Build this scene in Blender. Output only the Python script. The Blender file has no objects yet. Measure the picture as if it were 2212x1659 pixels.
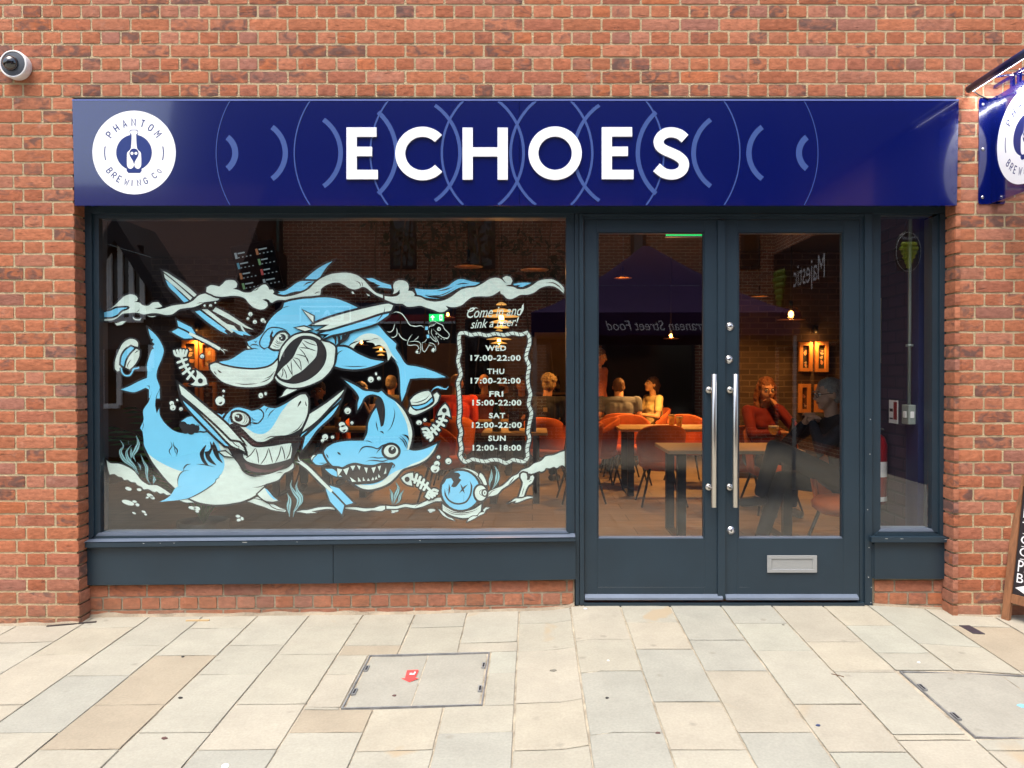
import bpy, bmesh, math, random
from mathutils import Vector, Matrix, noise
from mathutils.geometry import tessellate_polygon
R = math.radians
rnd = random.Random(7)
SC = bpy.context.scene
COL = SC.collection

# ------------------------------------------------------------------ camera
CAM = Vector((0.0, -4.43, 1.374)); FPX = 1660.0; CX = 1150.0; CY = 827.0; TILT = R(0.75)
cam_d = bpy.data.cameras.new('camera'); cam = bpy.data.objects.new('camera', cam_d); COL.objects.link(cam)
cam.location = CAM; cam.rotation_euler = (R(90) - TILT, 0, 0)
cam_d.sensor_width = 36.0; cam_d.lens = FPX / 2212.0 * 36.0
cam_d.shift_x = -(CX - 1106.0) / 2212.0; cam_d.shift_y = (CY - 829.5) / 2212.0
cam_d.clip_start = 0.05; cam_d.clip_end = 500
SC.camera = cam
# ------------------------------------------------------------------ world, sun, exposure
world = bpy.data.worlds.new('World'); SC.world = world; world.use_nodes = True
wn = world.node_tree; bg = wn.nodes['Background']
sky = wn.nodes.new('ShaderNodeTexSky'); sky.sky_type = 'NISHITA'; sky.sun_disc = False
SUN_EL, SUN_ROT = R(67), R(205)
sky.sun_elevation = SUN_EL; sky.sun_rotation = SUN_ROT; sky.air_density = 1.2; sky.dust_density = 4.0
wn.links.new(sky.outputs[0], bg.inputs[0]); bg.inputs[1].default_value = 0.15
sun_d = bpy.data.lights.new('sun', 'SUN'); sun_d.energy = 1.5; sun_d.angle = R(38); sun_d.color = (1.0, 0.95, 0.88)
sun = bpy.data.objects.new('sun', sun_d); COL.objects.link(sun)
_d = Vector((math.sin(SUN_ROT) * math.cos(SUN_EL), math.cos(SUN_ROT) * math.cos(SUN_EL), math.sin(SUN_EL)))
sun.rotation_euler = _d.to_track_quat('Z', 'Y').to_euler(); sun.location = (-3, -6, 9)
SC.view_settings.view_transform = 'Standard'; SC.view_settings.look = 'None'
SC.view_settings.exposure = 1.22; SC.view_settings.gamma = 1.0
SC.render.engine = 'CYCLES'
cy = SC.cycles; cy.max_bounces = 8; cy.diffuse_bounces = 3; cy.glossy_bounces = 3; cy.transmission_bounces = 4
cy.transparent_max_bounces = 12; cy.caustics_reflective = False; cy.caustics_refractive = False
cy.sample_clamp_indirect = 4.0; cy.blur_glossy = 0.5
cy.use_denoising = True
try: cy.denoiser = 'OPENIMAGEDENOISE'
except Exception: pass

# ------------------------------------------------------------------ pixel helpers (2212 x 1659 picture)
def ray(px, py):
    a = (px - CX) / FPX; b = -(py - CY) / FPX
    c, s = math.cos(TILT), math.sin(TILT)
    return Vector((a, c + b * s, -s + b * c))
def P(px, py, y=0.0):
    d = ray(px, py); t = (y - CAM.y) / d.y
    return CAM + d * t
def PX(px, py, x):
    d = ray(px, py); return CAM + d * ((x - CAM.x) / d.x)

# ------------------------------------------------------------------ objects
def tag(o, label=None, cat=None, group=None, kind=None):
    if label: o['label'] = label
    if cat: o['category'] = cat
    if group: o['group'] = group
    if kind: o['kind'] = kind
    return o
def empty(name, loc=(0, 0, 0), rz=0.0, label=None, cat=None, group=None, parent=None):
    o = bpy.data.objects.new(name, None); COL.objects.link(o); o.empty_display_size = 0.1
    o.location = loc; o.rotation_euler = (0, 0, rz)
    if parent: o.parent = parent
    return tag(o, label, cat, group)
class MB:
    """collects geometry for one mesh object"""
    def __init__(s): s.v = []; s.f = []; s.m = []; s.sm = []; s.c = None; s.mats = []
    def mi(s, mat):
        if mat not in s.mats: s.mats.append(mat)
        return s.mats.index(mat)
    def add(s, vs, fs, mat, smooth=False, col=None):
        b = len(s.v); i = s.mi(mat)
        s.v += [tuple(v) for v in vs]
        for f in fs: s.f.append([b + k for k in f]); s.m.append(i); s.sm.append(smooth)
        if col is not None:
            if s.c is None: s.c = [(1, 1, 1, 1)] * b
            s.c += [col] * len(vs)
        elif s.c is not None: s.c += [(1, 1, 1, 1)] * len(vs)
    def box(s, a, b, mat, bev=0.0, col=None):
        x0, y0, z0 = [min(a[i], b[i]) for i in range(3)]; x1, y1, z1 = [max(a[i], b[i]) for i in range(3)]
        if bev <= 0:
            vs = [(x0,y0,z0),(x1,y0,z0),(x1,y1,z0),(x0,y1,z0),(x0,y0,z1),(x1,y0,z1),(x1,y1,z1),(x0,y1,z1)]
            s.add(vs, [(0,3,2,1),(4,5,6,7),(0,1,5,4),(1,2,6,5),(2,3,7,6),(3,0,4,7)], mat, False, col); return
        bm = bmesh.new(); bmesh.ops.create_cube(bm, size=1)
        for v in bm.verts: v.co = Vector(((x0+x1)/2 + v.co.x*(x1-x0), (y0+y1)/2 + v.co.y*(y1-y0), (z0+z1)/2 + v.co.z*(z1-z0)))
        bmesh.ops.bevel(bm, geom=bm.edges[:], offset=bev, segments=2, affect='EDGES', profile=0.5)
        s.bm(bm, mat, False, col)
    def bm(s, bm, mat, smooth=False, col=None, M=None):
        bm.verts.index_update()
        s.add([(M @ v.co if M else v.co) for v in bm.verts], [[v.index for v in f.verts] for f in bm.faces], mat, smooth, col)
        bm.free()
    def hexa(s, q0, q1, mat):
        """two quads (front, back) of 4 points each joined into a solid"""
        s.add(list(q0) + list(q1), [(0,1,2,3),(7,6,5,4),(0,4,5,1),(1,5,6,2),(2,6,7,3),(3,7,4,0)], mat)
    def tube(s, pts, r, mat, n=10, caps=True, rs=None, smooth=True):
        pts = [Vector(p) for p in pts]; N = len(pts); vs = []; fs = []
        t0 = (pts[1] - pts[0]).normalized()
        up = Vector((0, 0, 1)) if abs(t0.z) < 0.9 else Vector((1, 0, 0))
        nrm = t0.cross(up).normalized()
        for i, p in enumerate(pts):
            t = (pts[min(i+1, N-1)] - pts[max(i-1, 0)]).normalized()
            nrm = (nrm - t * nrm.dot(t)).normalized(); bn = t.cross(nrm)
            rr = rs[i] if rs else r
            for k in range(n):
                a = 2*math.pi*k/n; vs.append(p + (nrm*math.cos(a) + bn*math.sin(a))*rr)
        for i in range(N-1):
            for k in range(n):
                k2 = (k+1) % n; fs.append((i*n+k, i*n+k2, (i+1)*n+k2, (i+1)*n+k))
        if caps: fs.append(list(range(n))[::-1]); fs.append([(N-1)*n+k for k in range(n)])
        s.add(vs, fs, mat, smooth)
    def lathe(s, prof, c, mat, n=24, axis='z', smooth=True, sx=1, sy=1, closed=True):
        vs = []; fs = []; c = Vector(c); m = len(prof)
        for (r, h) in prof:
            for k in range(n):
                a = 2*math.pi*k/n; p = (r*math.cos(a)*sx, r*math.sin(a)*sy, h)
                if axis == 'y': p = (p[0], h, p[1])
                if axis == 'x': p = (h, p[0], p[1])
                vs.append(c + Vector(p))
        for i in range(m-1):
            for k in range(n):
                k2 = (k+1) % n; fs.append((i*n+k, i*n+k2, (i+1)*n+k2, (i+1)*n+k))
        if closed: fs.append(list(range(n))[::-1]); fs.append([(m-1)*n+k for k in range(n)])
        s.add(vs, fs, mat, smooth)
    def ball(s, c, r, mat, sx=1, sy=1, sz=1, n=12, M=None):
        bm = bmesh.new(); bmesh.ops.create_uvsphere(bm, u_segments=n+4, v_segments=n, radius=r)
        T = Matrix.Translation(Vector(c)) @ (M or Matrix.Identity(4)) @ Matrix.Diagonal((sx, sy, sz, 1))
        s.bm(bm, mat, True, None, T)
    def poly(s, pts3, mat):
        """flat polygon from 3d points, tessellated"""
        tris = tessellate_polygon([[Vector(p) for p in pts3]])
        s.add(pts3, tris, mat)
    def build(s, name, parent=None, label=None, cat=None, group=None, kind=None, loc=None, rz=0):
        me = bpy.data.meshes.new(name); me.from_pydata(s.v, [], s.f)
        for m in s.mats: me.materials.append(m)
        me.polygons.foreach_set('material_index', s.m); me.polygons.foreach_set('use_smooth', s.sm)
        if s.c is not None:
            ca = me.color_attributes.new('tint', 'FLOAT_COLOR', 'POINT')
            ca.data.foreach_set('color', [x for c in s.c for x in c])
        me.update()
        o = bpy.data.objects.new(name, me); COL.objects.link(o)
        if loc is not None: o.location = loc; o.rotation_euler = (0, 0, rz)
        if parent: o.parent = parent
        return tag(o, label, cat, group, kind)

# ------------------------------------------------------------------ materials
def srgb(r, g, b):
    f = lambda c: (c/255/12.92) if c/255 <= 0.04045 else ((c/255 + 0.055)/1.055)**2.4
    return (f(r), f(g), f(b), 1)
def mat(name, col, rough=0.6, metal=0.0, spec=0.5, emit=None, es=0.0, coat=0.0, bump=0.0, bscale=40, var=0.0, vscale=6, aniso=None, varcol=None):
    m = bpy.data.materials.new(name); m.use_nodes = True; nt = m.node_tree; n = nt.nodes; l = nt.links
    b = n['Principled BSDF']; col = tuple(col[:3]) + (1,)
    b.inputs['Base Color'].default_value = col; b.inputs['Roughness'].default_value = rough; b.inputs['Metallic'].default_value = metal
    b.inputs['Specular IOR Level'].default_value = spec
    if coat: b.inputs['Coat Weight'].default_value = coat; b.inputs['Coat Roughness'].default_value = 0.05
    if emit: b.inputs['Emission Color'].default_value = tuple(emit[:3]) + (1,); b.inputs['Emission Strength'].default_value = es
    if var or bump:
        tc = n.new('ShaderNodeTexCoord')
        mp = n.new('ShaderNodeMapping'); l.new(tc.outputs['Object'], mp.inputs[0])
        if aniso: mp.inputs['Scale'].default_value = aniso
    if var:
        nz = n.new('ShaderNodeTexNoise'); nz.inputs['Scale'].default_value = vscale; nz.inputs['Detail'].default_value = 6; nz.inputs['Roughness'].default_value = 0.6
        l.new(mp.outputs[0], nz.inputs[0])
        mr = n.new('ShaderNodeMapRange'); mr.inputs[1].default_value = 0.3; mr.inputs[2].default_value = 0.7
        l.new(nz.outputs[0], mr.inputs[0])
        mx = n.new('ShaderNodeMix'); mx.data_type = 'RGBA'
        mx.inputs[6].default_value = tuple(c*(1-var) for c in col[:3]) + (1,)
        mx.inputs[7].default_value = varcol if varcol else tuple(min(1, c*(1+var)) for c in col[:3]) + (1,)
        l.new(mr.outputs[0], mx.inputs[0]); l.new(mx.outputs[2], b.inputs['Base Color'])
    if bump:
        n2 = n.new('ShaderNodeTexNoise'); n2.inputs['Scale'].default_value = bscale; n2.inputs['Detail'].default_value = 5
        l.new(mp.outputs[0], n2.inputs[0])
        bp = n.new('ShaderNodeBump'); bp.inputs['Strength'].default_value = bump; bp.inputs['Distance'].default_value = 0.01
        l.new(n2.outputs[0], bp.inputs['Height']); l.new(bp.outputs[0], b.inputs['Normal'])
    return m
def glass_mat(name, ior=1.7, tint=(1, 1, 1), rough=0.0):
    m = bpy.data.materials.new(name); m.use_nodes = True; nt = m.node_tree; n = nt.nodes; l = nt.links
    for x in list(n): n.remove(x)
    out = n.new('ShaderNodeOutputMaterial'); mx = n.new('ShaderNodeMixShader'); fr = n.new('ShaderNodeFresnel'); fr.inputs[0].default_value = ior
    tr = n.new('ShaderNodeBsdfTransparent'); tr.inputs[0].default_value = tuple(tint) + (1,)
    gl = n.new('ShaderNodeBsdfGlossy'); gl.inputs['Roughness'].default_value = rough
    ge = n.new('ShaderNodeNewGeometry'); inv = n.new('ShaderNodeMath'); inv.operation = 'SUBTRACT'; inv.inputs[0].default_value = 1.0; l.new(ge.outputs['Backfacing'], inv.inputs[1])
    mu = n.new('ShaderNodeMath'); mu.operation = 'MULTIPLY'; l.new(fr.outputs[0], mu.inputs[0]); l.new(inv.outputs[0], mu.inputs[1])
    l.new(mu.outputs[0], mx.inputs[0]); l.new(tr.outputs[0], mx.inputs[1]); l.new(gl.outputs[0], mx.inputs[2]); l.new(mx.outputs[0], out.inputs[0])
    return m
def clear_mat(name, tint=(1, 1, 1)):
    m = bpy.data.materials.new(name); m.use_nodes = True; n = m.node_tree.nodes
    for x in list(n): n.remove(x)
    out = n.new('ShaderNodeOutputMaterial'); tr = n.new('ShaderNodeBsdfTransparent'); tr.inputs[0].default_value = tuple(tint) + (1,)
    m.node_tree.links.new(tr.outputs[0], out.inputs[0]); return m
def brick_mat():
    m = bpy.data.materials.new('red_brick'); m.use_nodes = True; nt = m.node_tree; n = nt.nodes; l = nt.links
    b = n['Principled BSDF']; b.inputs['Roughness'].default_value = 0.9; b.inputs['Specular IOR Level'].default_value = 0.2
    at = n.new('ShaderNodeVertexColor'); at.layer_name = 'tint'
    geo = n.new('ShaderNodeTexCoord')
    mp = n.new('ShaderNodeMapping'); mp.inputs['Scale'].default_value = (1, 1, 1.6); l.new(geo.outputs['Object'], mp.inputs[0])
    # soft mottling
    n1 = n.new('ShaderNodeTexNoise'); n1.inputs['Scale'].default_value = 28; n1.inputs['Detail'].default_value = 7; n1.inputs['Roughness'].default_value = 0.65
    l.new(mp.outputs[0], n1.inputs[0])
    r1 = n.new('ShaderNodeMapRange'); r1.inputs[1].default_value = 0.32; r1.inputs[2].default_value = 0.7; r1.inputs[3].default_value = 0.72; r1.inputs[4].default_value = 1.25
    l.new(n1.outputs[0], r1.inputs[0])
    mul = n.new('ShaderNodeMix'); mul.data_type = 'RGBA'; mul.blend_type = 'MULTIPLY'; mul.inputs[0].default_value = 1
    l.new(at.outputs['Color'], mul.inputs[6]); l.new(r1.outputs[0], mul.inputs[7])
    # dark fired streaks, amount from alpha
    n2 = n.new('ShaderNodeTexNoise'); n2.inputs['Scale'].default_value = 13; n2.inputs['Detail'].default_value = 5; n2.inputs['Distortion'].default_value = 1.2
    l.new(mp.outputs[0], n2.inputs[0])
    ad = n.new('ShaderNodeMath'); ad.operation = 'ADD'; l.new(n2.outputs[0], ad.inputs[0]); l.new(at.outputs['Alpha'], ad.inputs[1])
    r2 = n.new('ShaderNodeMapRange'); r2.inputs[1].default_value = 0.92; r2.inputs[2].default_value = 1.12; r2.inputs[4].default_value = 0.75
    l.new(ad.outputs[0], r2.inputs[0])
    m2 = n.new('ShaderNodeMix'); m2.data_type = 'RGBA'; m2.inputs[7].default_value = (0.085, 0.062, 0.06, 1)
    l.new(r2.outputs[0], m2.inputs[0]); l.new(mul.outputs[2], m2.inputs[6])
    # thin dark drag lines
    mp3 = n.new('ShaderNodeMapping'); mp3.inputs['Scale'].default_value = (9, 9, 60); l.new(geo.outputs['Object'], mp3.inputs[0])
    n3 = n.new('ShaderNodeTexNoise'); n3.inputs['Scale'].default_value = 1.0; n3.inputs['Detail'].default_value = 4; n3.inputs['Distortion'].default_value = 1.6
    l.new(mp3.outputs[0], n3.inputs[0])
    r3 = n.new('ShaderNodeMapRange'); r3.inputs[1].default_value = 0.66; r3.inputs[2].default_value = 0.72; r3.inputs[4].default_value = 0.6; l.new(n3.outputs[0], r3.inputs[0])
    m3 = n.new('ShaderNodeMix'); m3.data_type = 'RGBA'; m3.inputs[7].default_value = (0.1, 0.045, 0.03, 1)
    l.new(r3.outputs[0], m3.inputs[0]); l.new(m2.outputs[2], m3.inputs[6])
    # pale lime bloom
    n4 = n.new('ShaderNodeTexNoise'); n4.inputs['Scale'].default_value = 7; n4.inputs['Detail'].default_value = 8; n4.inputs['Roughness'].default_value = 0.7
    l.new(geo.outputs['Object'], n4.inputs[0])
    r4 = n.new('ShaderNodeMapRange'); r4.inputs[1].default_value = 0.58; r4.inputs[2].default_value = 0.8; r4.inputs[4].default_value = 0.45; l.new(n4.outputs[0], r4.inputs[0])
    m4 = n.new('ShaderNodeMix'); m4.data_type = 'RGBA'; m4.inputs[7].default_value = (0.56, 0.36, 0.28, 1)
    l.new(r4.outputs[0], m4.inputs[0]); l.new(m3.outputs[2], m4.inputs[6])
    # splash dirt and salts in an uneven band above the ground
    sp = n.new('ShaderNodeSeparateXYZ'); l.new(geo.outputs['Object'], sp.inputs[0])
    az = n.new('ShaderNodeMath'); az.operation = 'MULTIPLY_ADD'; az.inputs[1].default_value = 0.45; l.new(n4.outputs[0], az.inputs[0]); l.new(sp.outputs[2], az.inputs[2])
    rz_ = n.new('ShaderNodeMapRange'); rz_.inputs[1].default_value = 0.10; rz_.inputs[2].default_value = 0.36; rz_.inputs[3].default_value = 0.6; rz_.inputs[4].default_value = 0.0; l.new(az.outputs[0], rz_.inputs[0])
    m5 = n.new('ShaderNodeMix'); m5.data_type = 'RGBA'; m5.inputs[7].default_value = (0.27, 0.17, 0.115, 1)
    l.new(rz_.outputs[0], m5.inputs[0]); l.new(m4.outputs[2], m5.inputs[6]); l.new(m5.outputs[2], b.inputs['Base Color'])
    bp = n.new('ShaderNodeBump'); bp.inputs['Strength'].default_value = 0.7; bp.inputs['Distance'].default_value = 0.006
    l.new(n1.outputs[0], bp.inputs['Height'])
    bp2 = n.new('ShaderNodeBump'); bp2.inputs['Strength'].default_value = 0.6; bp2.inputs['Distance'].default_value = 0.004; bp2.invert = True
    l.new(r3.outputs[0], bp2.inputs['Height']); l.new(bp.outputs[0], bp2.inputs['Normal']); l.new(bp2.outputs[0], b.inputs['Normal'])
    return m
def slab_mat():
    m = bpy.data.materials.new('sandstone_slab'); m.use_nodes = True; nt = m.node_tree; n = nt.nodes; l = nt.links
    b = n['Principled BSDF']; b.inputs['Roughness'].default_value = 0.8; b.inputs['Specular IOR Level'].default_value = 0.3
    at = n.new('ShaderNodeVertexColor'); at.layer_name = 'tint'; tc = n.new('ShaderNodeTexCoord')
    n1 = n.new('ShaderNodeTexNoise'); n1.inputs['Scale'].default_value = 5; n1.inputs['Detail'].default_value = 8; n1.inputs['Roughness'].default_value = 0.62
    l.new(tc.outputs['Object'], n1.inputs[0])
    r1 = n.new('ShaderNodeMapRange'); r1.inputs[1].default_value = 0.3; r1.inputs[2].default_value = 0.72; r1.inputs[3].default_value = 0.90; r1.inputs[4].default_value = 1.09
    l.new(n1.outputs[0], r1.inputs[0])
    mul = n.new('ShaderNodeMix'); mul.data_type = 'RGBA'; mul.blend_type = 'MULTIPLY'; mul.inputs[0].default_value = 1
    ng = n.new('ShaderNodeTexNoise'); ng.inputs['Scale'].default_value = 95; ng.inputs['Detail'].default_value = 4; l.new(tc.outputs['Object'], ng.inputs[0])
    rg = n.new('ShaderNodeMapRange'); rg.inputs[1].default_value = 0.3; rg.inputs[2].default_value = 0.7; rg.inputs[3].default_value = 0.93; rg.inputs[4].default_value = 1.07; l.new(ng.outputs[0], rg.inputs[0])
    mgm = n.new('ShaderNodeMath'); mgm.operation = 'MULTIPLY'; l.new(r1.outputs[0], mgm.inputs[0]); l.new(rg.outputs[0], mgm.inputs[1])
    l.new(at.outputs['Color'], mul.inputs[6]); l.new(mgm.outputs[0], mul.inputs[7])
    # darker blotches (old gum, damp)
    n2 = n.new('ShaderNodeTexVoronoi'); n2.inputs['Scale'].default_value = 5.0; n2.inputs['Randomness'].default_value = 1
    l.new(tc.outputs['Object'], n2.inputs[0])
    nd = n.new('ShaderNodeTexNoise'); nd.inputs['Scale'].default_value = 30; l.new(tc.outputs['Object'], nd.inputs[0])
    a2 = n.new('ShaderNodeMath'); a2.operation = 'MULTIPLY_ADD'; a2.inputs[1].default_value = 0.16; l.new(nd.outputs[0], a2.inputs[0]); l.new(n2.outputs['Distance'], a2.inputs[2])
    r2 = n.new('ShaderNodeMapRange'); r2.inputs[1].default_value = 0.12; r2.inputs[2].default_value = 0.19; r2.inputs[3].default_value = 0.62; r2.inputs[4].default_value = 0.0
    l.new(a2.outputs[0], r2.inputs[0])
    m2 = n.new('ShaderNodeMix'); m2.data_type = 'RGBA'; m2.inputs[7].default_value = (0.22, 0.205, 0.165, 1)
    l.new(r2.outputs[0], m2.inputs[0]); l.new(mul.outputs[2], m2.inputs[6])
    # faint iron bands in the stone, amount from alpha
    w = n.new('ShaderNodeTexNoise'); w.inputs['Scale'].default_value = 2.1; w.inputs['Detail'].default_value = 3; w.inputs['Distortion'].default_value = 0.6
    l.new(tc.outputs['Object'], w.inputs[0])
    aw = n.new('ShaderNodeMath'); aw.operation = 'ADD'; l.new(w.outputs[0], aw.inputs[0]); l.new(at.outputs['Alpha'], aw.inputs[1])
    rw = n.new('ShaderNodeMapRange'); rw.inputs[1].default_value = 1.0; rw.inputs[2].default_value = 1.05; rw.inputs[4].default_value = 0.8; l.new(aw.outputs[0], rw.inputs[0])
    m3 = n.new('ShaderNodeMix'); m3.data_type = 'RGBA'; m3.inputs[7].default_value = (0.36, 0.285, 0.185, 1)
    l.new(rw.outputs[0], m3.inputs[0]); l.new(m2.outputs[2], m3.inputs[6]); l.new(m3.outputs[2], b.inputs['Base Color'])
    n5 = n.new('ShaderNodeTexNoise'); n5.inputs['Scale'].default_value = 34; n5.inputs['Detail'].default_value = 10; n5.inputs['Roughness'].default_value = 0.7; l.new(tc.outputs['Object'], n5.inputs[0])
    bp = n.new('ShaderNodeBump'); bp.inputs['Strength'].default_value = 0.35; bp.inputs['Distance'].default_value = 0.006
    l.new(n5.outputs[0], bp.inputs['Height']); l.new(bp.outputs[0], b.inputs['Normal'])
    return m
def brickwork_mat(name, c1, c2, mortar, scale=1.0):
    """flat procedural brickwork for the far walls"""
    m = bpy.data.materials.new(name); m.use_nodes = True; nt = m.node_tree; n = nt.nodes; l = nt.links
    b = n['Principled BSDF']; b.inputs['Roughness'].default_value = 0.9
    tc = n.new('ShaderNodeTexCoord'); sp = n.new('ShaderNodeSeparateXYZ'); l.new(tc.outputs['Object'], sp.inputs[0])
    ad = n.new('ShaderNodeMath'); ad.operation = 'ADD'; l.new(sp.outputs[0], ad.inputs[0]); l.new(sp.outputs[1], ad.inputs[1])
    cb = n.new('ShaderNodeCombineXYZ'); l.new(ad.outputs[0], cb.inputs[0]); l.new(sp.outputs[2], cb.inputs[1])
    br = n.new('ShaderNodeTexBrick'); br.inputs['Color1'].default_value = c1; br.inputs['Color2'].default_value = c2; br.inputs['Mortar'].default_value = mortar
    br.inputs['Scale'].default_value = scale; br.inputs['Brick Width'].default_value = 0.225; br.inputs['Row Height'].default_value = 0.075
    br.inputs['Mortar Size'].default_value = 0.009; br.inputs['Mortar Smooth'].default_value = 0.3; br.inputs['Bias'].default_value = 0.0
    l.new(cb.outputs[0], br.inputs[0])
    nz = n.new('ShaderNodeTexNoise'); nz.inputs['Scale'].default_value = 3; nz.inputs['Detail'].default_value = 6; l.new(tc.outputs['Object'], nz.inputs[0])
    r1 = n.new('ShaderNodeMapRange'); r1.inputs[3].default_value = 0.5; r1.inputs[4].default_value = 1.5; l.new(nz.outputs[0], r1.inputs[0])
    mul = n.new('ShaderNodeMix'); mul.data_type = 'RGBA'; mul.blend_type = 'MULTIPLY'; mul.inputs[0].default_value = 1
    l.new(br.outputs[0], mul.inputs[6]); l.new(r1.outputs[0], mul.inputs[7]); l.new(mul.outputs[2], b.inputs['Base Color'])
    bp = n.new('ShaderNodeBump'); bp.inputs['Strength'].default_value = 0.6; bp.inputs['Distance'].default_value = 0.008; bp.invert = True
    l.new(br.outputs['Fac'], bp.inputs['Height']); l.new(bp.outputs[0], b.inputs['Normal'])
    return m

M = {}
M['brick'] = brick_mat()
M['mortar'] = mat('lime_mortar', (0.47, 0.37, 0.225), 0.95, bump=0.8, bscale=150, var=0.18, vscale=9)
M['mortar_dirty'] = mat('dirty_mortar', (0.30, 0.25, 0.18), 0.95, bump=0.8, bscale=150, var=0.3, vscale=7)
M['render_wall'] = mat('blockwork', (0.2, 0.17, 0.14), 0.9, var=0.1)
M['paint'] = mat('anthracite_paint', (0.015, 0.031, 0.046), 0.38, spec=0.5, var=0.10, vscale=3, bump=0.05, bscale=180)
M['paint_light'] = mat('worn_aluminium_trim', (0.16, 0.20, 0.27), 0.35, metal=0.3, var=0.1)
M['dark_gap'] = mat('dark_rubber', (0.006, 0.006, 0.008), 0.9)
M['navy'] = mat('glossy_navy_panel', (0.0003, 0.0042, 0.088), 0.15, spec=0.8, coat=1.0)
M['arc'] = mat('pale_blue_print', (0.045, 0.085, 0.27), 0.3)
M['letter'] = mat('white_acrylic', (0.88, 0.90, 0.92), 0.3)
M['steel'] = mat('brushed_steel', (0.62, 0.60, 0.56), 0.28, metal=1.0, var=0.08, vscale=80, aniso=(1, 1, 0.05))
M['alu'] = mat('satin_aluminium', (0.42, 0.44, 0.45), 0.4, metal=0.55)
M['chrome'] = mat('lock_chrome', (0.72, 0.72, 0.74), 0.22, metal=0.9)
M['black'] = mat('black_metal', (0.012, 0.012, 0.013), 0.45)
M['slab'] = slab_mat()
M['bed'] = mat('sandy_joint', (0.40, 0.35, 0.265), 0.95, bump=1.0, bscale=120, var=0.4, vscale=10)
M['galv'] = mat('galvanised_frame', (0.30, 0.31, 0.32), 0.5, metal=0.6, var=0.3, vscale=20)
M['red_paint'] = mat('red_spray_paint', (0.62, 0.06, 0.055), 0.8, var=0.1, vscale=30)
M['wood'] = mat('pine_wood', (0.22, 0.095, 0.04), 0.65, var=0.35, vscale=9, aniso=(6, 6, 0.6), bump=0.2, bscale=30)
M['chalkboard'] = mat('chalkboard', (0.012, 0.008, 0.010), 0.55)
M['chalk'] = mat('chalk_pen', (0.75, 0.76, 0.78), 0.8)
M['white_plastic'] = mat('white_plastic', (0.75, 0.75, 0.75), 0.4)
M['dome'] = mat('smoked_dome', (0.01, 0.01, 0.012), 0.06, spec=0.8, coat=0.6)
M['m_white'] = mat('white_window_paint', (0.60, 0.74, 0.69), 0.75, var=0.11, vscale=9, aniso=(1, 1, 2.5), bump=0.15, bscale=60)
M['m_blue'] = mat('blue_window_paint', (0.17, 0.59, 0.88), 0.7, var=0.05, vscale=5)
M['m_black'] = mat('black_window_paint', (0.004, 0.005, 0.008), 0.6)
M['m_teal'] = mat('teal_window_paint', (0.24, 0.50, 0.54), 0.7, var=0.05, vscale=8)
M['m_maroon'] = mat('maroon_window_paint', (0.012, 0.007, 0.008), 0.7, var=0.3, vscale=14)
M['m_gum'] = mat('pink_window_paint', (0.075, 0.028, 0.032), 0.7, var=0.3, vscale=14)
M['glass'] = glass_mat('window_glass', 2.2, (0.93, 0.95, 0.94))
M['glass_back'] = clear_mat('glass_inner_face')

# ------------------------------------------------------------------ text
_tcache = {}
def text_geo(s, size=1.0, shear=0.0, bold=0.0, space=1.0):
    k = (s, shear, bold, space)
    if k not in _tcache:
        cu = bpy.data.curves.new('t', 'FONT'); cu.body = s; cu.size = 1.0; cu.shear = shear; cu.offset = bold; cu.space_character = space
        cu.align_x = 'LEFT'; cu.resolution_u = 3
        o = bpy.data.objects.new('t', cu); COL.objects.link(o)
        dg = bpy.context.evaluated_depsgraph_get(); me = bpy.data.meshes.new_from_object(o.evaluated_get(dg))
        vs = [(v.co.x, v.co.y) for v in me.vertices]; fs = [list(p.vertices) for p in me.polygons]
        bpy.data.objects.remove(o); bpy.data.curves.remove(cu); bpy.data.meshes.remove(me)
        if vs:
            x0 = min(v[0] for v in vs); x1 = max(v[0] for v in vs); y0 = min(v[1] for v in vs); y1 = max(v[1] for v in vs)
        else: x0 = x1 = y0 = y1 = 0
        _tcache[k] = (vs, fs, x0, x1, y0, y1)
    return _tcache[k]
def put_text(mb, s, mat_, fn, w=None, h=None, cx=0, cy=0, shear=0.0, bold=0.0, space=1.0, left=None):
    """fit text in a w x h box centred at cx,cy of a 2d frame (y up); fn maps (x,y)->3d"""
    vs, fs, x0, x1, y0, y1 = text_geo(s, 1, shear, bold, space)
    if not vs: return
    sy = (h/(y1-y0)) if h else None; sx = (w/(x1-x0)) if w else sy
    if sy is None: sy = sx
    ox = cx if left is None else left + (x1-x0)*sx/2
    mb.add([fn(ox + (v[0]-(x0+x1)/2)*sx, cy + (v[1]-(y0+y1)/2)*sy) for v in vs], fs, mat_)
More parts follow.
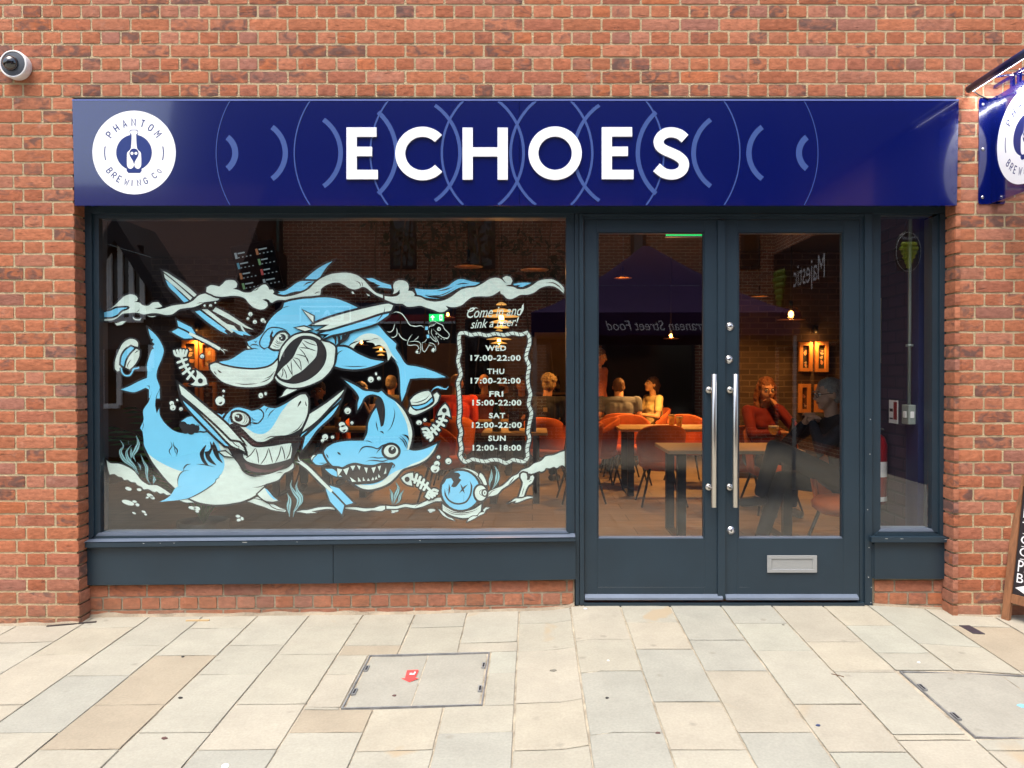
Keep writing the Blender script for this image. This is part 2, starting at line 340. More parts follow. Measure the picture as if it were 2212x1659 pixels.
# ------------------------------------------------------------------ 2d curves
def smooth(pts, closed=True, sub=5, corner=50):
    n = len(pts)
    if n < 3: return list(pts)
    P2 = [Vector((p[0], p[1])) for p in pts]
    def cor(i):
        if not closed and (i == 0 or i == n-1): return True
        a = P2[i] - P2[i-1]; b = P2[(i+1) % n] - P2[i]
        if a.length < 1e-9 or b.length < 1e-9: return True
        return math.degrees(a.angle(b)) > corner
    cs = [cor(i) for i in range(n)]; out = []
    for i in range(n if closed else n-1):
        j = (i+1) % n; p1, p2 = P2[i], P2[j]
        p0 = P2[i-1] if not cs[i] else p1*2 - p2
        p3 = P2[(j+1) % n] if not cs[j] else p2*2 - p1
        if cs[i] and cs[j]: out.append(tuple(p1)); continue
        # centripetal-ish tangents limited to segment length
        L = (p2-p1).length; t1 = (p2-p0); t2 = (p3-p1)
        t1 = t1.normalized()*L if t1.length > 1e-9 else (p2-p1); t2 = t2.normalized()*L if t2.length > 1e-9 else (p2-p1)
        if cs[i]: t1 = (p2-p1)
        if cs[j]: t2 = (p2-p1)
        for k in range(sub):
            t = k/sub; h00 = 2*t**3-3*t*t+1; h10 = t**3-2*t*t+t; h01 = -2*t**3+3*t*t; h11 = t**3-t*t
            out.append(tuple(p1*h00 + t1*h10*0.85 + p2*h01 + t2*h11*0.85))
    if not closed: out.append(tuple(P2[-1]))
    return out
def strip(pts, w, closed=False, taper=0.0):
    """mitred strip along 2d pts -> (verts2d, faces). taper: fraction of length at each end that narrows"""
    q = [Vector((p[0], p[1])) for p in pts]; r = [q[0]]
    for p in q[1:]:
        if (p - r[-1]).length > 1e-6: r.append(p)
    if closed and (r[0]-r[-1]).length < 1e-6: r.pop()
    n = len(r)
    if n < 2: return [], []
    L = [0]
    for i in range(1, n): L.append(L[-1] + (r[i]-r[i-1]).length)
    vs = []
    for i in range(n):
        a = r[i] - r[i-1] if (i > 0 or closed) else r[1]-r[0]
        b = r[(i+1) % n] - r[i] if (i < n-1 or closed) else r[i]-r[i-1]
        a = a.normalized(); b = b.normalized(); t = a + b
        if t.length < 1e-6: t = b
        t = t.normalized(); nn = Vector((-t.y, t.x)); c = max(0.45, nn.dot(Vector((-a.y, a.x))))
        ww = w/2/c
        if taper and not closed:
            u = L[i]/L[-1]; e = min(u, 1-u)/taper; ww *= max(0.12, min(1, e))
        vs += [tuple(r[i] + nn*ww), tuple(r[i] - nn*ww)]
    fs = [(2*i, 2*i+1, (2*((i+1) % n))+1, 2*((i+1) % n)) for i in range(n if closed else n-1)]
    return vs, fs
# ================================================================== ground
YF = 0.10                                   # plane of the shop front frames
def gbase(x):
    pts = [(-9, -0.13), (-2.75, -0.085), (-2.55, -0.075), (-0.7, -0.058), (0.15, -0.032), (0.28, -0.004), (2.0, -0.004), (2.4, -0.03), (2.8, -0.04), (9, -0.08)]
    if x <= pts[0][0]: return pts[0][1]
    for (a, za), (b, zb) in zip(pts, pts[1:]):
        if x <= b: return za + (zb-za)*(x-a)/(b-a)
    return pts[-1][1]
FALL = 0.030
def gz(x, y): return gbase(x) + FALL*min(0.12, max(-6.0, y))
def G(px, py):
    d = ray(px, py); t = 3.0
    for _ in range(30):
        p = CAM + d*t; t = (gz(p.x, p.y) - CAM.z)/d.z
    return CAM + d*t
base_mb = MB()
xs = [-14, -9, -6, -4, -2.75, -2.55, -1.6, -0.7, 0.15, 0.28, 1.2, 2.0, 2.4, 2.8, 4, 6, 9, 14]; ys = [0.12, 0, -0.5, -1.5, -3, -4.5, -6, -9, -16, -40]
vs = [(x, y, gz(x, y) - 0.0055) for y in ys for x in xs]; nx = len(xs)
fs = [(j*nx+i, (j+1)*nx+i, (j+1)*nx+i+1, j*nx+i+1) for j in range(len(ys)-1) for i in range(nx-1)]
base_mb.add(vs, fs, M['bed']); base_mb.build('paving_bed', kind='structure')
# access covers (rectangles left free in the paving)
def grect(q):
    g = [G(*p) for p in q]
    return [(g[0].x+g[3].x)/2, (g[1].x+g[2].x)/2, (g[2].y+g[3].y)/2, (g[0].y+g[1].y)/2]   # x0,x1,y0(near),y1(far)
COV1 = grect([(798, 1414), (1058, 1411), (1041, 1527), (740, 1527.5)])
COV2 = grect([(1952, 1455.5), (2400, 1461), (2500, 1602), (2109, 1600)]); COV2[1] = COV2[0] + 0.95
wallx = [-17-111, -17, 95, 223, 340, 451, 566, 675, 789, 900, 1010, 1122, 1233, 1344, 1454, 1566, 1679, 1792, 1894, 2007, 2129, 2250, 2370]
sx = [G(p, 1322).x for p in wallx]
while sx[0] > -6: sx.insert(0, sx[0]-0.298)
while sx[-1] < 6: sx.append(sx[-1]+0.298)
def jy(px, zlist): return [G(px, 1221+z/3.0).y for z in zlist]
_tr = {95: [502, 700, 1080], 223: [403, 581, 905], 340: [520, 715, 1085], 451: [408, 583, 905, 1195], 566: [517, 708, 1083], 675: [408, 578, 900, 1195],
       789: [520, 708, 920, 1084], 900: [403, 578, 915, 1200], 1010: [500, 700, 1085], 1122: [375, 550, 890, 1195], 1233: [480, 685, 1083],
       1344: [370, 545, 885, 1195], 1454: [485, 684, 1083], 1566: [378, 555, 900, 1210], 1679: [497, 692, 1095], 1792: [390, 570, 690, 1200], 1894: [520, 700, 1140, 1223], 2007: [400, 690, 1150]}
def cutrect(r, c):
    x0, x1, y0, y1 = r; a0, a1, b0, b1 = c
    if x1 <= a0 or x0 >= a1 or y1 <= b0 or y0 >= b1: return [r]
    out = []
    if y1 > b1: out.append((x0, x1, b1, y1))
    if y0 < b0: out.append((x0, x1, y0, b0))
    m0, m1 = max(y0, b0), min(y1, b1)
    if x0 < a0: out.append((x0, a0, m0, m1))
    if x1 > a1: out.append((a1, x1, m0, m1))
    return [q for q in out if q[1]-q[0] > 0.012 and q[3]-q[2] > 0.012]
pav = MB(); prnd = random.Random(11)
PAL = [((0.337, 0.319, 0.256), 5), ((0.330, 0.317, 0.259), 5), ((0.347, 0.322, 0.258), 4), ((0.320, 0.317, 0.262), 2), ((0.352, 0.324, 0.253), 3), ((0.342, 0.315, 0.249), 1)]
def slabcol(x, y):
    c = prnd.choices([p[0] for p in PAL], [p[1] for p in PAL])[0]; k = prnd.uniform(0.96, 1.05)
    return [c[0]*k, c[1]*k, c[2]*k, prnd.choice([0.1, 0.2, 0.25, 0.3, 0.36])]
tans = [(845, 1505), (745, 1560), (822, 1402), (235, 1500), (270, 1575), (520, 1650), (2190, 1440)]
greys = [(1010, 1620), (1340, 1540), (1700, 1600), (1600, 1380), (1640, 1440), (560, 1620), (1420, 1500), (60, 1540), (1390, 1640), (1650, 1335)]
tanp = [G(*p) for p in tans]; greyp = [G(*p) for p in greys]
def slab(x0, x1, y0, y1):
    for c in (COV1, COV2):
        m = 0.016 if c is COV2 else 0.006
        rr = cutrect((x0, x1, y0, y1), (c[0]-m, c[1]+m, c[2]-m, c[3]+m))
        if rr != [(x0, x1, y0, y1)]:
            for r in rr: slab(*r)
            return
    col = slabcol(x0, y0)
    for p in tanp:
        if x0 < p.x < x1 and y0 < p.y < y1: col = [0.312, 0.270, 0.200, 0.1]
    for p in greyp:
        if x0 < p.x < x1 and y0 < p.y < y1: col = [0.305, 0.302, 0.256, 0.2]
    g = 0.0046; x0 += g*prnd.uniform(.5, 1.2); x1 -= g*prnd.uniform(.5, 1.2); y0 += g*prnd.uniform(.4, 1.0); y1 -= g*prnd.uniform(.4, 1.0)
    dz = prnd.uniform(0, 0.0016); b = 0.002
    nxx = max(1, int((x1-x0)/0.08)); nyy = max(1, int((y1-y0)/0.08))
    X = [x0] + [x0+b+(x1-x0-2*b)*i/nxx for i in range(nxx+1)] + [x1]; Y = [y0] + [y0+b+(y1-y0-2*b)*j/nyy for j in range(nyy+1)] + [y1]
    vs = []
    for j, y in enumerate(Y):
        for i, x in enumerate(X):
            e = (i in (0, len(X)-1)) or (j in (0, len(Y)-1))
            wob = 0.0014*noise.noise(Vector((x*9, y*9, dz*900)))
            ox = 0.0022*noise.noise(Vector((x*25, y*25, 3.1+dz*700))) if e else 0; oy = 0.0022*noise.noise(Vector((x*25, y*25, 8.7+dz*700))) if e else 0
            vs.append((x+ox, y+oy, gz(x, y) + (-0.0016 if e else dz+wob)))
    n = len(X); fs = [(j*n+i, j*n+i+1, (j+1)*n+i+1, (j+1)*n+i) for j in range(len(Y)-1) for i in range(n-1)]
    pav.add(vs, fs, M['slab'], False, tuple(col))
for i in range(len(sx)-1):
    x0, x1 = sx[i], sx[i+1]
    key = min(_tr, key=lambda k: abs(G(k, 1322).x - x0))
    cuts = []
    if abs(G(key, 1322).x - x0) < 0.05:
        xm = (x0+x1)/2
        for z in _tr[key]:
            py = 1221+z/3.0; y = -1.0
            for _ in range(12):
                t = (gz(xm, y) - CAM.z)/ray(xm/2.8*1660/2+1150, py).z
                d = ray(CX, py); y = CAM.y + d.y*((gz(xm, y)-CAM.z)/d.z)
            cuts.append(y)
    else:
        cuts = [-0.25 - 0.12*(i % 2)]
    cuts = sorted([c for c in cuts if c < -0.02], reverse=True)
    y = cuts[-1] if cuts else -0.3
    k = i
    while y > -12.9:
        y -= [0.35, 0.55, 0.44][k % 3] if y > -7 else 0.6
        k += 1; cuts.append(y)
    top = 0.10
    for c in cuts: slab(x0, x1, c, top); top = c
pav.build('stone_paving', kind='structure')

# ================================================================== brickwork
wall = empty('brick_building', (0, 0, 0), label='red brick shop building with pale lime mortar around the dark grey shop front', cat='building')
BR = [((0.384, 0.139, 0.071), 8), ((0.362, 0.125, 0.065), 7), ((0.401, 0.154, 0.086), 6), ((0.373, 0.154, 0.097), 4), ((0.339, 0.123, 0.073), 3), ((0.311, 0.134, 0.095), 2), ((0.407, 0.134, 0.060), 1)]
brnd = random.Random(5)
def one_brick(mb, a, b, c, d, yf, fn=None, dark=None, depth=0.03, end=None):
    """front face from x=a..b, z=c..d at y=yf with uneven edges"""
    col = brnd.choices([p[0] for p in BR], [p[1] for p in BR])[0]; k = brnd.uniform(0.9, 1.12)
    al = brnd.choice([0.0, 0.05, 0.1, 0.2, 0.25, 0.3, 0.38, 0.45, 0.54]) if dark is None else dark
    tint = (col[0]*k, col[1]*k, col[2]*k, al)
    nx_ = 7 if b-a > 0.15 else 5; nz_ = 4; sd = brnd.uniform(0, 100); dy = brnd.uniform(-0.002, 0.0025); vs = []
    for j in range(nz_+1):
        for i in range(nx_+1):
            u = i/nx_; v = j/nz_; e = i in (0, nx_) or j in (0, nz_)
            x = a + (b-a)*u; z = c + (d-c)*v
            cut = 0.0014 if (i in (0, nx_) and j in (0, nz_)) else 0
            x += cut*(1 if i == 0 else -1) if cut else 0; z += cut*(1 if j == 0 else -1) if cut else 0
            x += 0.0017*noise.noise(Vector((sd, u*3+j*.1, v*4))); z += 0.0020*noise.noise(Vector((u*6, sd, v*3)))
            y = yf + dy*.6 + (0.0011 if e else 0) + 0.0015*noise.noise(Vector((x*30, z*30, sd)))
            vs.append((x, y, z))
    n = nx_+1; fs = [(j*n+i, j*n+i+1, (j+1)*n+i+1, (j+1)*n+i) for j in range(nz_) for i in range(nx_)]
    ring = [i for i in range(n)] + [j*n+nx_ for j in range(1, nz_+1)] + [nz_*n+i for i in range(nx_-1, -1, -1)] + [j*n for j in range(nz_-1, 0, -1)]
    k0 = len(vs); vs += [(vs[r][0], yf+depth, vs[r][2]) for r in ring]; m = len(ring)
    fs += [(ring[(q+1) % m], ring[q], k0+q, k0+(q+1) % m) for q in range(m)]
    if fn: vs = [fn(v) for v in vs]
    mb.add(vs, fs, M['brick'], False, tint)
H = 0.075; J = 0.0059
Z0 = P(0, 209).z
bw = MB()
# upper wall: English bond
xh = P(49, 195).x; xst = P(113, 170).x
for r in range(0, 22):
    z = Z0 + r*H
    if r % 2 == 0: p = 0.1125; x = xh - 0.1125*24
    else: p = 0.225; x = xst - 0.225*11
    while x < 5.0:
        one_brick(bw, x+J, x+p-J, z+J, z+H-J, 0.0); x += p
XL = P(160, 500).x; XR = P(2063, 500).x      # edges of the opening
XLb = P(171, 1330).x
def edgeL(z): return XL + (XLb-XL)*max(0, min(1, (2.2-z)/2.2))
for r in range(1, 42):                      # pilasters: Flemish bond with quoins
    z = Z0 - r*H
    if r % 2 == 1: off = P(28.6, 400).x; seq = [0.225, 0.1125]
    else: off = P(49.7, 400).x; seq = [0.1125, 0.225]
    # left side
    x = off - 0.3375*9; k = 0; e = edgeL(z+H/2); e = XL if z > 2.35 else e
    while x < e - 0.03:
        w = seq[k % 2]; x1 = x + w
        if x1 > e - 0.05: x1 = e + J
        if x1 > -5.3 and z + H > gbase(-3) - 0.02:
            one_brick(bw, x+J, x1-J, z+J, z+H-J, 0.0)
        x = x1; k += 1
    if r % 2 == 1: off = P(2108, 400).x; seq = [0.225, 0.1125]
    else: off = P(2129, 400).x; seq = [0.1125, 0.225]
    e = XR + 0.004*math.sin(r)
    if z + H > gbase(2.6) - 0.02:
        one_brick(bw, e, off-J, z+J, z+H-J, 0.0); x = off; k = 0
        while x < 5.0:
            w = seq[k % 2]; one_brick(bw, x+J, x+w-J, z+J, z+H-J, 0.0); x += w; k += 1
# reveals of the opening (return faces)
def ret(side):
    for r in range(1, 42):
        z = Z0 - r*H
        e = (edgeL(z+H/2) if side < 0 else XR)
        w = YF if r % 2 else 0.06
        fn = (lambda v, e=e: (e - (v[1]), v[0], v[2])) if side < 0 else (lambda v, e=e: (e + v[1] - 0.0, YF + 0.02 - v[0], v[2]))
        if z < -0.15: continue
        one_brick(bw, 0.006, YF+0.03, z+J, z+H-J, -0.003, fn)
ret(-1); ret(1)
# mortar bodies
bw.box((-5.2, 0.0038, Z0-0.002), (5.1, 0.30, Z0+22*H), M['mortar'])
bw.hexa([(-5.2, 0.0038, -0.3), (XLb-0.010, 0.0038, -0.3), (XL-0.010, 0.0038, Z0), (-5.2, 0.0038, Z0)], [(-5.2, 0.30, -0.3), (XLb-0.010, 0.30, -0.3), (XL-0.010, 0.30, Z0), (-5.2, 0.30, Z0)], M['mortar'])
bw.box((XR+0.008, 0.0040, -0.3), (5.1, 0.30, Z0-0.0021), M['mortar'])
bw.build('wall', wall)
# coping on top so the wall ends as a wall
cp = MB(); cp.box((-5.3, -0.05, Z0+22*H+0.001), (5.2, 0.4, Z0+22*H+0.07), M['slab'], 0.01); cp.build('coping', wall)

# plinths under the window and side light, following the slope of the sill
pl = MB()
def slope(px):                              # how far (px) the courses drop towards the left
    return 12.0*max(0.0, (1240-px)/1055.0)
def plinth(pxa, pxb, first, rows, mort, yp):
    pxs = pxa; py0 = first
    def fn(v):
        px = v[0]; py = v[2]; q = P(px, -py + slope(px), yp)
        return (q.x, v[1], q.z)
    w = 82.5
    for r in range(rows):
        a = 1252 + r*27.5; b = a + 27.5
        p = w if r % 2 == 0 else w/2
        x = pxa - (0.45*w if r % 2 == 0 else 0.1*w); k = 0
        while x < pxb:
            x0 = max(x, pxa); x1 = min(x+p, pxb)
            if x1-x0 > 12:
                brick_px(pl, x0+2, x1-2, a+2.0, b-2.0, yp)
            x += p
def brick_px(mb, px0, px1, py0, py1, yp):
    """brick given in picture units on the plinth plane (courses drop to the left)"""
    a = P(px0, py1, yp); b = P(px1, py0, yp); sh = [slope(px0), slope(px1)]
    za = P(px0, py1+sh[0], yp).z; zb = P(px1, py1+sh[1], yp).z
    def fn(v): 
        u = (v[0]-a.x)/(b.x-a.x); return (v[0], v[1], v[2] + (za-a.z)*(1-u) + (zb-P(px1, py1, yp).z)*u)
    one_brick(mb, a.x, b.x, a.z, b.z, yp, fn, dark=brnd.choice([0, .1, .2, .3, .4]))
for (x0, x1) in ((188, 1241), (1886, 2054)):
    pl = MB(); plinth(x0+1, x1-1, 1252, 4, None, YF+0.012)
    a = P(x0, 1100, YF+.02); b = P(x1, 1100, YF+.02)
    pl.box((a.x-0.03, YF+0.0165, -0.3), (b.x, YF+0.25, 0.34), M['mortar_dirty'])
    pl.build('plinth', wall)
# mortar fillet where brick meets paving
fl = MB()
def fillet(x0, x1, y, h=0.018, d=0.02):
    n = max(2, int((x1-x0)/0.05)); vs = []
    for i in range(n+1):
        x = x0+(x1-x0)*i/n; w = d*(0.7+0.6*abs(noise.noise(Vector((x*7, y, 1))))); hh = h*(0.5+0.9*abs(noise.noise(Vector((x*5, y, 4)))))
        vs += [(x, y-w, gz(x, y-w)-0.002), (x, y, gz(x, y)+hh), (x, y+0.03, gz(x, y)+hh)]
    fs = []
    for i in range(n):
        b = 3*i; fs += [(b, b+3, b+4, b+1), (b+1, b+4, b+5, b+2)]
    fl = MB(); fl.add(vs, fs, M['mortar_dirty'], True); fl.build('mortar_fillet', wall)
fillet(P(190, 1300, YF).x, P(1241, 1300, YF).x, YF+0.010, 0.022, 0.025); fillet(P(1886, 1300, YF).x, 2.46, YF+0.010); fillet(-5.1, XLb, -0.002); fillet(XR, 5.0, -0.002)

# ================================================================== shop front joinery
def bar(mb, pa, pb, y0, y1, m=None, bev=0.004):
    """rectangular member from picture point pa (left, top) to pb (right, bottom), front at y0"""
    a = P(pa[0], pa[1], y0); b = P(pb[0], pb[1], y0)
    mb.box((a.x, y0, b.z), (b.x, y1, a.z), m or M['paint'], bev)
def slant(mb, p0, p1, p2, p3, y0, y1, m=None):
    """member from four picture points: top left, top right, bottom right, bottom left"""
    q = [P(p[0], p[1], y0) for p in (p3, p2, p1, p0)]
    mb.hexa([(v.x, y0, v.z) for v in q], [(v.x, y1, v.z) for v in q], m or M['paint'])
win = MB()
slant(win, (178, 449), (197, 449), (202, 1158), (185, 1172), YF+0.001, YF+0.11)          # outer left post
slant(win, (197.5, 462), (213, 462), (217, 1150), (202.5, 1158), YF+0.018, YF+0.11)      # inner left bead
slant(win, (178.2, 446), (2049, 446), (2049, 461), (178.2, 461), YF, YF+0.14)            # head across
slant(win, (213.2, 461.5), (1240, 461.5), (1240, 470), (213.2, 471), YF+0.016, YF+0.11)
slant(win, (1222.5, 462), (1240.5, 462), (1241.5, 1159), (1223.5, 1148), YF+0.017, YF+0.11)
slant(win, (1241.5, 461.5), (1250, 461.5), (1251.5, 1307), (1243.5, 1307), YF+0.003, YF+0.13)   # post between window and doors
slant(win, (1251.3, 461.5), (1260.5, 461.5), (1262, 1307), (1252.8, 1307), YF-0.006, YF+0.13)
# sill stack, three steps, dropping a little to the left
slant(win, (213, 1151), (1223, 1147.5), (1228, 1152), (206, 1157.5), YF+0.012, YF+0.11, M['paint_light'])
slant(win, (206, 1158), (1230, 1152.5), (1236, 1156), (198, 1164), YF+0.006, YF+0.11)
slant(win, (198, 1164.5), (1236, 1156.5), (1240, 1160), (190, 1169.5), YF-0.001, YF+0.11, M['paint_light'])
win_o = win.build('shop_window', wall, label='wide shop window painted with a blue shark mural')
sill = MB()
slant(sill, (184, 1171), (1243, 1160.5), (1243, 1169.5), (184, 1183), YF-0.045, YF+0.08)
sill.hexa([(-2.66, YF-0.045, P(184, 1171, YF-.045).z), (P(1243, 1160, YF-.045).x, YF-0.045, P(1243, 1160.5, YF-.045).z), (P(1243, 1160, YF-.045).x, YF+0.03, P(1243, 1160.5, YF-.045).z+0.012), (-2.66, YF+0.03, P(184, 1171, YF-.045).z+0.012)],
          [(-2.66, YF-0.045, P(184, 1172, YF-.045).z-0.002), (P(1243, 1160, YF-.045).x, YF-0.045, P(1243, 1161.5, YF-.045).z-.002), (P(1243, 1160, YF-.045).x, YF+0.03, P(1243, 1161.5, YF-.045).z-0.002), (-2.66, YF+0.03, P(184, 1172, YF-.045).z-0.002)], M['paint_light'])
sill.build('sill', win_o)
ris = MB()
slant(ris, (186.5, 1183.5), (719, 1177), (719, 1260.5), (188.5, 1264), YF-0.018, YF+0.06)
slant(ris, (720.3, 1177), (1243, 1170.2), (1243.5, 1251.5), (720.3, 1260.2), YF-0.018, YF+0.06)
ris.build('stall_riser', wall)
ris2 = MB()
slant(ris2, (1889, 1172.5), (2049.5, 1172.5), (2049.5, 1250.5), (1889, 1250.5), YF-0.018, YF+0.06)
slant(ris2, (1884.5, 1176), (1888.6, 1176), (1888.6, 1249), (1884.5, 1249), YF-0.012, YF+0.06)
ris2.build('stall_riser', wall)
# side light
sw = MB()
slant(sw, (1884.5, 461.5), (1902.5, 461.5), (1902, 1150), (1884.5, 1160), YF+0.016, YF+0.11)
slant(sw, (2014, 470), (2029.5, 462), (2029.5, 1152), (2013, 1147), YF+0.016, YF+0.11)
slant(sw, (2030, 461.5), (2049, 461.5), (2049, 1160), (2030, 1160), YF+0.001, YF+0.12)
slant(sw, (1902.6, 461.5), (2014, 461.5), (2014, 466), (1902.6, 466), YF+0.018, YF+0.11)
slant(sw, (1902.5, 1143), (2013, 1143), (2017, 1148), (1898, 1148), YF+0.012, YF+0.11, M['paint_light'])
slant(sw, (1898, 1148.5), (2017, 1148.5), (2024, 1153.5), (1892, 1153.5), YF+0.006, YF+0.11)
slant(sw, (1892, 1154), (2029.5, 1154), (2029.5, 1160), (1888, 1160), YF-0.001, YF+0.11)
sw_o = sw.build('side_window', wall)
ss = MB(); slant(ss, (1883, 1161), (2051.5, 1161), (2051.5, 1171.8), (1883, 1171.8), YF-0.045, YF+0.08); ss.build('sill', sw_o)
# door frame
df = MB()
slant(df, (1857, 466), (1868, 466), (1868.5, 1307), (1857.5, 1307), YF+0.012, YF+0.13)
slant(df, (1868.3, 461.5), (1884.2, 461.5), (1884.2, 1307), (1868.8, 1307), YF-0.006, YF+0.13)
slant(df, (1261, 461.5), (1868, 461.5), (1868, 466), (1261, 466), YF-0.004, YF+0.12)
slant(df, (1261, 466.3), (1857, 466.3), (1857, 474.5), (1261, 474.5), YF+0.012, YF+0.12)
slant(df, (1262.3, 1302.5), (1868, 1302.5), (1868, 1312), (1262.3, 1312), YF-0.016, YF+0.16, M['paint'])
df.build('door_frame', wall)
gasket = MB()
slant(gasket, (1262, 474.8), (1856.8, 474.8), (1856.8, 1302), (1262, 1302), YF+0.055, YF+0.058, M['dark_gap'])
GY = YF + 0.038                              # glass plane
def pane(mb, pts, y=GY, t=0.008):
    """pane front reflects, back face clear"""
    q = [P(p[0], p[1], y) for p in pts]
    f = [(v.x, y, v.z) for v in q]; b = [(v.x, y+t, v.z) for v in q]
    mb.add(f, [(3, 2, 1, 0)], M['glass']); mb.add(b, [(0, 1, 2, 3)], M['glass_back'])
    mb.add(f + b, [(0, 1, 5, 4), (1, 2, 6, 5), (2, 3, 7, 6), (3, 0, 4, 7)], M['glass_back'])
def door(x0, x1, gx0, gx1, label):
    d = MB(); y0 = YF+0.014; y1 = YF+0.058; T = 475.5; Bm = 1283; gt, gb = 501, 1163.5
    slant(d, (x0, T), (gx0, T), (gx0, Bm+12), (x0, Bm+12), y0, y1)
    slant(d, (gx1, T), (x1, T), (x1, Bm+12), (gx1, Bm+12), y0, y1)
    slant(d, (gx0+.2, T), (gx1-.2, T), (gx1-.2, gt), (gx0+.2, gt), y0+0.0005, y1)
    slant(d, (gx0+.2, gb), (gx1-.2, gb), (gx1-.2, Bm+12), (gx0+.2, Bm+12), y0+0.0005, y1)
    # glazing bead
    bd = 3.2; yb = y0+0.008
    slant(d, (gx0+.3, gt+.2), (gx0+bd, gt+.2), (gx0+bd, gb-.2), (gx0+.3, gb-.2), yb, y1-.002); slant(d, (gx1-bd, gt+.2), (gx1-.3, gt+.2), (gx1-.3, gb-.2), (gx1-bd, gb-.2), yb, y1-.002)
    slant(d, (gx0+bd+.1, gt+.2), (gx1-bd-.1, gt+.2), (gx1-bd-.1, gt+bd), (gx0+bd+.1, gt+bd), yb+.0003, y1-.002)
    slant(d, (gx0+bd+.1, gb-bd), (gx1-bd-.1, gb-bd), (gx1-bd-.1, gb-.2), (gx0+bd+.1, gb-.2), yb-.004, y1-.002, M['paint_light'])
    o = d.build('door', wall, label=label)
    # weather board at the foot
    w = MB(); a = P(x0+0.8, 1283.5, y0-.004); b = P(x1-0.8, 1296, y0-.03)
    w.hexa([(a.x, y0-0.032, b.z), (b.x, y0-0.032, b.z), (b.x, y0-0.032, b.z+0.012), (a.x, y0-0.032, b.z+0.012)],
           [(a.x, y0-0.001, b.z), (b.x, y0-0.001, b.z), (b.x, y0-0.001, a.z), (a.x, y0-0.001, a.z)], M['paint_light'])
    w.build('weather_board', o)
    g = MB(); pane(g, [(gx0+1, gt+1), (gx1-1, gt+1), (gx1-1, gb-1), (gx0+1, gb-1)], GY+0.002); g.build('glass_pane', o)
    return o
dl = door(1262.3, 1562.5, 1290, 1522.5, 'left door leaf with the centre cover strip')
dr = door(1565.5, 1856.3, 1593.5, 1822, 'right door leaf with three locks and a letter box')
ms = MB(); slant(ms, (1551, 476), (1566.5, 476), (1566.5, 1293), (1551, 1293), YF-0.002, YF+0.012); ms.build('cover_strip', dl)
def handle(px, door_o):
    m = MB(); yh = YF-0.062; a = P(px, 808, yh); b = P(px, 1096, yh); r = 0.0155
    m.lathe([(0.001, b.z), (r-.001, b.z), (r, b.z+.001), (r, a.z-.001), (r-.001, a.z), (0.001, a.z)], (a.x, yh, 0), M['steel'], 20)
    for py in (843, 1055):
        q = P(px-5, py, yh+.02); m.tube([(a.x, yh, q.z), (a.x-0.015, yh+0.045, q.z), (a.x-0.015, YF+0.012, q.z)], 0.008, M['steel'], 10)
        m.lathe([(0.001, -0.005), (0.017, -0.005), (0.02, 0.0), (0.02, 0.012)], (a.x-0.015, YF+0.004, q.z), M['steel'], 16, 'y')
    m.build('handle', door_o)
handle(1543, dl); handle(1589, dr)
for (px, py) in ((1578, 705), (1576, 776.5), (1580, 1147)):
    m = MB(); q = P(px, py, YF); y0 = YF+0.012
    m.lathe([(0.0005, -0.010), (0.014, -0.010), (0.017, -0.006), (0.0175, -0.003), (0.0235, -0.002), (0.0245, 0.002), (0.0245, 0.004)], (q.x, y0, q.z), M['chrome'], 24, 'y')
    m.box((q.x-0.0025, y0-0.0115, q.z-0.006), (q.x+0.0025, y0-0.0101, q.z+0.006), M['black'], 0.0005)
    m.build('lock', dr)
lb = MB(); y0 = YF+0.013
for (a, b) in (((1657.5, 1200), (1765, 1207.5)), ((1657.5, 1230), (1765, 1237)), ((1657.5, 1207.6), (1667, 1229.9)), ((1755.5, 1207.6), (1765, 1229.9))):
    bar(lb, a, b, y0-0.008, y0, M['alu'], 0.0012)
bar(lb, (1667.2, 1208), (1755.3, 1229.7), y0-0.003, y0, M['alu'], 0.001)
lb.build('letter_box', dr)
# big window glass
wg = MB(); pane(wg, [(213, 470), (1223.5, 470), (1224, 1149), (216, 1152)], GY); glass_o = wg.build('glass_pane', win_o)
sg = MB(); pane(sg, [(1902, 466), (2014.5, 466), (2013.5, 1144), (1902, 1144)], GY); sg.build('glass_pane', sw_o)
# dark soffit between brick lintel and frame
so = MB()
so.box((XL-0.03, 0.02, P(0, 447, YF).z+0.001), (XR+0.03, 0.29, Z0-0.004), M['dark_gap']); so.build('lintel_backing', wall)

# ================================================================== fascia sign
FY = -0.030
fs_ = empty('fascia_sign', P(1113, 330, FY), label='long navy blue fascia sign reading ECHOES in white letters above the shop front', cat='sign')
def loc(o): return None
FO = Vector(fs_.location)
def FP(px, py, y): return P(px, py, y) - FO
def bx(mb, pa, pb, y0, y1, m, bev=0.0):
    a = FP(pa[0], pa[1], y0 + 0); b = FP(pb[0], pb[1], y0 + 0); mb.box((a.x, y0-FO.y, b.z), (b.x, y1-FO.y, a.z), m, bev)
pn = MB()
def fq(pts, y0, y1, m):
    q = [P(p[0], p[1], FY)-FO for p in pts]; pn.hexa([(v.x, y0-FO.y, v.z) for v in q], [(v.x, y1-FO.y, v.z) for v in q], m)
fq([(161, 444), (1121.3, 444), (1121.3, 218), (156, 216)], FY, 0.002, M['navy'])
fq([(1122, 444), (2067, 444), (2071, 218), (1122, 218)], FY, 0.002, M['navy'])
pn.build('panel', fs_)
tr_ = MB(); q = [P(156, 215.2, FY)-FO, P(2071, 217, FY)-FO]
tr_.box((q[0].x, -0.002, q[1].z-0.002), (q[1].x, 0.05, q[0].z+0.0015), mat('pale_top_edge', (0.12, 0.16, 0.42), 0.3)); tr_.build('top_trim', fs_)
bk = MB(); a = P(158, 212, FY)-FO; b = P(2069, 212, FY)-FO; bk.box((a.x, 0.015, a.z-0.02), (b.x, 0.056, a.z+0.006), M['dark_gap']); bk.build('flashing', fs_)
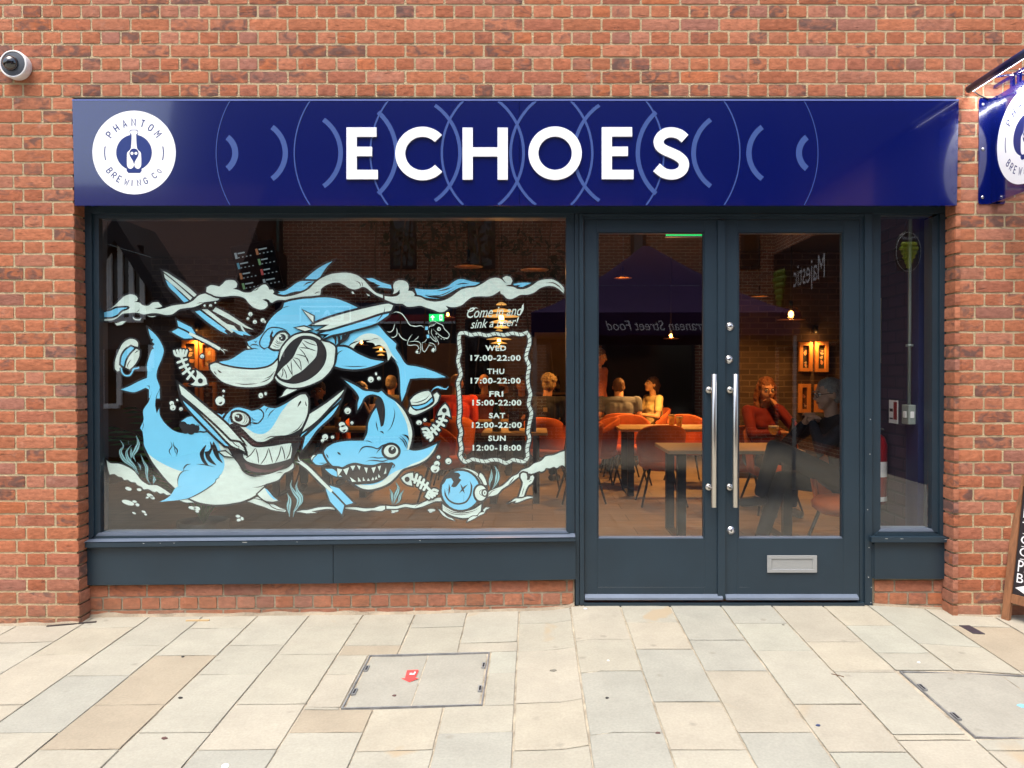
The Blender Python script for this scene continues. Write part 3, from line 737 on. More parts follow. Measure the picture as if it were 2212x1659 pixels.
# printed arcs
def clip_arc(pts, y0, y1): return pts
def arcs(mirror):
    data = [(514.7, 13, 42.5, 34), (622, 11.3, 69, 56), (740.9, 10, 88.6, 72), (861, 9.3, 118, 88), (997.4, 7.5, 125, 103),
            (1134, 6, 142.7, None), (1282, 5, 160, None), (1435.8, 3.6, 185, None), (1599.5, 2.6, 203, None), (1767.7, 1.6, 227, None)]
    out = []
    for i, (rx, w, r, h) in enumerate(data):
        cxx = rx - w/2 - r; hh = h if h else 112.5
        a = math.asin(min(0.999, hh/r)); pts = []
        for k in range(33):
            t = -a + 2*a*k/32; pts.append((cxx + r*math.cos(t), 330.5 - r*math.sin(t)))
        if mirror: pts = [(2234-x, y) for x, y in pts]
        out.append((pts, w))
    return out
mb = MB(); k = 0
for mirr in (False, True):
    for pts, w in arcs(mirr):
        vs, fcs = strip(pts, w); yy = FY - 0.0004 - 0.00008*k; k += 1
        vs = [(v[0], min(443.2, max(219.0, v[1]))) for v in vs]
        mb.add([FP(v[0], v[1], FY) * 1 + Vector((0, yy-FY, 0)) for v in vs], fcs, M['arc'])
mb.build('printed_arcs', fs_)
# letters
LY0 = FY - 0.012
def solid(mb, pts2, m, y0=LY0, y1=FY-0.0025):
    q0 = [FP(p[0], p[1], FY) for p in pts2]; n = len(q0)
    f = [Vector((v.x, y0-FO.y, v.z)) for v in q0]; b = [Vector((v.x, y1-FO.y, v.z)) for v in q0]
    tris = tessellate_polygon([[Vector((v.x, v.z, 0)) for v in q0]])
    mb.add(f, tris, m); mb.add(f+b, [(i, (i+1) % n, n+(i+1) % n, n+i) for i in range(n)], m)
def letter(name, polys):
    m = MB()
    for pts in polys: solid(m, pts, M['letter'])
    return m.build(name, fs_)
def Eshape(x0, x1, xm, y0, y1, s=22, t=20):
    ym0, ym1 = (y0+y1)/2-t/2-4, (y0+y1)/2+t/2-4
    return [(x0, y0), (x1-3, y0), (x1-3, y0+t), (x0+s, y0+t), (x0+s, ym0), (xm, ym0), (xm, ym1), (x0+s, ym1), (x0+s, y1-t), (x1, y1-t), (x1, y1), (x0, y1)]
letter('letter', [Eshape(749.5, 817, 804.5, 276.5, 388)])
def ringpts(cx, cy, rx, ry, a0, a1, w, n=36):
    o = [(cx+rx*math.cos(a0+(a1-a0)*i/n), cy-ry*math.sin(a0+(a1-a0)*i/n)) for i in range(n+1)]
    i_ = [(cx+(rx-w)*math.cos(a0+(a1-a0)*i/n), cy-(ry-w)*math.sin(a0+(a1-a0)*i/n)) for i in range(n, -1, -1)]
    return o + i_
letter('letter', [ringpts(913, 332.7, 58.5, 57.7, R(44), R(317), 21.5)])
letter('letter', [[(999.5, 277), (1021.5, 277), (1021.5, 319.5), (1075, 319.5), (1075, 277), (1097, 277), (1097, 389), (1075, 389), (1075, 339), (1021.5, 339), (1021.5, 389), (999.5, 389)]])
letter('letter', [ringpts(1199, 332, 57.5, 57.5, R(0.2), R(180), 21.5), ringpts(1199, 332, 57.5, 57.5, R(180.2), R(360), 21.5)])
letter('letter', [Eshape(1299.5, 1368, 1356, 276, 388)])
# S as one stroked path
cl = [(1479.0, 300.5), (1468, 291.5), (1452, 287), (1437, 289), (1426.5, 296.5), (1422, 307), (1425.5, 318), (1436, 325.5), (1450, 331.5), (1464, 338.5), (1474.5, 348), (1477, 358), (1472.5, 369), (1461, 376.5), (1446, 378), (1432, 374), (1417.5, 362.5)]
cl = smooth(cl, closed=False, sub=4, corner=170)
vs, fcs = strip(cl, 21.5); n = len(vs)//2
letter('letter', [[vs[2*i] for i in range(n)] + [vs[2*i+1] for i in range(n-1, -1, -1)]])
# round emblem, drawn in unit coordinates
def emblem(fn, parent, mwhite, mblue, name='emblem'):
    """fn(u, v, k) -> 3d point; k counts layers towards the viewer"""
    m = MB()
    circ = lambda cx, cy, rx, ry, n=48: [(cx+rx*math.cos(2*math.pi*i/n), cy+ry*math.sin(2*math.pi*i/n)) for i in range(n)]
    def flat(pts, mt, k):
        tris = tessellate_polygon([[Vector((p[0], p[1], 0)) for p in pts]]); m.add([fn(p[0], p[1], k) for p in pts], tris, mt)
    flat(circ(0, 0, 1, 1, 72), mwhite, 0); flat(circ(0, 0, 0.43, 0.43), mblue, 1)
    flat([(-.18, -.36), (.18, -.36), (.18, -.44), (.14, -.49), (-.14, -.49), (-.18, -.44)], mblue, 2)
    body = [(-.09, .50), (-.085, .46), (-.055, .43), (-.07, .12), (-.10, .06), (-.16, .0), (-.17, -.08), (-.17, -.30), (-.14, -.37), (-.08, -.39), (-.02, -.35), (0, -.27),
            (.02, -.35), (.08, -.39), (.14, -.37), (.17, -.30), (.17, -.08), (.16, .0), (.10, .06), (.07, .12), (.055, .43), (.085, .46), (.09, .50), (.06, .525), (-.06, .525)]
    neck = [(x*1.17, y*1.03) for x, y in body if y > .40]
    flat([(-.105, .515), (-.095, .44), (-.075, .41), (-.09, .30), (.09, .30), (.075, .41), (.095, .44), (.105, .515), (.07, .545), (-.07, .545)], mblue, 1.5)
    flat(smooth(body, True, 3, 60), mwhite, 3)
    flat(smooth([(-.11, .0), (-.07, .075), (0, .095), (.07, .075), (.11, .0), (.10, -.08), (.03, -.2), (0, -.29), (-.03, -.2), (-.10, -.08)], True, 3, 60), mblue, 4)
    flat(circ(-.048, -.02, .036, .036, 14), mwhite, 5); flat(circ(.048, -.02, .036, .036, 14), mwhite, 5)
    for s in (-1, 1):
        pts = [(s*.705*math.cos(R(a)), .705*math.sin(R(a))) for a in range(-15, 13, 3)]; vs, fcs = strip(pts, .028); m.add([fn(v[0], v[1], 1) for v in vs], fcs, mblue)
    GL = {'P': ['0 0 0 2', '0 2 .7 2 1 1.75 1 1.25 .7 1 0 1'], 'H': ['0 0 0 2', '1 0 1 2', '0 1 1 1'], 'A': ['0 0 .5 2 1 0', '.2 .65 .8 .65'], 'N': ['0 0 0 2 1 0 1 2'], 'T': ['0 2 1 2', '.5 2 .5 0'],
          'O': ['.5 2 .1 1.75 0 1.4 0 .6 .1 .25 .5 0 .9 .25 1 .6 1 1.4 .9 1.75 .5 2'], 'M': ['0 0 0 2 .55 .9 1.1 2 1.1 0'], 'B': ['0 0 0 2', '0 2 .65 2 .9 1.75 .9 1.3 .6 1.05 0 1.05', '.6 1.05 1 .8 1 .25 .7 0 0 0'], 'R': ['0 0 0 2', '0 2 .7 2 1 1.75 1 1.25 .7 1 0 1', '.5 1 1 0'],
          'E': ['1 2 0 2 0 0 1 0', '0 1 .8 1'], 'W': ['0 2 .3 0 .65 1.4 1 0 1.3 2'], 'I': ['.3 0 .3 2'], 'G': ['1 1.5 .9 1.8 .5 2 .1 1.75 0 1.4 0 .6 .1 .25 .5 0 .9 .2 1 .5 1 .95 .6 .95'], 'C': ['1 1.5 .9 1.8 .5 2 .1 1.75 0 1.4 0 .6 .1 .25 .5 0 .9 .2 1 .5']}
    def arc_text(word, angs, r, top, h):
        for ch, a in zip(word, angs):
            s_ = h/2*0.92; wx = s_*0.98; t = R(a); cs, sn = math.cos(t), math.sin(t)
            for kk, st in enumerate(GL[ch]):
                q = [float(v) for v in st.split()]; pt = [((q[i]-.5)*wx, (q[i+1]-1)*s_) for i in range(0, len(q), 2)]
                vs, fcs = strip(pt, h*.15); out = []
                for lx, ly in vs:
                    if top: out.append(fn(lx*cs + (r+ly)*sn, -lx*sn + (r+ly)*cs, 1+kk*.4))
                    else: out.append(fn(lx*cs + (r-ly)*sn, lx*sn - (r-ly)*cs, 1+kk*.4))
                m.add(out, fcs, mblue)
    arc_text('PHANTOM', [-54, -36, -18, -0.5, 17, 34.5, 52], .72, True, .18)
    arc_text('BREWING', [-54, -42, -29.5, -15.5, -3, 9, 22], .73, False, .16)
    arc_text('C', [41], .73, False, .15); arc_text('O', [53.5], .75, False, .12)
    return m.build(name, parent)
ec = FP(289.8, 329.6, FY); er = 89.7/FPX*(FY-CAM.y)
M['emb_blue'] = mat('emblem_blue', (0.012, 0.03, 0.17), 0.3)
emblem(lambda u, v, k: (ec.x+u*er, -0.0012-0.0002*k, ec.z+v*er), fs_, M['letter'], M['emb_blue'])

# ================================================================== projecting sign with lamp
SX = PX(2146, 439, 2.66).x; SX = 2.655
zb = P(2146, 439, -0.01).z; zt = P(2146, 212, -0.01).z; SH = zt-zb; SW = 0.60
ps = empty('projecting_sign', (SX, 0, (zb+zt)/2), label='navy blue projecting sign with a white round emblem at the right edge', cat='sign')
m = MB()
def rrect(w0, w1, h0, h1, r, n=6):
    o = []
    for (cx, cy, a0) in ((w1-r, h1-r, 0), (w0+r, h1-r, 90), (w0+r, h0+r, 180), (w1-r, h0+r, 270)):
        for i in range(n+1): a = R(a0+90*i/n); o.append((cx+r*math.cos(a), cy+r*math.sin(a)))
    return o
pts = rrect(-SW-0.03, -0.03, -SH/2, SH/2, 0.02); n = len(pts); th = 0.018
vs = [(-th, p[0], p[1]) for p in pts] + [(th, p[0], p[1]) for p in pts]
m.add(vs, [list(range(n))[::-1], [n+i for i in range(n)]] + [(i, (i+1) % n, n+(i+1) % n, n+i) for i in range(n)], M['navy']); m.build('panel', ps)
m = MB(); pts = rrect(-0.095, 0.06, -SH/2-0.004, SH/2+0.002, 0.015); n = len(pts)
m.add([(p[0], -0.006, p[1]) for p in pts] + [(p[0], -0.0005, p[1]) for p in pts], [list(range(n)), [n+i for i in range(n)][::-1]] + [(i, n+i, n+(i+1) % n, (i+1) % n) for i in range(n)], M['navy'])
m.box((-0.024, -0.05, -SH/2), (-0.0185, -0.0062, SH/2), M['navy']); m.box((0.0185, -0.05, -SH/2), (0.024, -0.0062, SH/2), M['navy'])
m.build('wall_flange', ps)
for hz in (SH/2-0.035, 0.01, -SH/2+0.035):
    b = MB(); b.ball((-0.072, -0.008, hz), 0.0085, M['steel'], sy=0.6); b.build('bolt', ps)
for sgn in (-1, 1):
    ecy = -0.312
    emblem((lambda u, v, k: (-0.0195-0.0002*k, ecy-u*0.258, v*0.258)) if sgn < 0 else (lambda u, v, k: (0.0195+0.0002*k, ecy+u*0.258, v*0.258)), ps, M['letter'], M['emb_blue'])
# arm above and strip lamp along both sides
m = MB(); m.box((-0.012, -0.62, SH/2+0.055), (0.012, -0.0005, SH/2+0.075), M['navy'], 0.002)
for yy in (-0.16, -0.22, -0.5): m.box((-0.008, yy-0.012, SH/2), (0.008, yy+0.012, SH/2+0.056), M['navy'], 0.002); m.ball((0, yy, SH/2+0.078), 0.008, M['steel'])
m.build('bracket', ps)
M['led'] = mat('led_strip', (1, 1, 1), 0.5, emit=(0.93, 0.92, 1.0), es=7)
lx = P(2093, 195, -0.03).x - SX; lz = P(2093, 195, -0.03).z - (zb+zt)/2 + 0.005
for sgn in (-1, 1):
    m = MB(); xx = sgn*abs(lx)
    m.tube([(xx, -0.66, lz), (xx, -0.03, lz)], 0.021, mat('navy_tube', (0.006, 0.01, 0.06), 0.3), 20); 
    m.tube([(xx, -0.04, lz), (xx*0.6, -0.02, lz-0.03), (xx*0.25, -0.01, lz-0.05)], 0.004, M['black'], 8)
    m.tube([(xx, -0.2, lz), (0, -0.2, SH/2+0.065)], 0.006, M['navy'], 8); m.tube([(xx, -0.5, lz), (0, -0.5, SH/2+0.065)], 0.006, M['navy'], 8)
    tu = m.build('strip_lamp', ps)
    d = Vector((-xx, 0, -0.14)).normalized(); c = Vector((xx, 0, lz)) + d*0.0215; s_ = Vector((d.z, 0, -d.x))*0.005
    e = MB(); e.add([c+s_+Vector((0, -0.65, 0)), c-s_+Vector((0, -0.65, 0)), c-s_+Vector((0, -0.04, 0)), c+s_+Vector((0, -0.04, 0))], [(0, 1, 2, 3)], M['led'])
    e.build('light_strip', tu)
    la = bpy.data.lights.new('strip_light', 'AREA'); la.shape = 'RECTANGLE'; la.size = 0.6; la.size_y = 0.01; la.energy = 1.5; la.color = (0.95, 0.94, 1.0)
    lo = bpy.data.objects.new('strip_light', la); COL.objects.link(lo); lo.parent = tu; lo.location = c + d*0.004 + Vector((0, -0.345, 0))
    zq = (-d).to_track_quat('Z', 'Y'); X = Vector((0, 1, 0)); Zv = -d; Yv = Zv.cross(X); lo.rotation_euler = Matrix((X, Yv, Zv)).transposed().to_euler()

# ================================================================== security camera
q = P(29, 138.5, -0.05)
sc_ = empty('security_camera', (q.x, 0, q.z), label='white round dome security camera on the brick wall at the upper left', cat='camera')
m = MB(); m.lathe([(0.001, 0), (0.074, 0), (0.077, -0.008), (0.079, -0.048), (0.077, -0.055), (0.070, -0.057), (0.068, -0.054)], (0, 0, 0), M['white_plastic'], 40, 'y', closed=False); m.build('housing', sc_)
m = MB(); m.lathe([(0.0685, -0.053), (0.06, -0.055), (0.045, -0.057), (0.001, -0.058)], (0, 0, 0), mat('camera_grey', (0.055, 0.065, 0.08), 0.4), 32, 'y', closed=False)
m.build('face_plate', sc_)
m = MB(); m.ball((-0.010, -0.052, 0.002), 0.044, M['dome'], n=20); m.build('lens_dome', sc_)

# ================================================================== pavement furniture
def gpt(x, y, dz=0): return (x, y, gz(x, y)+dz)
def cover(c, name, label, split, arrow=False):
    x0, x1, y0, y1 = c; xc, yc = (x0+x1)/2, (y0+y1)/2; O = Vector((xc, yc, gz(xc, yc)))
    root = empty(name, O, label=label, cat='access cover', group='recessed access covers in the paving')
    fr = MB(); w = 0.006
    def strip_(xa, xb, ya, yb, m_, h=0.003, z0=-0.01, mb=None):
        q = [Vector(gpt(xa, ya)), Vector(gpt(xb, ya)), Vector(gpt(xb, yb)), Vector(gpt(xa, yb))]
        (mb or fr).hexa([q_-O+Vector((0, 0, h)) for q_ in q], [q_-O+Vector((0, 0, z0)) for q_ in q], m_)
    for k, mm in ((0, M['galv']),):
        strip_(x0, x0+w, y0, y1, mm); strip_(x1-w, x1, y0, y1, mm); strip_(x0+w, x1-w, y0, y0+w, mm); strip_(x0+w, x1-w, y1-w, y1, mm)
    fr.build('frame', root)
    g2 = 0.012
    xa, xb, ya, yb = x0+g2, x1-g2, y0+g2, y1-g2
    cuts = [xa] + [x0+(x1-x0)*s for s in split] + [xb]
    for i in range(len(cuts)-1):
        s_ = MB(); a_, b_ = cuts[i]+0.003, cuts[i+1]-0.003; n = 6; vs = []
        for j in range(n+1):
            for ii in range(n+1):
                x = a_+(b_-a_)*ii/n; y = ya+(yb-ya)*j/n; e = ii in (0, n) or j in (0, n)
                vs.append(Vector(gpt(x, y, -0.004 if e else 0.0008)) - O)
        s_.add(vs, [(j*(n+1)+i2, j*(n+1)+i2+1, (j+1)*(n+1)+i2+1, (j+1)*(n+1)+i2) for j in range(n) for i2 in range(n)], M['slab'], True, (0.305, 0.295, 0.248, 0.1))
        s_.build('stone_infill', root)
    for (fx, fy) in ((0.0, .28), (0.0, .72), (1.0, .28), (1.0, .72)):
        s_ = MB(); xx = x0+0.012 if fx == 0 else x1-0.030; yy = y0+(y1-y0)*fy
        strip_(xx, xx+0.018, yy-0.03, yy+0.03, M['galv'], 0.0045, -0.005, s_); strip_(xx+0.005, xx+0.013, yy-0.022, yy+0.022, M['dark_gap'], 0.0052, 0.0, s_); s_.build('lifting_key', root)
    if arrow:
        s_ = MB(); z = 0.0022
        def Q(px, py): v = G(px, py); return Vector((v.x, v.y, gz(v.x, v.y)+z+0.0)) - O
        ar = [(880, 1448.5), (902, 1447.5), (904.5, 1449), (897, 1465.5), (905, 1466), (884, 1474.5), (866, 1466), (874.5, 1466), (879, 1450)]
        s_.poly([Q(*p) for p in ar], M['red_paint'])
        z = 0.0028
        s_.poly([Q(*p) for p in [(895, 1452.3), (898.2, 1452.3), (895.6, 1458.2), (884, 1458.4), (884.6, 1457.0), (893, 1456.6)]], M['letter']); s_.poly([Q(*p) for p in [(885, 1455), (891, 1454.6), (890.6, 1455.6), (884.6, 1456)]], M['letter'])
        s_.build('painted_arrow', root)
cover(COV1, 'access_cover', 'stone filled access cover with a red painted arrow, in front of the window', [0.49], True)
cover(COV2, 'access_cover', 'larger stone filled access cover with dark metal edges at the right corner of the pavement', [0.5])
# dark metal plate by the right pier
q = [G(2072, 1352), (G(2094, 1352)), G(2128, 1370.5), G(2102, 1369.5)]
m = MB(); O = Vector((sum(v.x for v in q)/4, sum(v.y for v in q)/4, 0)); O.z = gz(O.x, O.y)
m.hexa([Vector(gpt(v.x, v.y, 0.004))-O for v in q[::-1]], [Vector(gpt(v.x, v.y, -0.004))-O for v in q[::-1]], mat('dark_plate', (0.03, 0.027, 0.04), 0.5, var=0.2))
m.build('metal_plate', label='small dark metal plate set in the paving by the right brick pier', cat='plate', loc=O)
def litter(name, pts, r, mt, label, cat, flat_=0.5):
    m = MB(); g = [G(*p) for p in pts]; O = Vector((g[0].x, g[0].y, gz(g[0].x, g[0].y)))
    m.tube([Vector(gpt(v.x, v.y, r*flat_+0.001)) - O for v in g], r, mt, 7); m.build(name, label=label, cat=cat, loc=O)
brown = mat('dead_twig', (0.11, 0.06, 0.035), 0.9)
def strip_piece(name, a, b, wy, mt, label, cat):
    A, B = G(*a), G(*b); m = MB(); d = (B-A); d.z = 0; nn = Vector((-d.y, d.x, 0)).normalized()*wy
    q = [A-nn, B-nn, B+nn, A+nn]; O = A.copy(); O.z = gz(A.x, A.y)
    m.hexa([Vector(gpt(v.x, v.y, 0.007))-O for v in q], [Vector(gpt(v.x, v.y, -0.002))-O for v in q], mt); m.build(name, label=label, cat=cat, loc=O)
strip_piece('plastic_strip', (101, 1354), (208, 1344.5), 0.006, mat('dark_strip', (0.04, 0.03, 0.03), 0.6), 'thin dark plastic strip lying at the foot of the left brick pier', 'strip')
strip_piece('wooden_strip', (402, 1342), (452, 1341), 0.006, mat('pale_wood', (0.5, 0.35, 0.18), 0.7), 'short pale wooden strip lying against the brick plinth', 'wood strip')
litter('twig', [(1796, 1457), (1812, 1460), (1823, 1463.5)], 0.0025, brown, 'curved brown twig in a paving joint, right of the doors', 'twig')
def flake(px, py, s, mt, name, label, cat, seed):
    r_ = random.Random(seed); g = G(px, py); m = MB(); O = Vector((g.x, g.y, gz(g.x, g.y))); n = 9
    top = [(s*(0.6+0.5*r_.random())*math.cos(2*math.pi*i/n), s*0.75*(0.6+0.5*r_.random())*math.sin(2*math.pi*i/n)) for i in range(n)]
    vs = [(p[0], p[1], 0.0045+FALL*p[1]) for p in top] + [(p[0]*1.15, p[1]*1.15, 0.0005+FALL*p[1]) for p in top]
    m.add(vs, [list(range(n))] + [(i, n+i, n+(i+1) % n, (i+1) % n) for i in range(n)], mt); m.build(name, label=label, cat=cat, loc=O)
leafm = mat('dry_leaf', (0.10, 0.05, 0.045), 0.8); gum = mat('old_gum', (0.16, 0.15, 0.12), 0.8); blk = mat('black_speck', (0.02, 0.018, 0.018), 0.8)
flake(852, 1503.5, .010, leafm, 'dead_leaf', 'small brown dead leaf on the red arrow access cover', 'leaf', 1)
flake(355, 1595.5, .012, leafm, 'dead_leaf', 'reddish dead leaf on a grey slab at the bottom left', 'leaf', 2)
flake(1421.5, 1584.5, .011, leafm, 'dead_leaf', 'dark narrow dead leaf near a joint below the doors', 'leaf', 3)
flake(390, 1508.5, .012, blk, 'gum_spot', 'black chewing gum spot on the paving left of the brown slab', 'gum', 4)
flake(1195.5, 1449.5, .016, gum, 'gum_spot', 'flat grey gum spot on the slab right of the access cover', 'gum', 5)
flake(1311, 1508.5, .008, blk, 'gum_spot', 'black gum speck in the middle of the slab below the left door', 'gum', 6)
flake(486, 1655, .018, M['letter'], 'paper_scrap', 'small white scrap of paper at the bottom edge', 'paper', 7)
flake(1985, 1432, .009, M['white_plastic'], 'cigarette_end', 'white cigarette end on the paving left of the larger cover', 'cigarette end', 8)
flake(1314, 1428, .008, M['white_plastic'], 'paper_scrap', 'tiny white paper scrap on a slab below the left door', 'paper', 9)
flake(1767, 1568, .010, mat('blue_bit', (0.03, 0.05, 0.13), 0.5), 'plastic_scrap', 'tiny dark blue plastic scrap on the paving, lower right', 'plastic', 10)
flake(2208, 1526, .022, mat('paleblue', (0.2, 0.5, 0.75), 0.6), 'plastic_scrap', 'light blue plastic scrap on the larger access cover at the right edge', 'plastic', 11)
flake(1265, 1315.5, .012, M['white_plastic'], 'stone_chip', 'whitish stone chip by the left foot of the door frame', 'stone chip', 12)
flake(395, 1419.5, .008, blk, 'gum_spot', 'small black gum spot on the paving in front of the plinth', 'gum', 13)
flake(1692, 1350.5, .009, gum, 'gum_spot', 'small grey gum spot just in front of the right door', 'gum', 14)

# ================================================================== chalk sign on the pavement
# left edge in view; board leans back, facing the street and turned to the left
fb = G(2165, 1336); ab = empty('sandwich_board', (fb.x, fb.y, gz(fb.x, fb.y)), 0, label='wooden framed black chalkboard with white hand lettering standing by the right brick pier', cat='chalkboard')
th_ = R(-62); ux = Vector((math.cos(th_), math.sin(th_), 0)); fwd = Vector((math.sin(th_), -math.cos(th_), 0))
lean = 0.17; HB = 0.82; WB = 0.56; SL = 0.0
def B3(u, v, d=0):                           # u across, v up the board, d out of its face; left stile splays with height
    return ux*(u + SL*v*(1 if True else 0)) + Vector((0, 0, 1))*v + fwd*(-(v*lean) + d)
def bq(mb, u0, u1, v0, v1, d0, d1, mt):
    q = [(u0, v0), (u1, v0), (u1, v1), (u0, v1)]
    mb.hexa([B3(u, v, d1) for u, v in q], [B3(u, v, d0) for u, v in q], mt)
m = MB(); bq(m, 0, 0.042, 0, HB, -0.012, 0.012, M['wood']); bq(m, WB-0.042, WB, 0, HB, -0.012, 0.012, M['wood'])
bq(m, 0.0425, WB-0.0425, 0.10, 0.15, -0.010, 0.010, M['wood']); bq(m, 0.0425, WB-0.0425, HB-0.06, HB-0.005, -0.010, 0.010, M['wood']); m.build('frame', ab)
m = MB(); bq(m, 0.0427, WB-0.0427, 0.1502, HB-0.0602, -0.004, 0.003, M['chalkboard']); m.build('board', ab)
m = MB()
for s, v, h in (('LIVE', .62, .075), ('TAPS', .535, .05), ('CIDER', .46, .048), ('ON TAP', .392, .048), ('PHANTOM', .312, .066), ('BREWING', .245, .052)):
    put_text(m, s, M['chalk'], lambda x, y: B3(x, y, 0.004), w=min(0.44, len(s)*0.048), h=h, left=0.058, cy=v)
for v in (.573, .498, .426, .355): 
    q = strip([(0.065, v-.004), (0.47, v)], 0.004); m.add([B3(p[0], p[1], 0.004) for p in q[0]], q[1], M['chalk'])
m.poly([B3(u, v, 0.0042) for u, v in [(0.055, .188), (0.12, .216), (0.115, .196), (0.36, .194), (0.36, .180), (0.115, .178), (0.12, .160)]], M['chalk'])
m.build('chalk_lettering', ab)
m = MB()                                     # rear leg
def bq2(mb, u0, u1, v0, v1, mt):
    f = lambda u, v, d: ux*(u+SL*0.9) + Vector((0, 0, 1))*v + fwd*(-(0.78*lean) - (0.78-v)*0.20 - 0.03 + d)
    q = [(u0, v0), (u1, v0), (u1, v1), (u0, v1)]; mb.hexa([f(u, v, 0.01) for u, v in q], [f(u, v, -0.01) for u, v in q], mt)
bq2(m, 0, .045, 0, .78, M['wood']); bq2(m, WB-.045, WB, 0, .78, M['wood']); bq2(m, .0455, WB-.0455, .2, .25, M['wood']); m.build('rear_frame', ab)

# chipped paint and scratches on the joinery
wh = mat('chipped_paint', (.55, .56, .55), .7)
def chip(parent, x0, x1, y0, y1, yp):
    m = MB(); a = P(x0, y0, yp); b = P(x1, y1, yp); m.poly([(a.x, yp, a.z), (b.x, yp, a.z-.0008), (b.x-.001, yp, b.z), (a.x+.002, yp, b.z+.0006)], wh); m.build('paint_chip', parent)
for (x0, x1, y) in ((308, 312, 1174.2), (345, 347.5, 1173.8), (374, 377.5, 1173.5), (523, 534, 1171.9), (640, 643, 1171), (905, 909, 1168)): chip(win_o, x0, x1, y-1.0, y+.2, YF-.0455)
for (x0, x1, y) in ((1291, 1524, 1268.4), (1597, 1619, 1268.3)): chip(dl if x0 < 1500 else dr, x0, x1, y, y+.35, YF+.0135)
for (x, y) in ((1881, 1268), (1880, 1301), (1873, 1100), (1876, 1182), (1878, 980), (1879, 905), (1875, 1246)): chip(wall, x, x+2.2, y, y+2.0, YF-.0065)
for (x0, x1, y) in ((1912, 1918, 1163), (1945, 1952, 1163.4), (2040, 2046, 1165)): chip(sw_o, x0, x1, y, y+1.0, YF-.0455)
# ================================================================== window painting (on the inner face of the glass)
RG = {1: (360, 950, 2.861), 2: (900, 950, 2.861), 3: (1500, 950, 2.8605), 4: (360, 1480, 2.7203), 5: (900, 1480, 2.7203), 6: (1500, 1480, 2.7197), 7: (1700, 1280, 2.676)}
K0 = 2212/3985.0
MW, MBL, MK, MT, MM, MG = M['m_white'], M['m_blue'], M['m_black'], M['m_teal'], M['m_maroon'], M['m_gum']
class Art:
    """one painted motif; later strokes lie nearer the viewer"""
    def __init__(s, name, base=0.0, label=None): s.mb = MB(); s.n = name; s.y = GY + 0.034 - base; s.k = 0; s.label = label; s.all = []
    def px(s, r, p): o = RG[r]; return ((p[0]/o[2]+o[0])*K0, (p[1]/o[2]+o[1])*K0)
    def _put(s, vs, fs, m):
        s.k += 1; y = s.y - 0.00007*s.k; s.mb.add([(lambda q: (q.x, y, q.z))(P(v[0], v[1], GY)) for v in vs], fs, m)
    def pts(s, t): a = [float(x) for x in t.split()]; return list(zip(a[::2], a[1::2]))
    def F(s, m, r, t, ol=4.0, corner=48, sub=4, cl=True):
        """filled smooth outline with a black line round it (ol in px)"""
        p = [s.px(r, q) for q in (s.pts(t) if isinstance(t, str) else t)]
        c = smooth(p, True, sub, corner) if cl else p
        if ol:
            vs, fs = strip(c, ol*2.0, True); s._put(vs, fs, MK)
        tr = tessellate_polygon([[Vector((q[0], q[1], 0)) for q in c]]); s._put(c, tr, m)
    def L(s, r, t, w=3.0, m=None, taper=0.35, corner=60):
        """brush line, w in zoom pixels"""
        p = [s.px(r, q) for q in (s.pts(t) if isinstance(t, str) else t)]; c = smooth(p, False, 5, corner)
        vs, fs = strip(c, w*(1.4 if m is None else 1)/RG[r][2]*K0, False, taper); s._put(vs, fs, m or MK)
    def LO(s, r, t, w, m, ol=3.2, taper=0.0):
        p = [s.px(r, q) for q in s.pts(t)]; c = smooth(p, False, 5, 60); w_ = w/RG[r][2]*K0
        vs, fs = strip(c, w_+2*ol, False, taper); s._put(vs, fs, MK); vs, fs = strip(c, w_, False, taper); s._put(vs, fs, m)
    def C(s, m, r, x, y, rx, ry=None, ol=0.0, rot=0.0, n=26):
        ry = ry or rx; o = []
        for i in range(n):
            a = 2*math.pi*i/n; u, v = rx*math.cos(a), ry*math.sin(a); o.append((x+u*math.cos(rot)-v*math.sin(rot), y+u*math.sin(rot)+v*math.cos(rot)))
        s.F(m, r, o, ol, cl=False)
    def done(s):
        return s.mb.build(s.n, win_o, label=s.label)

# ---- bones of fish
def fishbone(r, head, eye, spine, ribs, tail, er=28, ol=3.4, label=None):
    a = Art('painted_fishbone', 0.004, label); W = 27
    segs = [spine] + ribs + tail
    for t in segs:
        p = [a.px(r, q) for q in a.pts(t)]; c = smooth(p, False, 5, 60); vs, fs = strip(c, W/RG[r][2]*K0+2*ol); a._put(vs, fs, MK)
        for e in (c[0], c[-1]): a._put(*_disc(e, W/RG[r][2]*K0/2+ol), MK)
    a.F(MW, r, head, ol)
    for t in segs:
        p = [a.px(r, q) for q in a.pts(t)]; c = smooth(p, False, 5, 60); vs, fs = strip(c, W/RG[r][2]*K0); a._put(vs, fs, MW)
        for e in (c[0], c[-1]): a._put(*_disc(e, W/RG[r][2]*K0/2), MW)
    a.C(MK, r, eye[0], eye[1], er); a.done()
def _disc(c, r, n=14):
    v = [(c[0]+r*math.cos(2*math.pi*i/n), c[1]+r*math.sin(2*math.pi*i/n)) for i in range(n)]; return v, [list(range(n))]
fishbone(1, '1133 1402 1190 1440 1240 1495 1257 1560 1180 1581 1110 1575 1068 1562 1108 1540 1128 1490 1140 1450', (1180, 1522), '955 1230 985 1310 1030 1400 1120 1500',
         ['925 1318 1025 1280', '950 1376 1038 1342', '985 1442 1060 1384', '1035 1500 1100 1418'], ['885 1190 905 1235 960 1248', '920 1182 940 1240', '957 1178 962 1245', '992 1182 980 1240', '1028 1185 1012 1238 960 1250'], label='painted fish skeleton hanging head down in front of the posters')
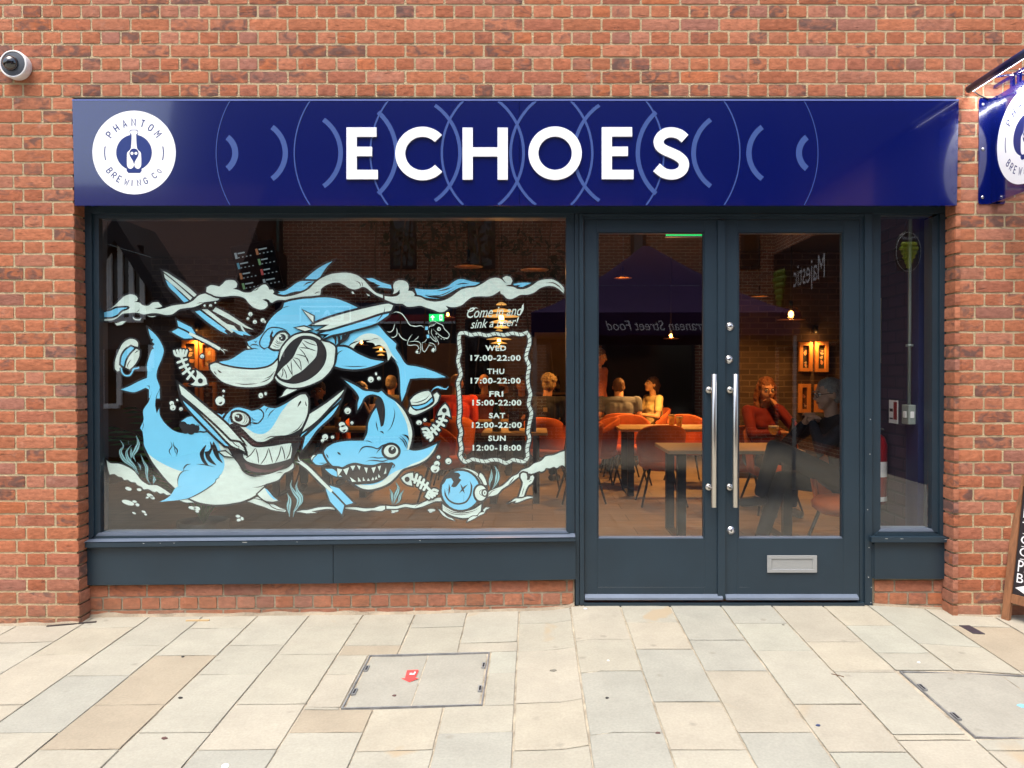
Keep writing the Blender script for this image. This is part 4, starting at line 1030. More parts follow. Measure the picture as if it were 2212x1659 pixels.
fishbone(6, '628 250 662 300 683 395 640 372 590 368 543 378 560 330 590 285', (618, 320), '612 372 592 430 540 500 468 570',
         ['566 408 640 432', '540 440 612 482', '502 478 562 530', '480 510 535 572'], ['388 520 430 515 470 565', '398 552 440 560', '412 585 450 585', '436 612 470 600', '470 640 490 610 478 570'], 25, label='painted fish skeleton with its head up, beside the rope frame')
fishbone(6, '282 985 235 992 190 1015 160 1042 185 1080 225 1110 275 1122 265 1060 288 1050', (222, 1054), '270 1050 340 1075 420 1125 480 1190',
         ['325 1005 302 1088', '362 1030 332 1120', '400 1060 365 1148', '440 1095 400 1165'], ['545 1178 505 1165 470 1195', '538 1205 500 1200 470 1195', '515 1228 478 1210', '490 1245 462 1222', '455 1255 428 1235 450 1190'], 27, label='painted fish skeleton lying above the sea floor line')

# ---- wave across the top
a = Art('painted_wave', 0.0)
a.F(MBL, 1, '92 756 150 738 200 708 290 690 350 690 374 702 340 730 288 742 250 790 180 815 92 824', 3)
a.F(MW, 1, '150 725 210 680 270 620 320 575 390 552 450 568 473 600 462 628 430 638 490 645 525 674 590 680 640 645 700 640 746 688 715 700 650 706 710 720 780 706 850 682 940 668 1020 658 1090 625 1150 570 1210 546 1270 548 1318 558 1350 578 1393 590 1370 618 1290 632 1215 642 1170 668 1100 695 1000 708 935 722 860 775 780 783 700 766 620 765 540 778 485 762 440 757 380 762 300 772 240 818 180 845 95 850 95 828 180 825 250 798 300 748 368 720 384 700 365 684 290 682 215 692', 4)
a.L(1, '455 755 480 735 490 712', 5); a.L(1, '1130 660 1180 645 1210 645', 5); a.L(1, '1330 575 1400 560', 5)
a.F(MBL, 2, '795 389 860 330 940 268 1020 220 1112 180 1050 240 1000 312 953 391', 5); a.L(2, '1112 180 1160 155', 12)
a.F(MBL, 2, '500 522 570 515 640 475 700 430 760 405 908 404 900 425 850 455 790 510 700 520 640 535 570 558 495 545 530 535', 4); a.L(2, '780 460 830 425 905 408', 10)
a.F(MW, 2, '-305 525 -300 475 -255 450 -205 455 -160 466 -125 440 -85 400 -35 392 15 400 43 435 35 475 -5 492 55 505 115 530 195 530 240 495 290 470 330 445 362 442 388 470 402 500 440 500 458 525 442 548 500 572 580 580 690 560 790 525 850 490 920 420 1000 365 1100 325 1200 312 1290 312 1390 340 1470 400 1540 480 1600 535 1680 560 1760 573 1850 578 1850 664 1760 640 1700 605 1640 580 1580 550 1530 510 1480 475 1440 470 1400 490 1350 497 1290 480 1240 445 1180 422 1110 425 1040 450 985 490 978 530 972 556 945 572 880 580 800 585 720 600 640 625 560 615 490 618 432 648 412 640 398 620 368 606 325 612 378 640 386 680 350 715 290 722 220 695 170 650 130 600 60 573 -20 570 -130 580 -205 572 -245 552 -275 540', 4)
a.L(2, '1360 400 1410 420 1425 455 1410 480', 6); a.L(2, '1430 410 1448 440 1445 470', 5); a.L(2, '905 550 940 530 975 525', 6); a.L(2, '215 512 260 500 290 470', 7)
a.F(MBL, 2, '1490 375 1560 372 1640 410 1765 450 1775 490 1700 480 1612 470 1650 456 1582 430 1602 426 1530 405', 4)
a.F(MBL, 3, '318 487 450 500 580 497 680 467 740 422 800 387 860 383 960 410 1082 428 1020 455 940 468 860 466 790 490 700 540 620 572 500 570 425 560 480 585 604 602 500 597 400 580 345 562', 4)
a.L(3, '440 553 560 568 640 552 720 512 780 478', 7); a.L(3, '565 516 660 500 752 466', 9); a.L(3, '780 446 860 430 925 436', 9); a.L(3, '320 490 380 510', 5)
a.F(MBL, 3, '1420 438 1480 425 1560 421 1625 425 1580 445 1520 470 1475 465 1505 448 1432 452', 3)
a.F(MW, 3, '-20 572 60 580 120 570 150 545 146 500 120 530 72 552 85 510 75 470 90 420 140 395 200 400 240 430 250 480 242 512 290 520 318 550 308 575 380 585 450 620 540 635 640 622 720 585 780 540 840 500 910 480 1000 470 1080 430 1150 385 1220 367 1280 380 1322 412 1300 370 1340 348 1390 360 1412 400 1396 442 1338 460 1420 470 1480 495 1560 490 1630 455 1700 405 1780 385 1870 388 1940 430 1988 480 1988 545 1940 500 1880 465 1800 460 1720 485 1660 530 1590 555 1500 560 1440 590 1400 605 1350 600 1310 560 1280 542 1275 512 1200 560 1140 577 1050 575 960 585 900 625 850 670 780 695 720 695 662 680 690 715 640 750 590 752 520 725 440 700 380 680 300 690 230 690 180 660 100 655 40 635 -20 610', 4)
a.L(3, '1300 372 1322 412 1345 425', 7); a.L(3, '1335 460 1375 450 1400 452', 6); a.L(3, '1280 512 1305 500', 6); a.L(3, '1785 425 1870 425 1930 460 1985 520', 9); a.L(3, '70 550 125 540 150 505', 8); a.L(3, '180 662 215 632', 7); a.L(3, '275 578 340 572', 5)
for t in ('418 800 440 825 490 832 515 815 500 845 450 842 425 825', '575 790 620 800 682 795 640 808 610 804', '218 880 260 870 300 855 340 855 320 875 290 895 240 902'): a.F(MW, 1, t, 2)
for t in ('1325 525 1335 548 1360 545 1350 535 1340 520', '1492 540 1505 565 1530 572 1525 560 1505 552'): a.F(MW, 2, t, 2)
a.done()

# ---- surfboards and splinters
def board(parts, name='painted_surfboard', base=0.006, label=None):
    b = Art(name, base, label)
    for (m, r, t) in parts: b.F(m, r, t, 5, corner=30)
    for (m, r, t) in parts: b.F(m, r, t, 0, corner=30)
    return b
b = board([(MW, 1, '750 292 800 310 880 362 980 430 1060 492 1130 557 1102 581 980 480 860 378 785 320'), (MW, 1, '762 318 850 388 950 472 1080 590 1058 618 930 503 830 422 775 370'), (MBL, 1, '780 388 850 442 940 532 1040 625 990 643 900 548 820 470')], base=-0.0022, label='broken surfboard tip sticking out above the wave at the left'); b.done()
b = board([(MBL, 1, '1115 745 1168 735 1290 825 1460 950 1444 965 1480 1000 1400 965 1250 862'), (MW, 1, '1190 722 1250 718 1420 850 1470 885 1522 980 1475 945 1450 925 1330 830'), (MW, 1, '1310 738 1345 697 1500 780 1680 900 1770 950 1688 930 1640 905 1690 992 1640 950 1622 905 1560 870 1470 822'),
           (MW, 1, '1460 880 1550 905 1640 1012 1560 962 1525 985'), (MBL, 1, '1502 932 1600 1000 1655 1018 1650 1000 1740 1020 1680 972 1600 965')], base=0.0, label='jagged lower half of a broken surfboard under the wave'); b.done()
b = Art('painted_surfboard', 0.0135, 'surfboard piece stuck in the forehead of the upper shark')
b.F(MBL, 2, '970 1000 1100 955 1300 898 1500 830 1765 738 1740 790 1600 880 1400 940 1200 990 1100 1012 1012 1052 1080 1000', 5, 30)
b.F(MW, 2, '885 900 1050 830 1250 770 1450 718 1620 680 1742 660 1795 680 1770 738 1650 765 1450 832 1250 892 1070 945 965 952 1080 892', 5, 30)
b.L(2, '1705 690 1690 760 1600 875', 8); b.L(2, '1790 690 1770 740 1680 770', 6)
for t in ('790 735 905 800 903 872', '706 930 800 915 885 945 810 965'): b.F(MW, 2, t, 3, 10)
b.L(2, '760 935 840 940', 4); b.L(2, '830 770 880 830', 4); b.done()

# ---- upper shark
a = Art('painted_shark', 0.006, 'large painted hammer nosed shark in the upper middle of the window')
X3 = 1716.5
a.F(MBL, 2, '1000 1060 1300 970 1560 890 1620 895 1720 1010 1831 1110 1822 1160 1866 1230 1941 1340 2046 1360 2166 1390 2276 1430 2384 1480 2276 1491 2116 1490 1981 1500 1960 1580 1931 1660 1890 1755 1876 1660 1871 1500 1856 1380 1816 1300 1770 1240 1700 1110 1640 1040 1580 1000 1500 992 1420 1020 1340 1090 1290 1165 1270 1260 1180 1300 1130 1200 1140 1100', 4)
a.L(2, '1985 1500 1955 1590 1935 1640', 7); a.L(2, '2036 1467 2200 1467', 6); a.L(2, '1735 1250 1850 1320 1880 1400', 0.1)
a.F(MW, 2, '1290 1160 1340 1090 1420 1020 1500 992 1590 1000 1660 1040 1720 1110 1762 1190 1800 1250 1850 1310 1795 1262 1770 1245 1732 1312 1728 1240 1700 1160 1640 1120 1592 1130 1570 1100 1488 1085 1550 1065 1450 1070 1375 1120 1330 1190', 0)
a.L(2, '1275 1150 1330 1105 1420 1070', 10); a.L(2, '1300 1180 1360 1130', 8); a.L(2, '1540 1065 1590 1050 1640 1055', 5); a.L(2, '1740 1320 1775 1250 1850 1330', 8)
a.F(MBL, 2, '1150 1140 1275 1150 1400 1220 1540 1280 1692 1305 1600 1345 1480 1380 1350 1393 1220 1380 1128 1355 1135 1240', 5); a.L(2, '1215 1355 1350 1362 1500 1360', 7); a.L(2, '1155 1255 1185 1205 1235 1178', 7); a.L(2, '1390 1350 1490 1350', 5)
a.F(MBL, 2, '160 1085 250 1050 340 980 380 890 430 820 490 760 550 715 575 650 640 630 720 615 800 603 880 600 960 590 1060 590 1160 605 1260 640 1350 680 1425 718 1500 760 1570 885 1300 975 1150 1130 1000 1100 800 1010 640 1080 540 1190 515 1270 470 1330 380 1375 250 1397 120 1392 0 1377 -120 1352 -200 1335 -160 1312 -45 1290 15 1260 75 1220 130 1185 205 1165 180 1130', 5)
a.F(MW, 2, '-255 1345 -190 1322 -120 1350 0 1377 120 1392 250 1397 380 1375 450 1340 500 1290 522 1340 502 1420 450 1500 380 1560 260 1590 120 1592 0 1575 -120 1530 -200 1460 -250 1395', 4)
a.L(2, '20 1548 120 1562 250 1555 290 1545', 8); a.L(2, '305 1543 380 1515 440 1470', 8); a.L(2, '350 1500 420 1470 470 1410', 8)
a.L(2, '-175 1398 -150 1420 -125 1436', 12); a.L(2, '-215 1412 -195 1440 -178 1455', 8)
a.F(MW, 2, '160 1130 200 1160 165 1162', 3)
a.L(2, '185 1150 210 1120 260 1118 300 1140', 8); a.L(2, '232 1075 255 1092 268 1070', 7); a.L(2, '190 1170 230 1158 290 1168', 6)
a.L(2, '545 712 590 695 635 685', 5)
a.L(2, '415 1135 350 1165 305 1130 300 1080 340 1000 390 945 440 924 520 930 620 962', 9, taper=0.12)
a.F(MK, 2, '440 955 450 985 435 1010 450 1040 430 1090 440 1130 420 1155 405 1110 418 1060 412 1020', 0)
a.L(2, '395 1160 450 1185 510 1190', 6); a.L(2, '415 1140 470 1170 510 1172', 5)
# eye
a.F(MW, 2, '415 1145 440 1100 470 1040 500 1000 535 980 585 978 618 1010 610 1060 570 1100 550 1130 520 1170 450 1165', 4)
for t in ('440 1120 480 1145 530 1140', '450 1100 495 1125 545 1118', '465 1075 505 1105 560 1098', '480 1048 500 1085 555 1092'): a.L(2, t, 5)
a.L(2, '478 1050 500 1005 545 982 590 985 612 1020 600 1060', 5); a.C(MK, 2, 553, 1038, 40); a.C(MW, 2, 528, 1022, 15, 11); a.C(MW, 2, 545, 1045, 8)
a.L(2, '600 985 640 1015 690 1015', 4); a.L(2, '625 1000 640 1030', 3)
# lips and mouth
a.F(MW, 2, '472 1490 520 1350 520 1260 545 1170 600 1090 680 1020 780 990 880 995 960 1030 1010 1080 1080 1098 1140 1140 1150 1220 1130 1330 1080 1420 1000 1500 880 1560 760 1595 640 1597 560 1570 500 1530', 4)
a.F(MM, 2, '498 1450 540 1330 590 1210 670 1105 770 1045 880 1048 960 1088 1012 1160 1025 1240 1000 1330 930 1420 830 1490 700 1530 600 1520 530 1490', 5)
a.F(MK, 2, '520 1400 545 1320 600 1200 680 1110 770 1055 790 1060 740 1150 700 1240 640 1310 570 1360', 0)
a.F(MW, 2, '498 1448 560 1372 620 1320 680 1250 728 1150 785 1058 860 1060 925 1090 945 1150 935 1240 905 1285 850 1340 762 1420 670 1470 630 1505 585 1508 530 1488', 4)
for t in ('560 1372 590 1430 605 1505', '600 1330 640 1410 672 1468', '555 1375 560 1440 540 1490', '665 1265 720 1340 770 1410', '735 1150 800 1220 850 1335', '740 1148 840 1160 940 1192', '790 1070 860 1105 945 1130', '650 1290 660 1400 668 1470', '700 1225 780 1240 830 1270 852 1335', '770 1085 830 1150 925 1188', '670 1260 745 1290 770 1415'): a.L(2, t, 7, taper=0.2)
for t in ('520 1430 540 1450', '640 1330 655 1370', '690 1300 705 1340', '820 1080 850 1100', '870 1180 905 1215', '800 1290 825 1310', '630 1440 640 1480', '740 1340 745 1380', '870 1230 900 1260', '590 1470 600 1490', '690 1420 700 1450', '870 1080 890 1100', '800 1180 830 1200'): a.L(2, t, 5, taper=0.5)
a.L(2, '560 1515 640 1545 760 1535 840 1505', 8); a.L(2, '950 1070 1010 1130 1028 1220 1000 1330', 8)
for t in ('1112 1015 1138 1020 1155 1045 1150 1110 1142 1060', '1172 1005 1195 1035 1200 1080 1185 1112 1182 1060', '1232 990 1252 1020 1245 1070 1215 1100 1225 1050', '1275 975 1302 975 1300 1015 1270 1060 1235 1088 1272 1030'): a.F(MK, 2, t, 1.2)
a.L(2, '1150 1120 1150 1220 1132 1330', 9)
a.done()

# ---- lower left shark
a = Art('painted_shark', 0.002, 'painted shark with curled tail and toothy grin at the lower left')
a.F(MBL, 1, '590 935 640 975 700 1040 750 1130 765 1190 740 1280 695 1390 682 1470 700 1540 716 1600 720 1720 600 1720 600 1620 560 1600 440 1650 360 1640 285 1620 380 1582 480 1530 577 1490 582 1420 575 1350 600 1262 632 1172 655 1162 640 1140 662 1110 635 1085 648 1055 625 1050 606 1000', 4)
a.L(1, '570 1578 600 1580 608 1620', 7)
a.F(MW, 4, '520 700 545 770 600 870 690 990 780 1090 850 1152 1000 1256 1100 1300 1250 1325 1400 1320 1469 1308 1570 1290 1670 1250 1770 1180 1806 1112 1870 1090 1950 1060 2010 990 2060 968 2104 935 2112 900 2100 880 2072 892 2010 930 1920 978 1810 1010 1710 1020 1600 1000 1525 900 1475 800 1400 690 1310 640 1200 700 900 800 700 780', 4)
a.F(MBL, 4, '602 30 590 150 562 230 505 320 512 420 475 510 500 545 508 600 515 690 545 765 650 850 780 920 880 960 930 972 900 1000 877 1060 880 1130 848 1152 800 1225 740 1270 678 1297 860 1280 1000 1256 1150 1180 1275 1080 1335 1005 1362 960 1376 900 1370 850 1345 780 1320 700 1300 650 1240 600 1165 530 1110 542 1050 553 920 560 830 530 740 450 692 370 684 282 655 340 640 270 650 170 686 80 660 0', 0)
a.L(4, '602 120 590 160 562 230 505 320 512 420 500 470', 6); a.L(4, '500 545 508 600 515 690 545 765 600 870 690 990 780 1090 850 1152', 8); a.L(4, '660 0 686 80 650 170 640 270 655 340 684 282 692 370 740 450 830 530 920 560 1050 553 1110 542', 8)
a.L(4, '495 540 510 480 508 440', 5)
a.L(4, '878 1140 922 1128', 6); a.L(4, '880 1140 877 1060 900 1000 940 968 1000 960', 8); a.L(4, '935 975 945 930 975 900 1018 892', 9); a.L(4, '1070 893 1160 900 1270 925', 7)
a.L(4, '1355 972 1345 1000 1320 1015 1318 1040 1285 1055 1275 1090 1150 1180 1000 1256 860 1282', 8)
a.L(4, '800 645 815 700 785 755 815 812', 7); a.L(4, '830 655 835 700 872 745 858 812', 9); a.L(4, '838 690 850 760 872 790', 5)
for t in ('1176 695 1140 735 1116 780 1130 840 1160 885 1200 905 1165 850 1150 800 1160 740', '1225 660 1232 720 1205 760 1168 765 1185 830 1220 870 1282 900 1240 850 1210 800 1230 760 1245 710', '1258 660 1250 700 1262 770 1300 835 1352 878 1318 820 1305 770 1285 710'): a.F(MK, 4, t, 1)
a.F(MBL, 4, '912 440 980 395 1050 382 1120 440 1180 540 1150 545 1120 540 1060 545 1010 500', 3)
for (x, y, rr) in ((935, 480, 42), (985, 505, 40), (1035, 500, 38), (1075, 515, 36), (1020, 535, 45), (960, 530, 40)): a.C(MK, 4, x, y, rr)
a.L(4, '1040 485 1070 500 1100 505 1105 480 1070 470', 6); a.L(4, '1110 538 1155 540', 6)
a.F(MBL, 4, '1262 380 1290 350 1320 358 1345 370 1372 352 1396 372 1370 430 1345 450', 3); a.L(4, '1315 400 1330 368', 6)
# head (region 5)
a.F(MM, 5, '-20 500 60 495 130 560 200 622 260 660 340 662 430 632 520 602 600 580 700 560 722 610 690 700 640 800 625 870 560 925 400 965 250 978 120 932 40 850 0 790 -70 650', 3)
a.F(MG, 5, '120 880 200 920 300 950 420 950 550 900 500 950 400 975 250 978 150 945', 0); a.F(MG, 5, '60 560 130 590 200 650 300 690 380 680 300 710 200 690 120 640', 0)
a.F(MW, 5, '18 592 80 600 140 648 200 702 262 716 350 710 450 698 540 680 617 670 626 740 612 830 560 852 450 880 320 902 230 886 150 862 108 812 110 745 60 680', 4)
for t in ('240 718 185 795 130 832', '240 722 262 800 272 890', '378 722 345 820 290 900', '380 722 400 800 422 882', '512 698 490 790 448 882', '516 698 540 770 552 852', '618 682 600 780 562 850', '118 650 124 740 115 812', '60 610 90 660 112 745'): a.L(5, t, 8, taper=0.15)
for t in ('180 690 190 730', '215 710 220 740', '290 720 285 760', '330 718 325 750', '420 712 415 750', '460 702 455 740', '560 690 555 730', '590 690 580 720', '200 850 210 880', '170 830 175 860', '360 850 355 885', '340 860 330 890', '480 850 470 878', '560 820 550 848', '80 640 100 640', '150 670 155 700'): a.L(5, t, 5, taper=0.5)
a.F(MBL, 5, '-125 470 -70 370 0 305 60 290 150 310 200 326 280 305 330 270 380 290 460 296 560 250 640 200 720 155 770 150 796 190 800 260 790 360 760 440 720 512 640 560 560 585 480 590 400 620 330 652 250 650 190 610 120 540 60 490 0 465 -60 480 -100 520', 5)
a.F(MW, 5, '562 278 590 240 640 200 720 155 770 150 796 190 800 260 790 360 760 440 720 512 640 560 560 585 480 590 400 620 330 652 250 650 190 610 120 540 60 490 0 465 -60 480 -90 502 -60 470 0 455 80 470 150 512 230 562 320 572 400 522 460 432 510 345', 0)
a.L(5, '-70 490 0 462 60 488 120 540 190 610 250 652', 6)
a.F(MK, 5, '722 215 700 240 684 290 702 270 728 235', 0); a.F(MK, 5, '768 218 780 245 788 282 772 260', 0)
a.L(5, '190 328 270 308 322 345 318 400 270 458 215 445 195 400', 9); a.L(5, '275 302 300 312 325 345', 5); a.L(5, '345 342 360 308 385 290', 7); a.L(5, '365 405 400 345 455 298', 7); a.L(5, '330 632 400 600 480 594', 7); a.L(5, '590 575 690 520 755 430', 7)
a.L(5, '170 440 240 462 300 440', 9); a.L(5, '195 390 215 420 250 425', 6)
a.F(MW, 5, '0 350 40 338 90 345 140 370 168 410 165 450 130 475 90 472 40 450 0 430 -10 390', 5)
for t in ('95 350 125 385 125 430 95 468', '115 355 148 395 145 440 115 474', '-10 370 -8 410 8 445'): a.L(5, t, 5)
a.C(MK, 5, 60, 398, 44); a.C(MW, 5, 38, 378, 13, 9); a.C(MW, 5, 58, 385, 8, 14); a.L(5, '170 490 190 470 190 440', 4); a.L(5, '180 500 198 480', 4); a.L(5, '-45 460 -40 400 -15 350', 4)
a.L(5, '60 918 120 980 210 1022 340 1020', 8); a.L(5, '455 990 500 982 540 988', 6); a.L(5, '205 1140 280 1135 400 1090', 6); a.L(5, '1 1310 100 1290 200 1250 300 1180 340 1112', 5)
a.F(MW, 5, '262 1212 335 1145 380 1180 430 1240 482 1280 420 1292 350 1282 300 1250', 3); a.F(MBL, 5, '340 1150 365 1165 430 1240 475 1278 430 1265 380 1215', 0)
a.F(MW, 5, '525 162 548 120 580 92 690 95 640 120 600 140 560 160 495 182', 3); a.L(5, '575 150 620 125', 4)
a.done()
b = Art('painted_surfboard', 0.0075, 'long surfboard piece piercing the cheek of the lower left shark')
b.F(MBL, 4, '918 178 1000 250 1150 400 1300 540 1445 705 1385 695 1300 620 1150 470 1030 345 950 245', 5, 30)
b.F(MW, 4, '900 95 1000 170 1200 340 1400 522 1580 718 1600 772 1550 735 1450 692 1250 482 1050 282 920 172', 5, 30)
b.F(MW, 4, '892 42 1000 130 1200 300 1400 470 1580 668 1535 640 1450 628 1300 480 1100 300 920 150', 5, 30)
for t in ('1440 630 1500 690 1560 720', '1470 640 1540 700', '1380 640 1430 700', '1330 630 1380 690', '1520 700 1560 770 1590 778', '1545 735 1620 775 1620 760 1560 720'): b.L(4, t, 7)
b.F(MW, 4, '1325 762 1388 758 1465 815 1380 805', 3, 10); b.L(4, '1350 770 1420 800', 4); b.done()
b = Art('painted_surfboard', 0.0058, 'pointed surfboard half leaning right from the mouth of the grinning shark')
b.F(MBL, 5, '1130 258 1050 380 900 520 800 660 735 742 770 600 900 480 1050 330', 5, 30)
b.F(MBL, 5, '1175 105 1150 200 1000 345 880 440 790 540 718 606 760 520 900 430 1060 270', 5, 30)
b.F(MW, 5, '1182 100 1000 240 800 370 765 480 738 548 900 422 1050 262 1150 155', 5, 30); b.L(5, '1180 100 1205 70', 14)
for t in ('800 560 850 500', '790 620 860 550', '770 660 830 590', '760 530 820 470', '820 520 870 470'): b.L(5, t, 6)
b.done()

# ---- lower right shark
a = Art('painted_shark', 0.004, 'painted shark with round eye and open toothed mouth at the lower right')
a.F(MBL, 5, '838 855 862 810 915 785 968 790 1000 880 935 902 880 895', 4); a.F(MW, 5, '828 830 850 800 880 798 850 825 838 855', 2); a.L(5, '905 882 950 884 1000 880', 5)
a.F(MBL, 5, '978 945 1060 945 1110 975 1165 1000 1160 1028 1100 1025 1040 1000', 4); a.F(MW, 5, '1110 975 1160 990 1165 1026 1110 1022', 0)
a.F(MBL, 5, '1185 0 1250 30 1330 72 1390 110 1480 120 1545 130 1580 113 1640 170 1722 222 1802 300 1852 380 1892 480 1906 560 1898 650 1872 740 1932 752 2012 740 2092 712 2174 674 2132 760 2062 840 1972 890 1882 920 1802 950 1732 1030 1650 1100 1560 1140 1460 1163 1370 1150 1280 1100 1210 1040 1110 950 1030 880 980 800 967 760 1000 715 1080 670 1200 648 1330 645 1390 645 1430 560 1440 460 1480 360 1525 293 1555 400 1572 498 1600 480 1618 380 1613 270 1580 190 1500 150 1430 162 1390 195 1370 240 1325 318 1328 240 1342 180 1290 100', 5)
a.F(MK, 5, '1525 293 1555 400 1572 498 1600 480 1618 380 1613 270 1580 190 1550 165 1510 240 1520 270', 0)
a.F(MW, 5, '1722 222 1802 300 1852 380 1892 480 1906 560 1898 650 1872 740 1850 742 1868 650 1866 560 1848 460 1800 350', 0)
a.F(MW, 5, '1262 1078 1330 1105 1420 1118 1500 1112 1580 1080 1650 1020 1741 965 1830 935 1900 895 1990 860 2080 800 2174 674 2132 760 2062 840 1972 890 1882 920 1802 950 1732 1030 1650 1100 1560 1140 1460 1163 1370 1150', 0)
a.L(5, '1182 0 1150 -50', 6)
a.L(5, '1390 645 1440 648 1490 668', 6); a.L(5, '1520 430 1532 500 1545 548', 8); a.L(5, '1560 545 1590 552 1605 572', 10); a.L(5, '1705 285 1722 340 1710 420 1680 500 1638 548', 7); a.L(5, '1635 150 1670 202', 7); a.L(5, '1535 132 1562 122', 5)
a.L(5, '1335 782 1372 722 1420 705 1480 712 1540 728 1590 695 1650 680 1690 688', 9, taper=0.15); a.L(5, '1522 785 1550 745 1600 700', 7); a.L(5, '1440 825 1490 820 1540 828 1600 825 1650 835', 7); a.L(5, '1408 870 1450 855 1520 855 1600 862 1700 825', 8)
a.F(MK, 5, '1108 762 1135 772 1148 798 1120 785', 0); a.F(MK, 5, '988 780 1008 800 1018 832 1000 815', 0)
a.C(MW, 5, 1682, 755, 76, 66, 5.5); a.L(5, '1600 770 1630 820 1690 838 1750 810', 8); a.C(MK, 5, 1695, 745, 42); a.C(MW, 5, 1700, 722, 14, 10); a.C(MW, 5, 1692, 738, 7)
a.C(MK, 5, 1682, 755, 0.5)
a.F(MM, 5, '1105 935 1170 948 1230 918 1300 902 1400 922 1500 925 1590 900 1672 905 1645 960 1622 1010 1560 1050 1480 1075 1380 1082 1300 1085 1250 1040 1170 990', 5)
for t in ('1108 938 1165 950 1116 1024', '1172 950 1236 928 1208 1012', '1250 914 1302 908 1276 962', '1320 906 1358 914 1346 956', '1396 928 1434 932 1422 990', '1474 932 1522 922 1497 990', '1540 918 1576 908 1560 966', '1620 960 1630 930 1632 990 1606 1000',
          '1245 1030 1312 1078 1268 1082', '1330 1030 1366 1076 1332 1078', '1384 1030 1408 1070 1382 1072', '1440 1042 1458 1070 1428 1072', '1490 1030 1505 1062 1472 1066', '1525 1022 1538 1052 1510 1056', '1548 998 1572 1032 1546 1036'): a.F(MW, 5, t, 1.8, 5)
a.L(6, '20 880 60 878 88 905 75 928 50 930', 8); a.L(6, '183 748 235 745', 7)
a.L(6, '132 605 180 645 205 700 222 735', 8); a.L(6, '148 588 200 640 222 690 232 738', 7); a.L(6, '165 575 220 600 248 655', 8); a.L(6, '180 575 225 592 246 630', 5)
a.done()

# ---- arrows
def arrow(r, f1, f2, shaft, prongs, label):
    b = Art('painted_arrow', 0.009, label); b.LO(r, shaft, 34, MW, 4)
    for t in prongs: b.LO(r, t, 14, MW, 2.5, 0.6)
    b.F(MBL, r, f1, 4, 20); b.F(MBL, r, f2, 4, 20); b.L(r, shaft, 33, MW, 0.0); b.done()
arrow(1, '920 845 1000 885 1080 925 1130 1000 1010 967 936 925', '860 972 932 935 1040 987 1100 1045 1000 1050 930 1015', '1055 990 1150 1035 1280 1100 1400 1168', ['1390 1160 1440 1172 1488 1183', '1390 1160 1435 1188 1455 1224'], 'painted arrow flying down at the upper left under the broken surfboard')
arrow(5, '1030 1120 1130 1152 1282 1305 1190 1330 1070 1195', '985 1150 1050 1192 1185 1332 1160 1426 1035 1290', '715 870 800 935 950 1085 1055 1185', ['740 890 700 840 692 800', '740 890 690 872 668 868'], 'painted arrow pointing up from the sea floor toward the shark mouth')
# ---- hats
b = Art('painted_hat', 0.004, 'painted straw boater with blue band at the far left')
b.F(MW, 1, '270 1170 310 1100 380 1055 440 1060 475 1092 478 1140 400 1135 340 1170 300 1230 280 1310 286 1400 250 1418 220 1390 220 1310 240 1240', 4)
b.F(MW, 1, '322 1366 345 1290 390 1215 440 1158 496 1182 490 1250 450 1330 385 1396', 4); b.F(MBL, 1, '285 1335 297 1250 340 1180 400 1138 436 1155 375 1220 335 1290 318 1362', 4)
b.L(1, '440 1215 470 1190 495 1182', 7); b.L(1, '405 1280 380 1310 362 1350 370 1385', 7)
b.LO(1, '290 1375 300 1425 335 1462 385 1460 410 1430 430 1390 470 1382 492 1372', 17, MBL, 2.5); b.done()
b = Art('painted_hat', 0.009, 'painted straw boater with blue ribbon, above the lower right shark')
b.F(MW, 6, '238 325 258 270 300 300 400 300 480 240 500 160 540 128 566 160 542 230 470 290 380 340 300 368 246 350', 4); b.F(MW, 6, '255 215 300 165 380 125 450 113 472 135 496 210 482 242 400 290 320 306 275 270', 4); b.F(MBL, 6, '274 276 330 275 420 250 490 190 496 222 430 270 345 305 300 300', 3)
b.L(6, '262 232 330 235 420 200 468 145', 7); b.L(6, '300 170 350 150', 4); b.L(6, '310 205 390 180', 4)
b.LO(6, '480 120 505 90 545 72 590 85 640 95 662 62', 22, MBL, 3, 0.5); b.done()
# ---- bubbles
def bub(r, x, y, rx, ry=None, cresc=True, label=None):
    b = Art('painted_bubble', 0.0115, label); b.C(MW, r, x, y, rx, ry, 2.6)
    if cresc and rx > 13: b.L(r, [(x-rx*.35, y+rx*.45), (x+rx*.1, y+rx*.5), (x+rx*.45, y+rx*.15)], rx*.28)
    b.mb.build(b.n, win_o)
for t in [(1, 1230, 680, 12), (1, 1297, 680, 18, 14), (1, 1350, 648, 10), (1, 1203, 1247, 22), (2, 198, 776, 23), (2, 170, 827, 15), (2, 247, 862, 22), (2, 335, 845, 23), (2, 358, 862, 14), (2, 1545, 1508, 32), (2, 1603, 1444, 12, 15), (2, 1636, 1495, 20),
          (5, 298, 162, 24, 28), (5, 350, 142, 13, 18), (5, 1222, 325, 34), (5, 1180, 515, 45, 38), (5, 1163, 472, 34, 27), (5, 1268, 453, 16), (5, 983, 605, 31), (5, 955, 642, 17), (5, 1062, 606, 17),
          (4, 1372, 115, 14), (4, 1367, 167, 10), (4, 1335, 220, 50, 48), (4, 878, 210, 11), (4, 832, 290, 30), (4, 820, 245, 24), (4, 918, 305, 19), (6, 350, 450, 30, 24), (6, 412, 422, 18), (6, 520, 940, 46, 42), (6, 540, 888, 30), (6, 557, 818, 18), (6, 662, 860, 31)]: bub(*t)
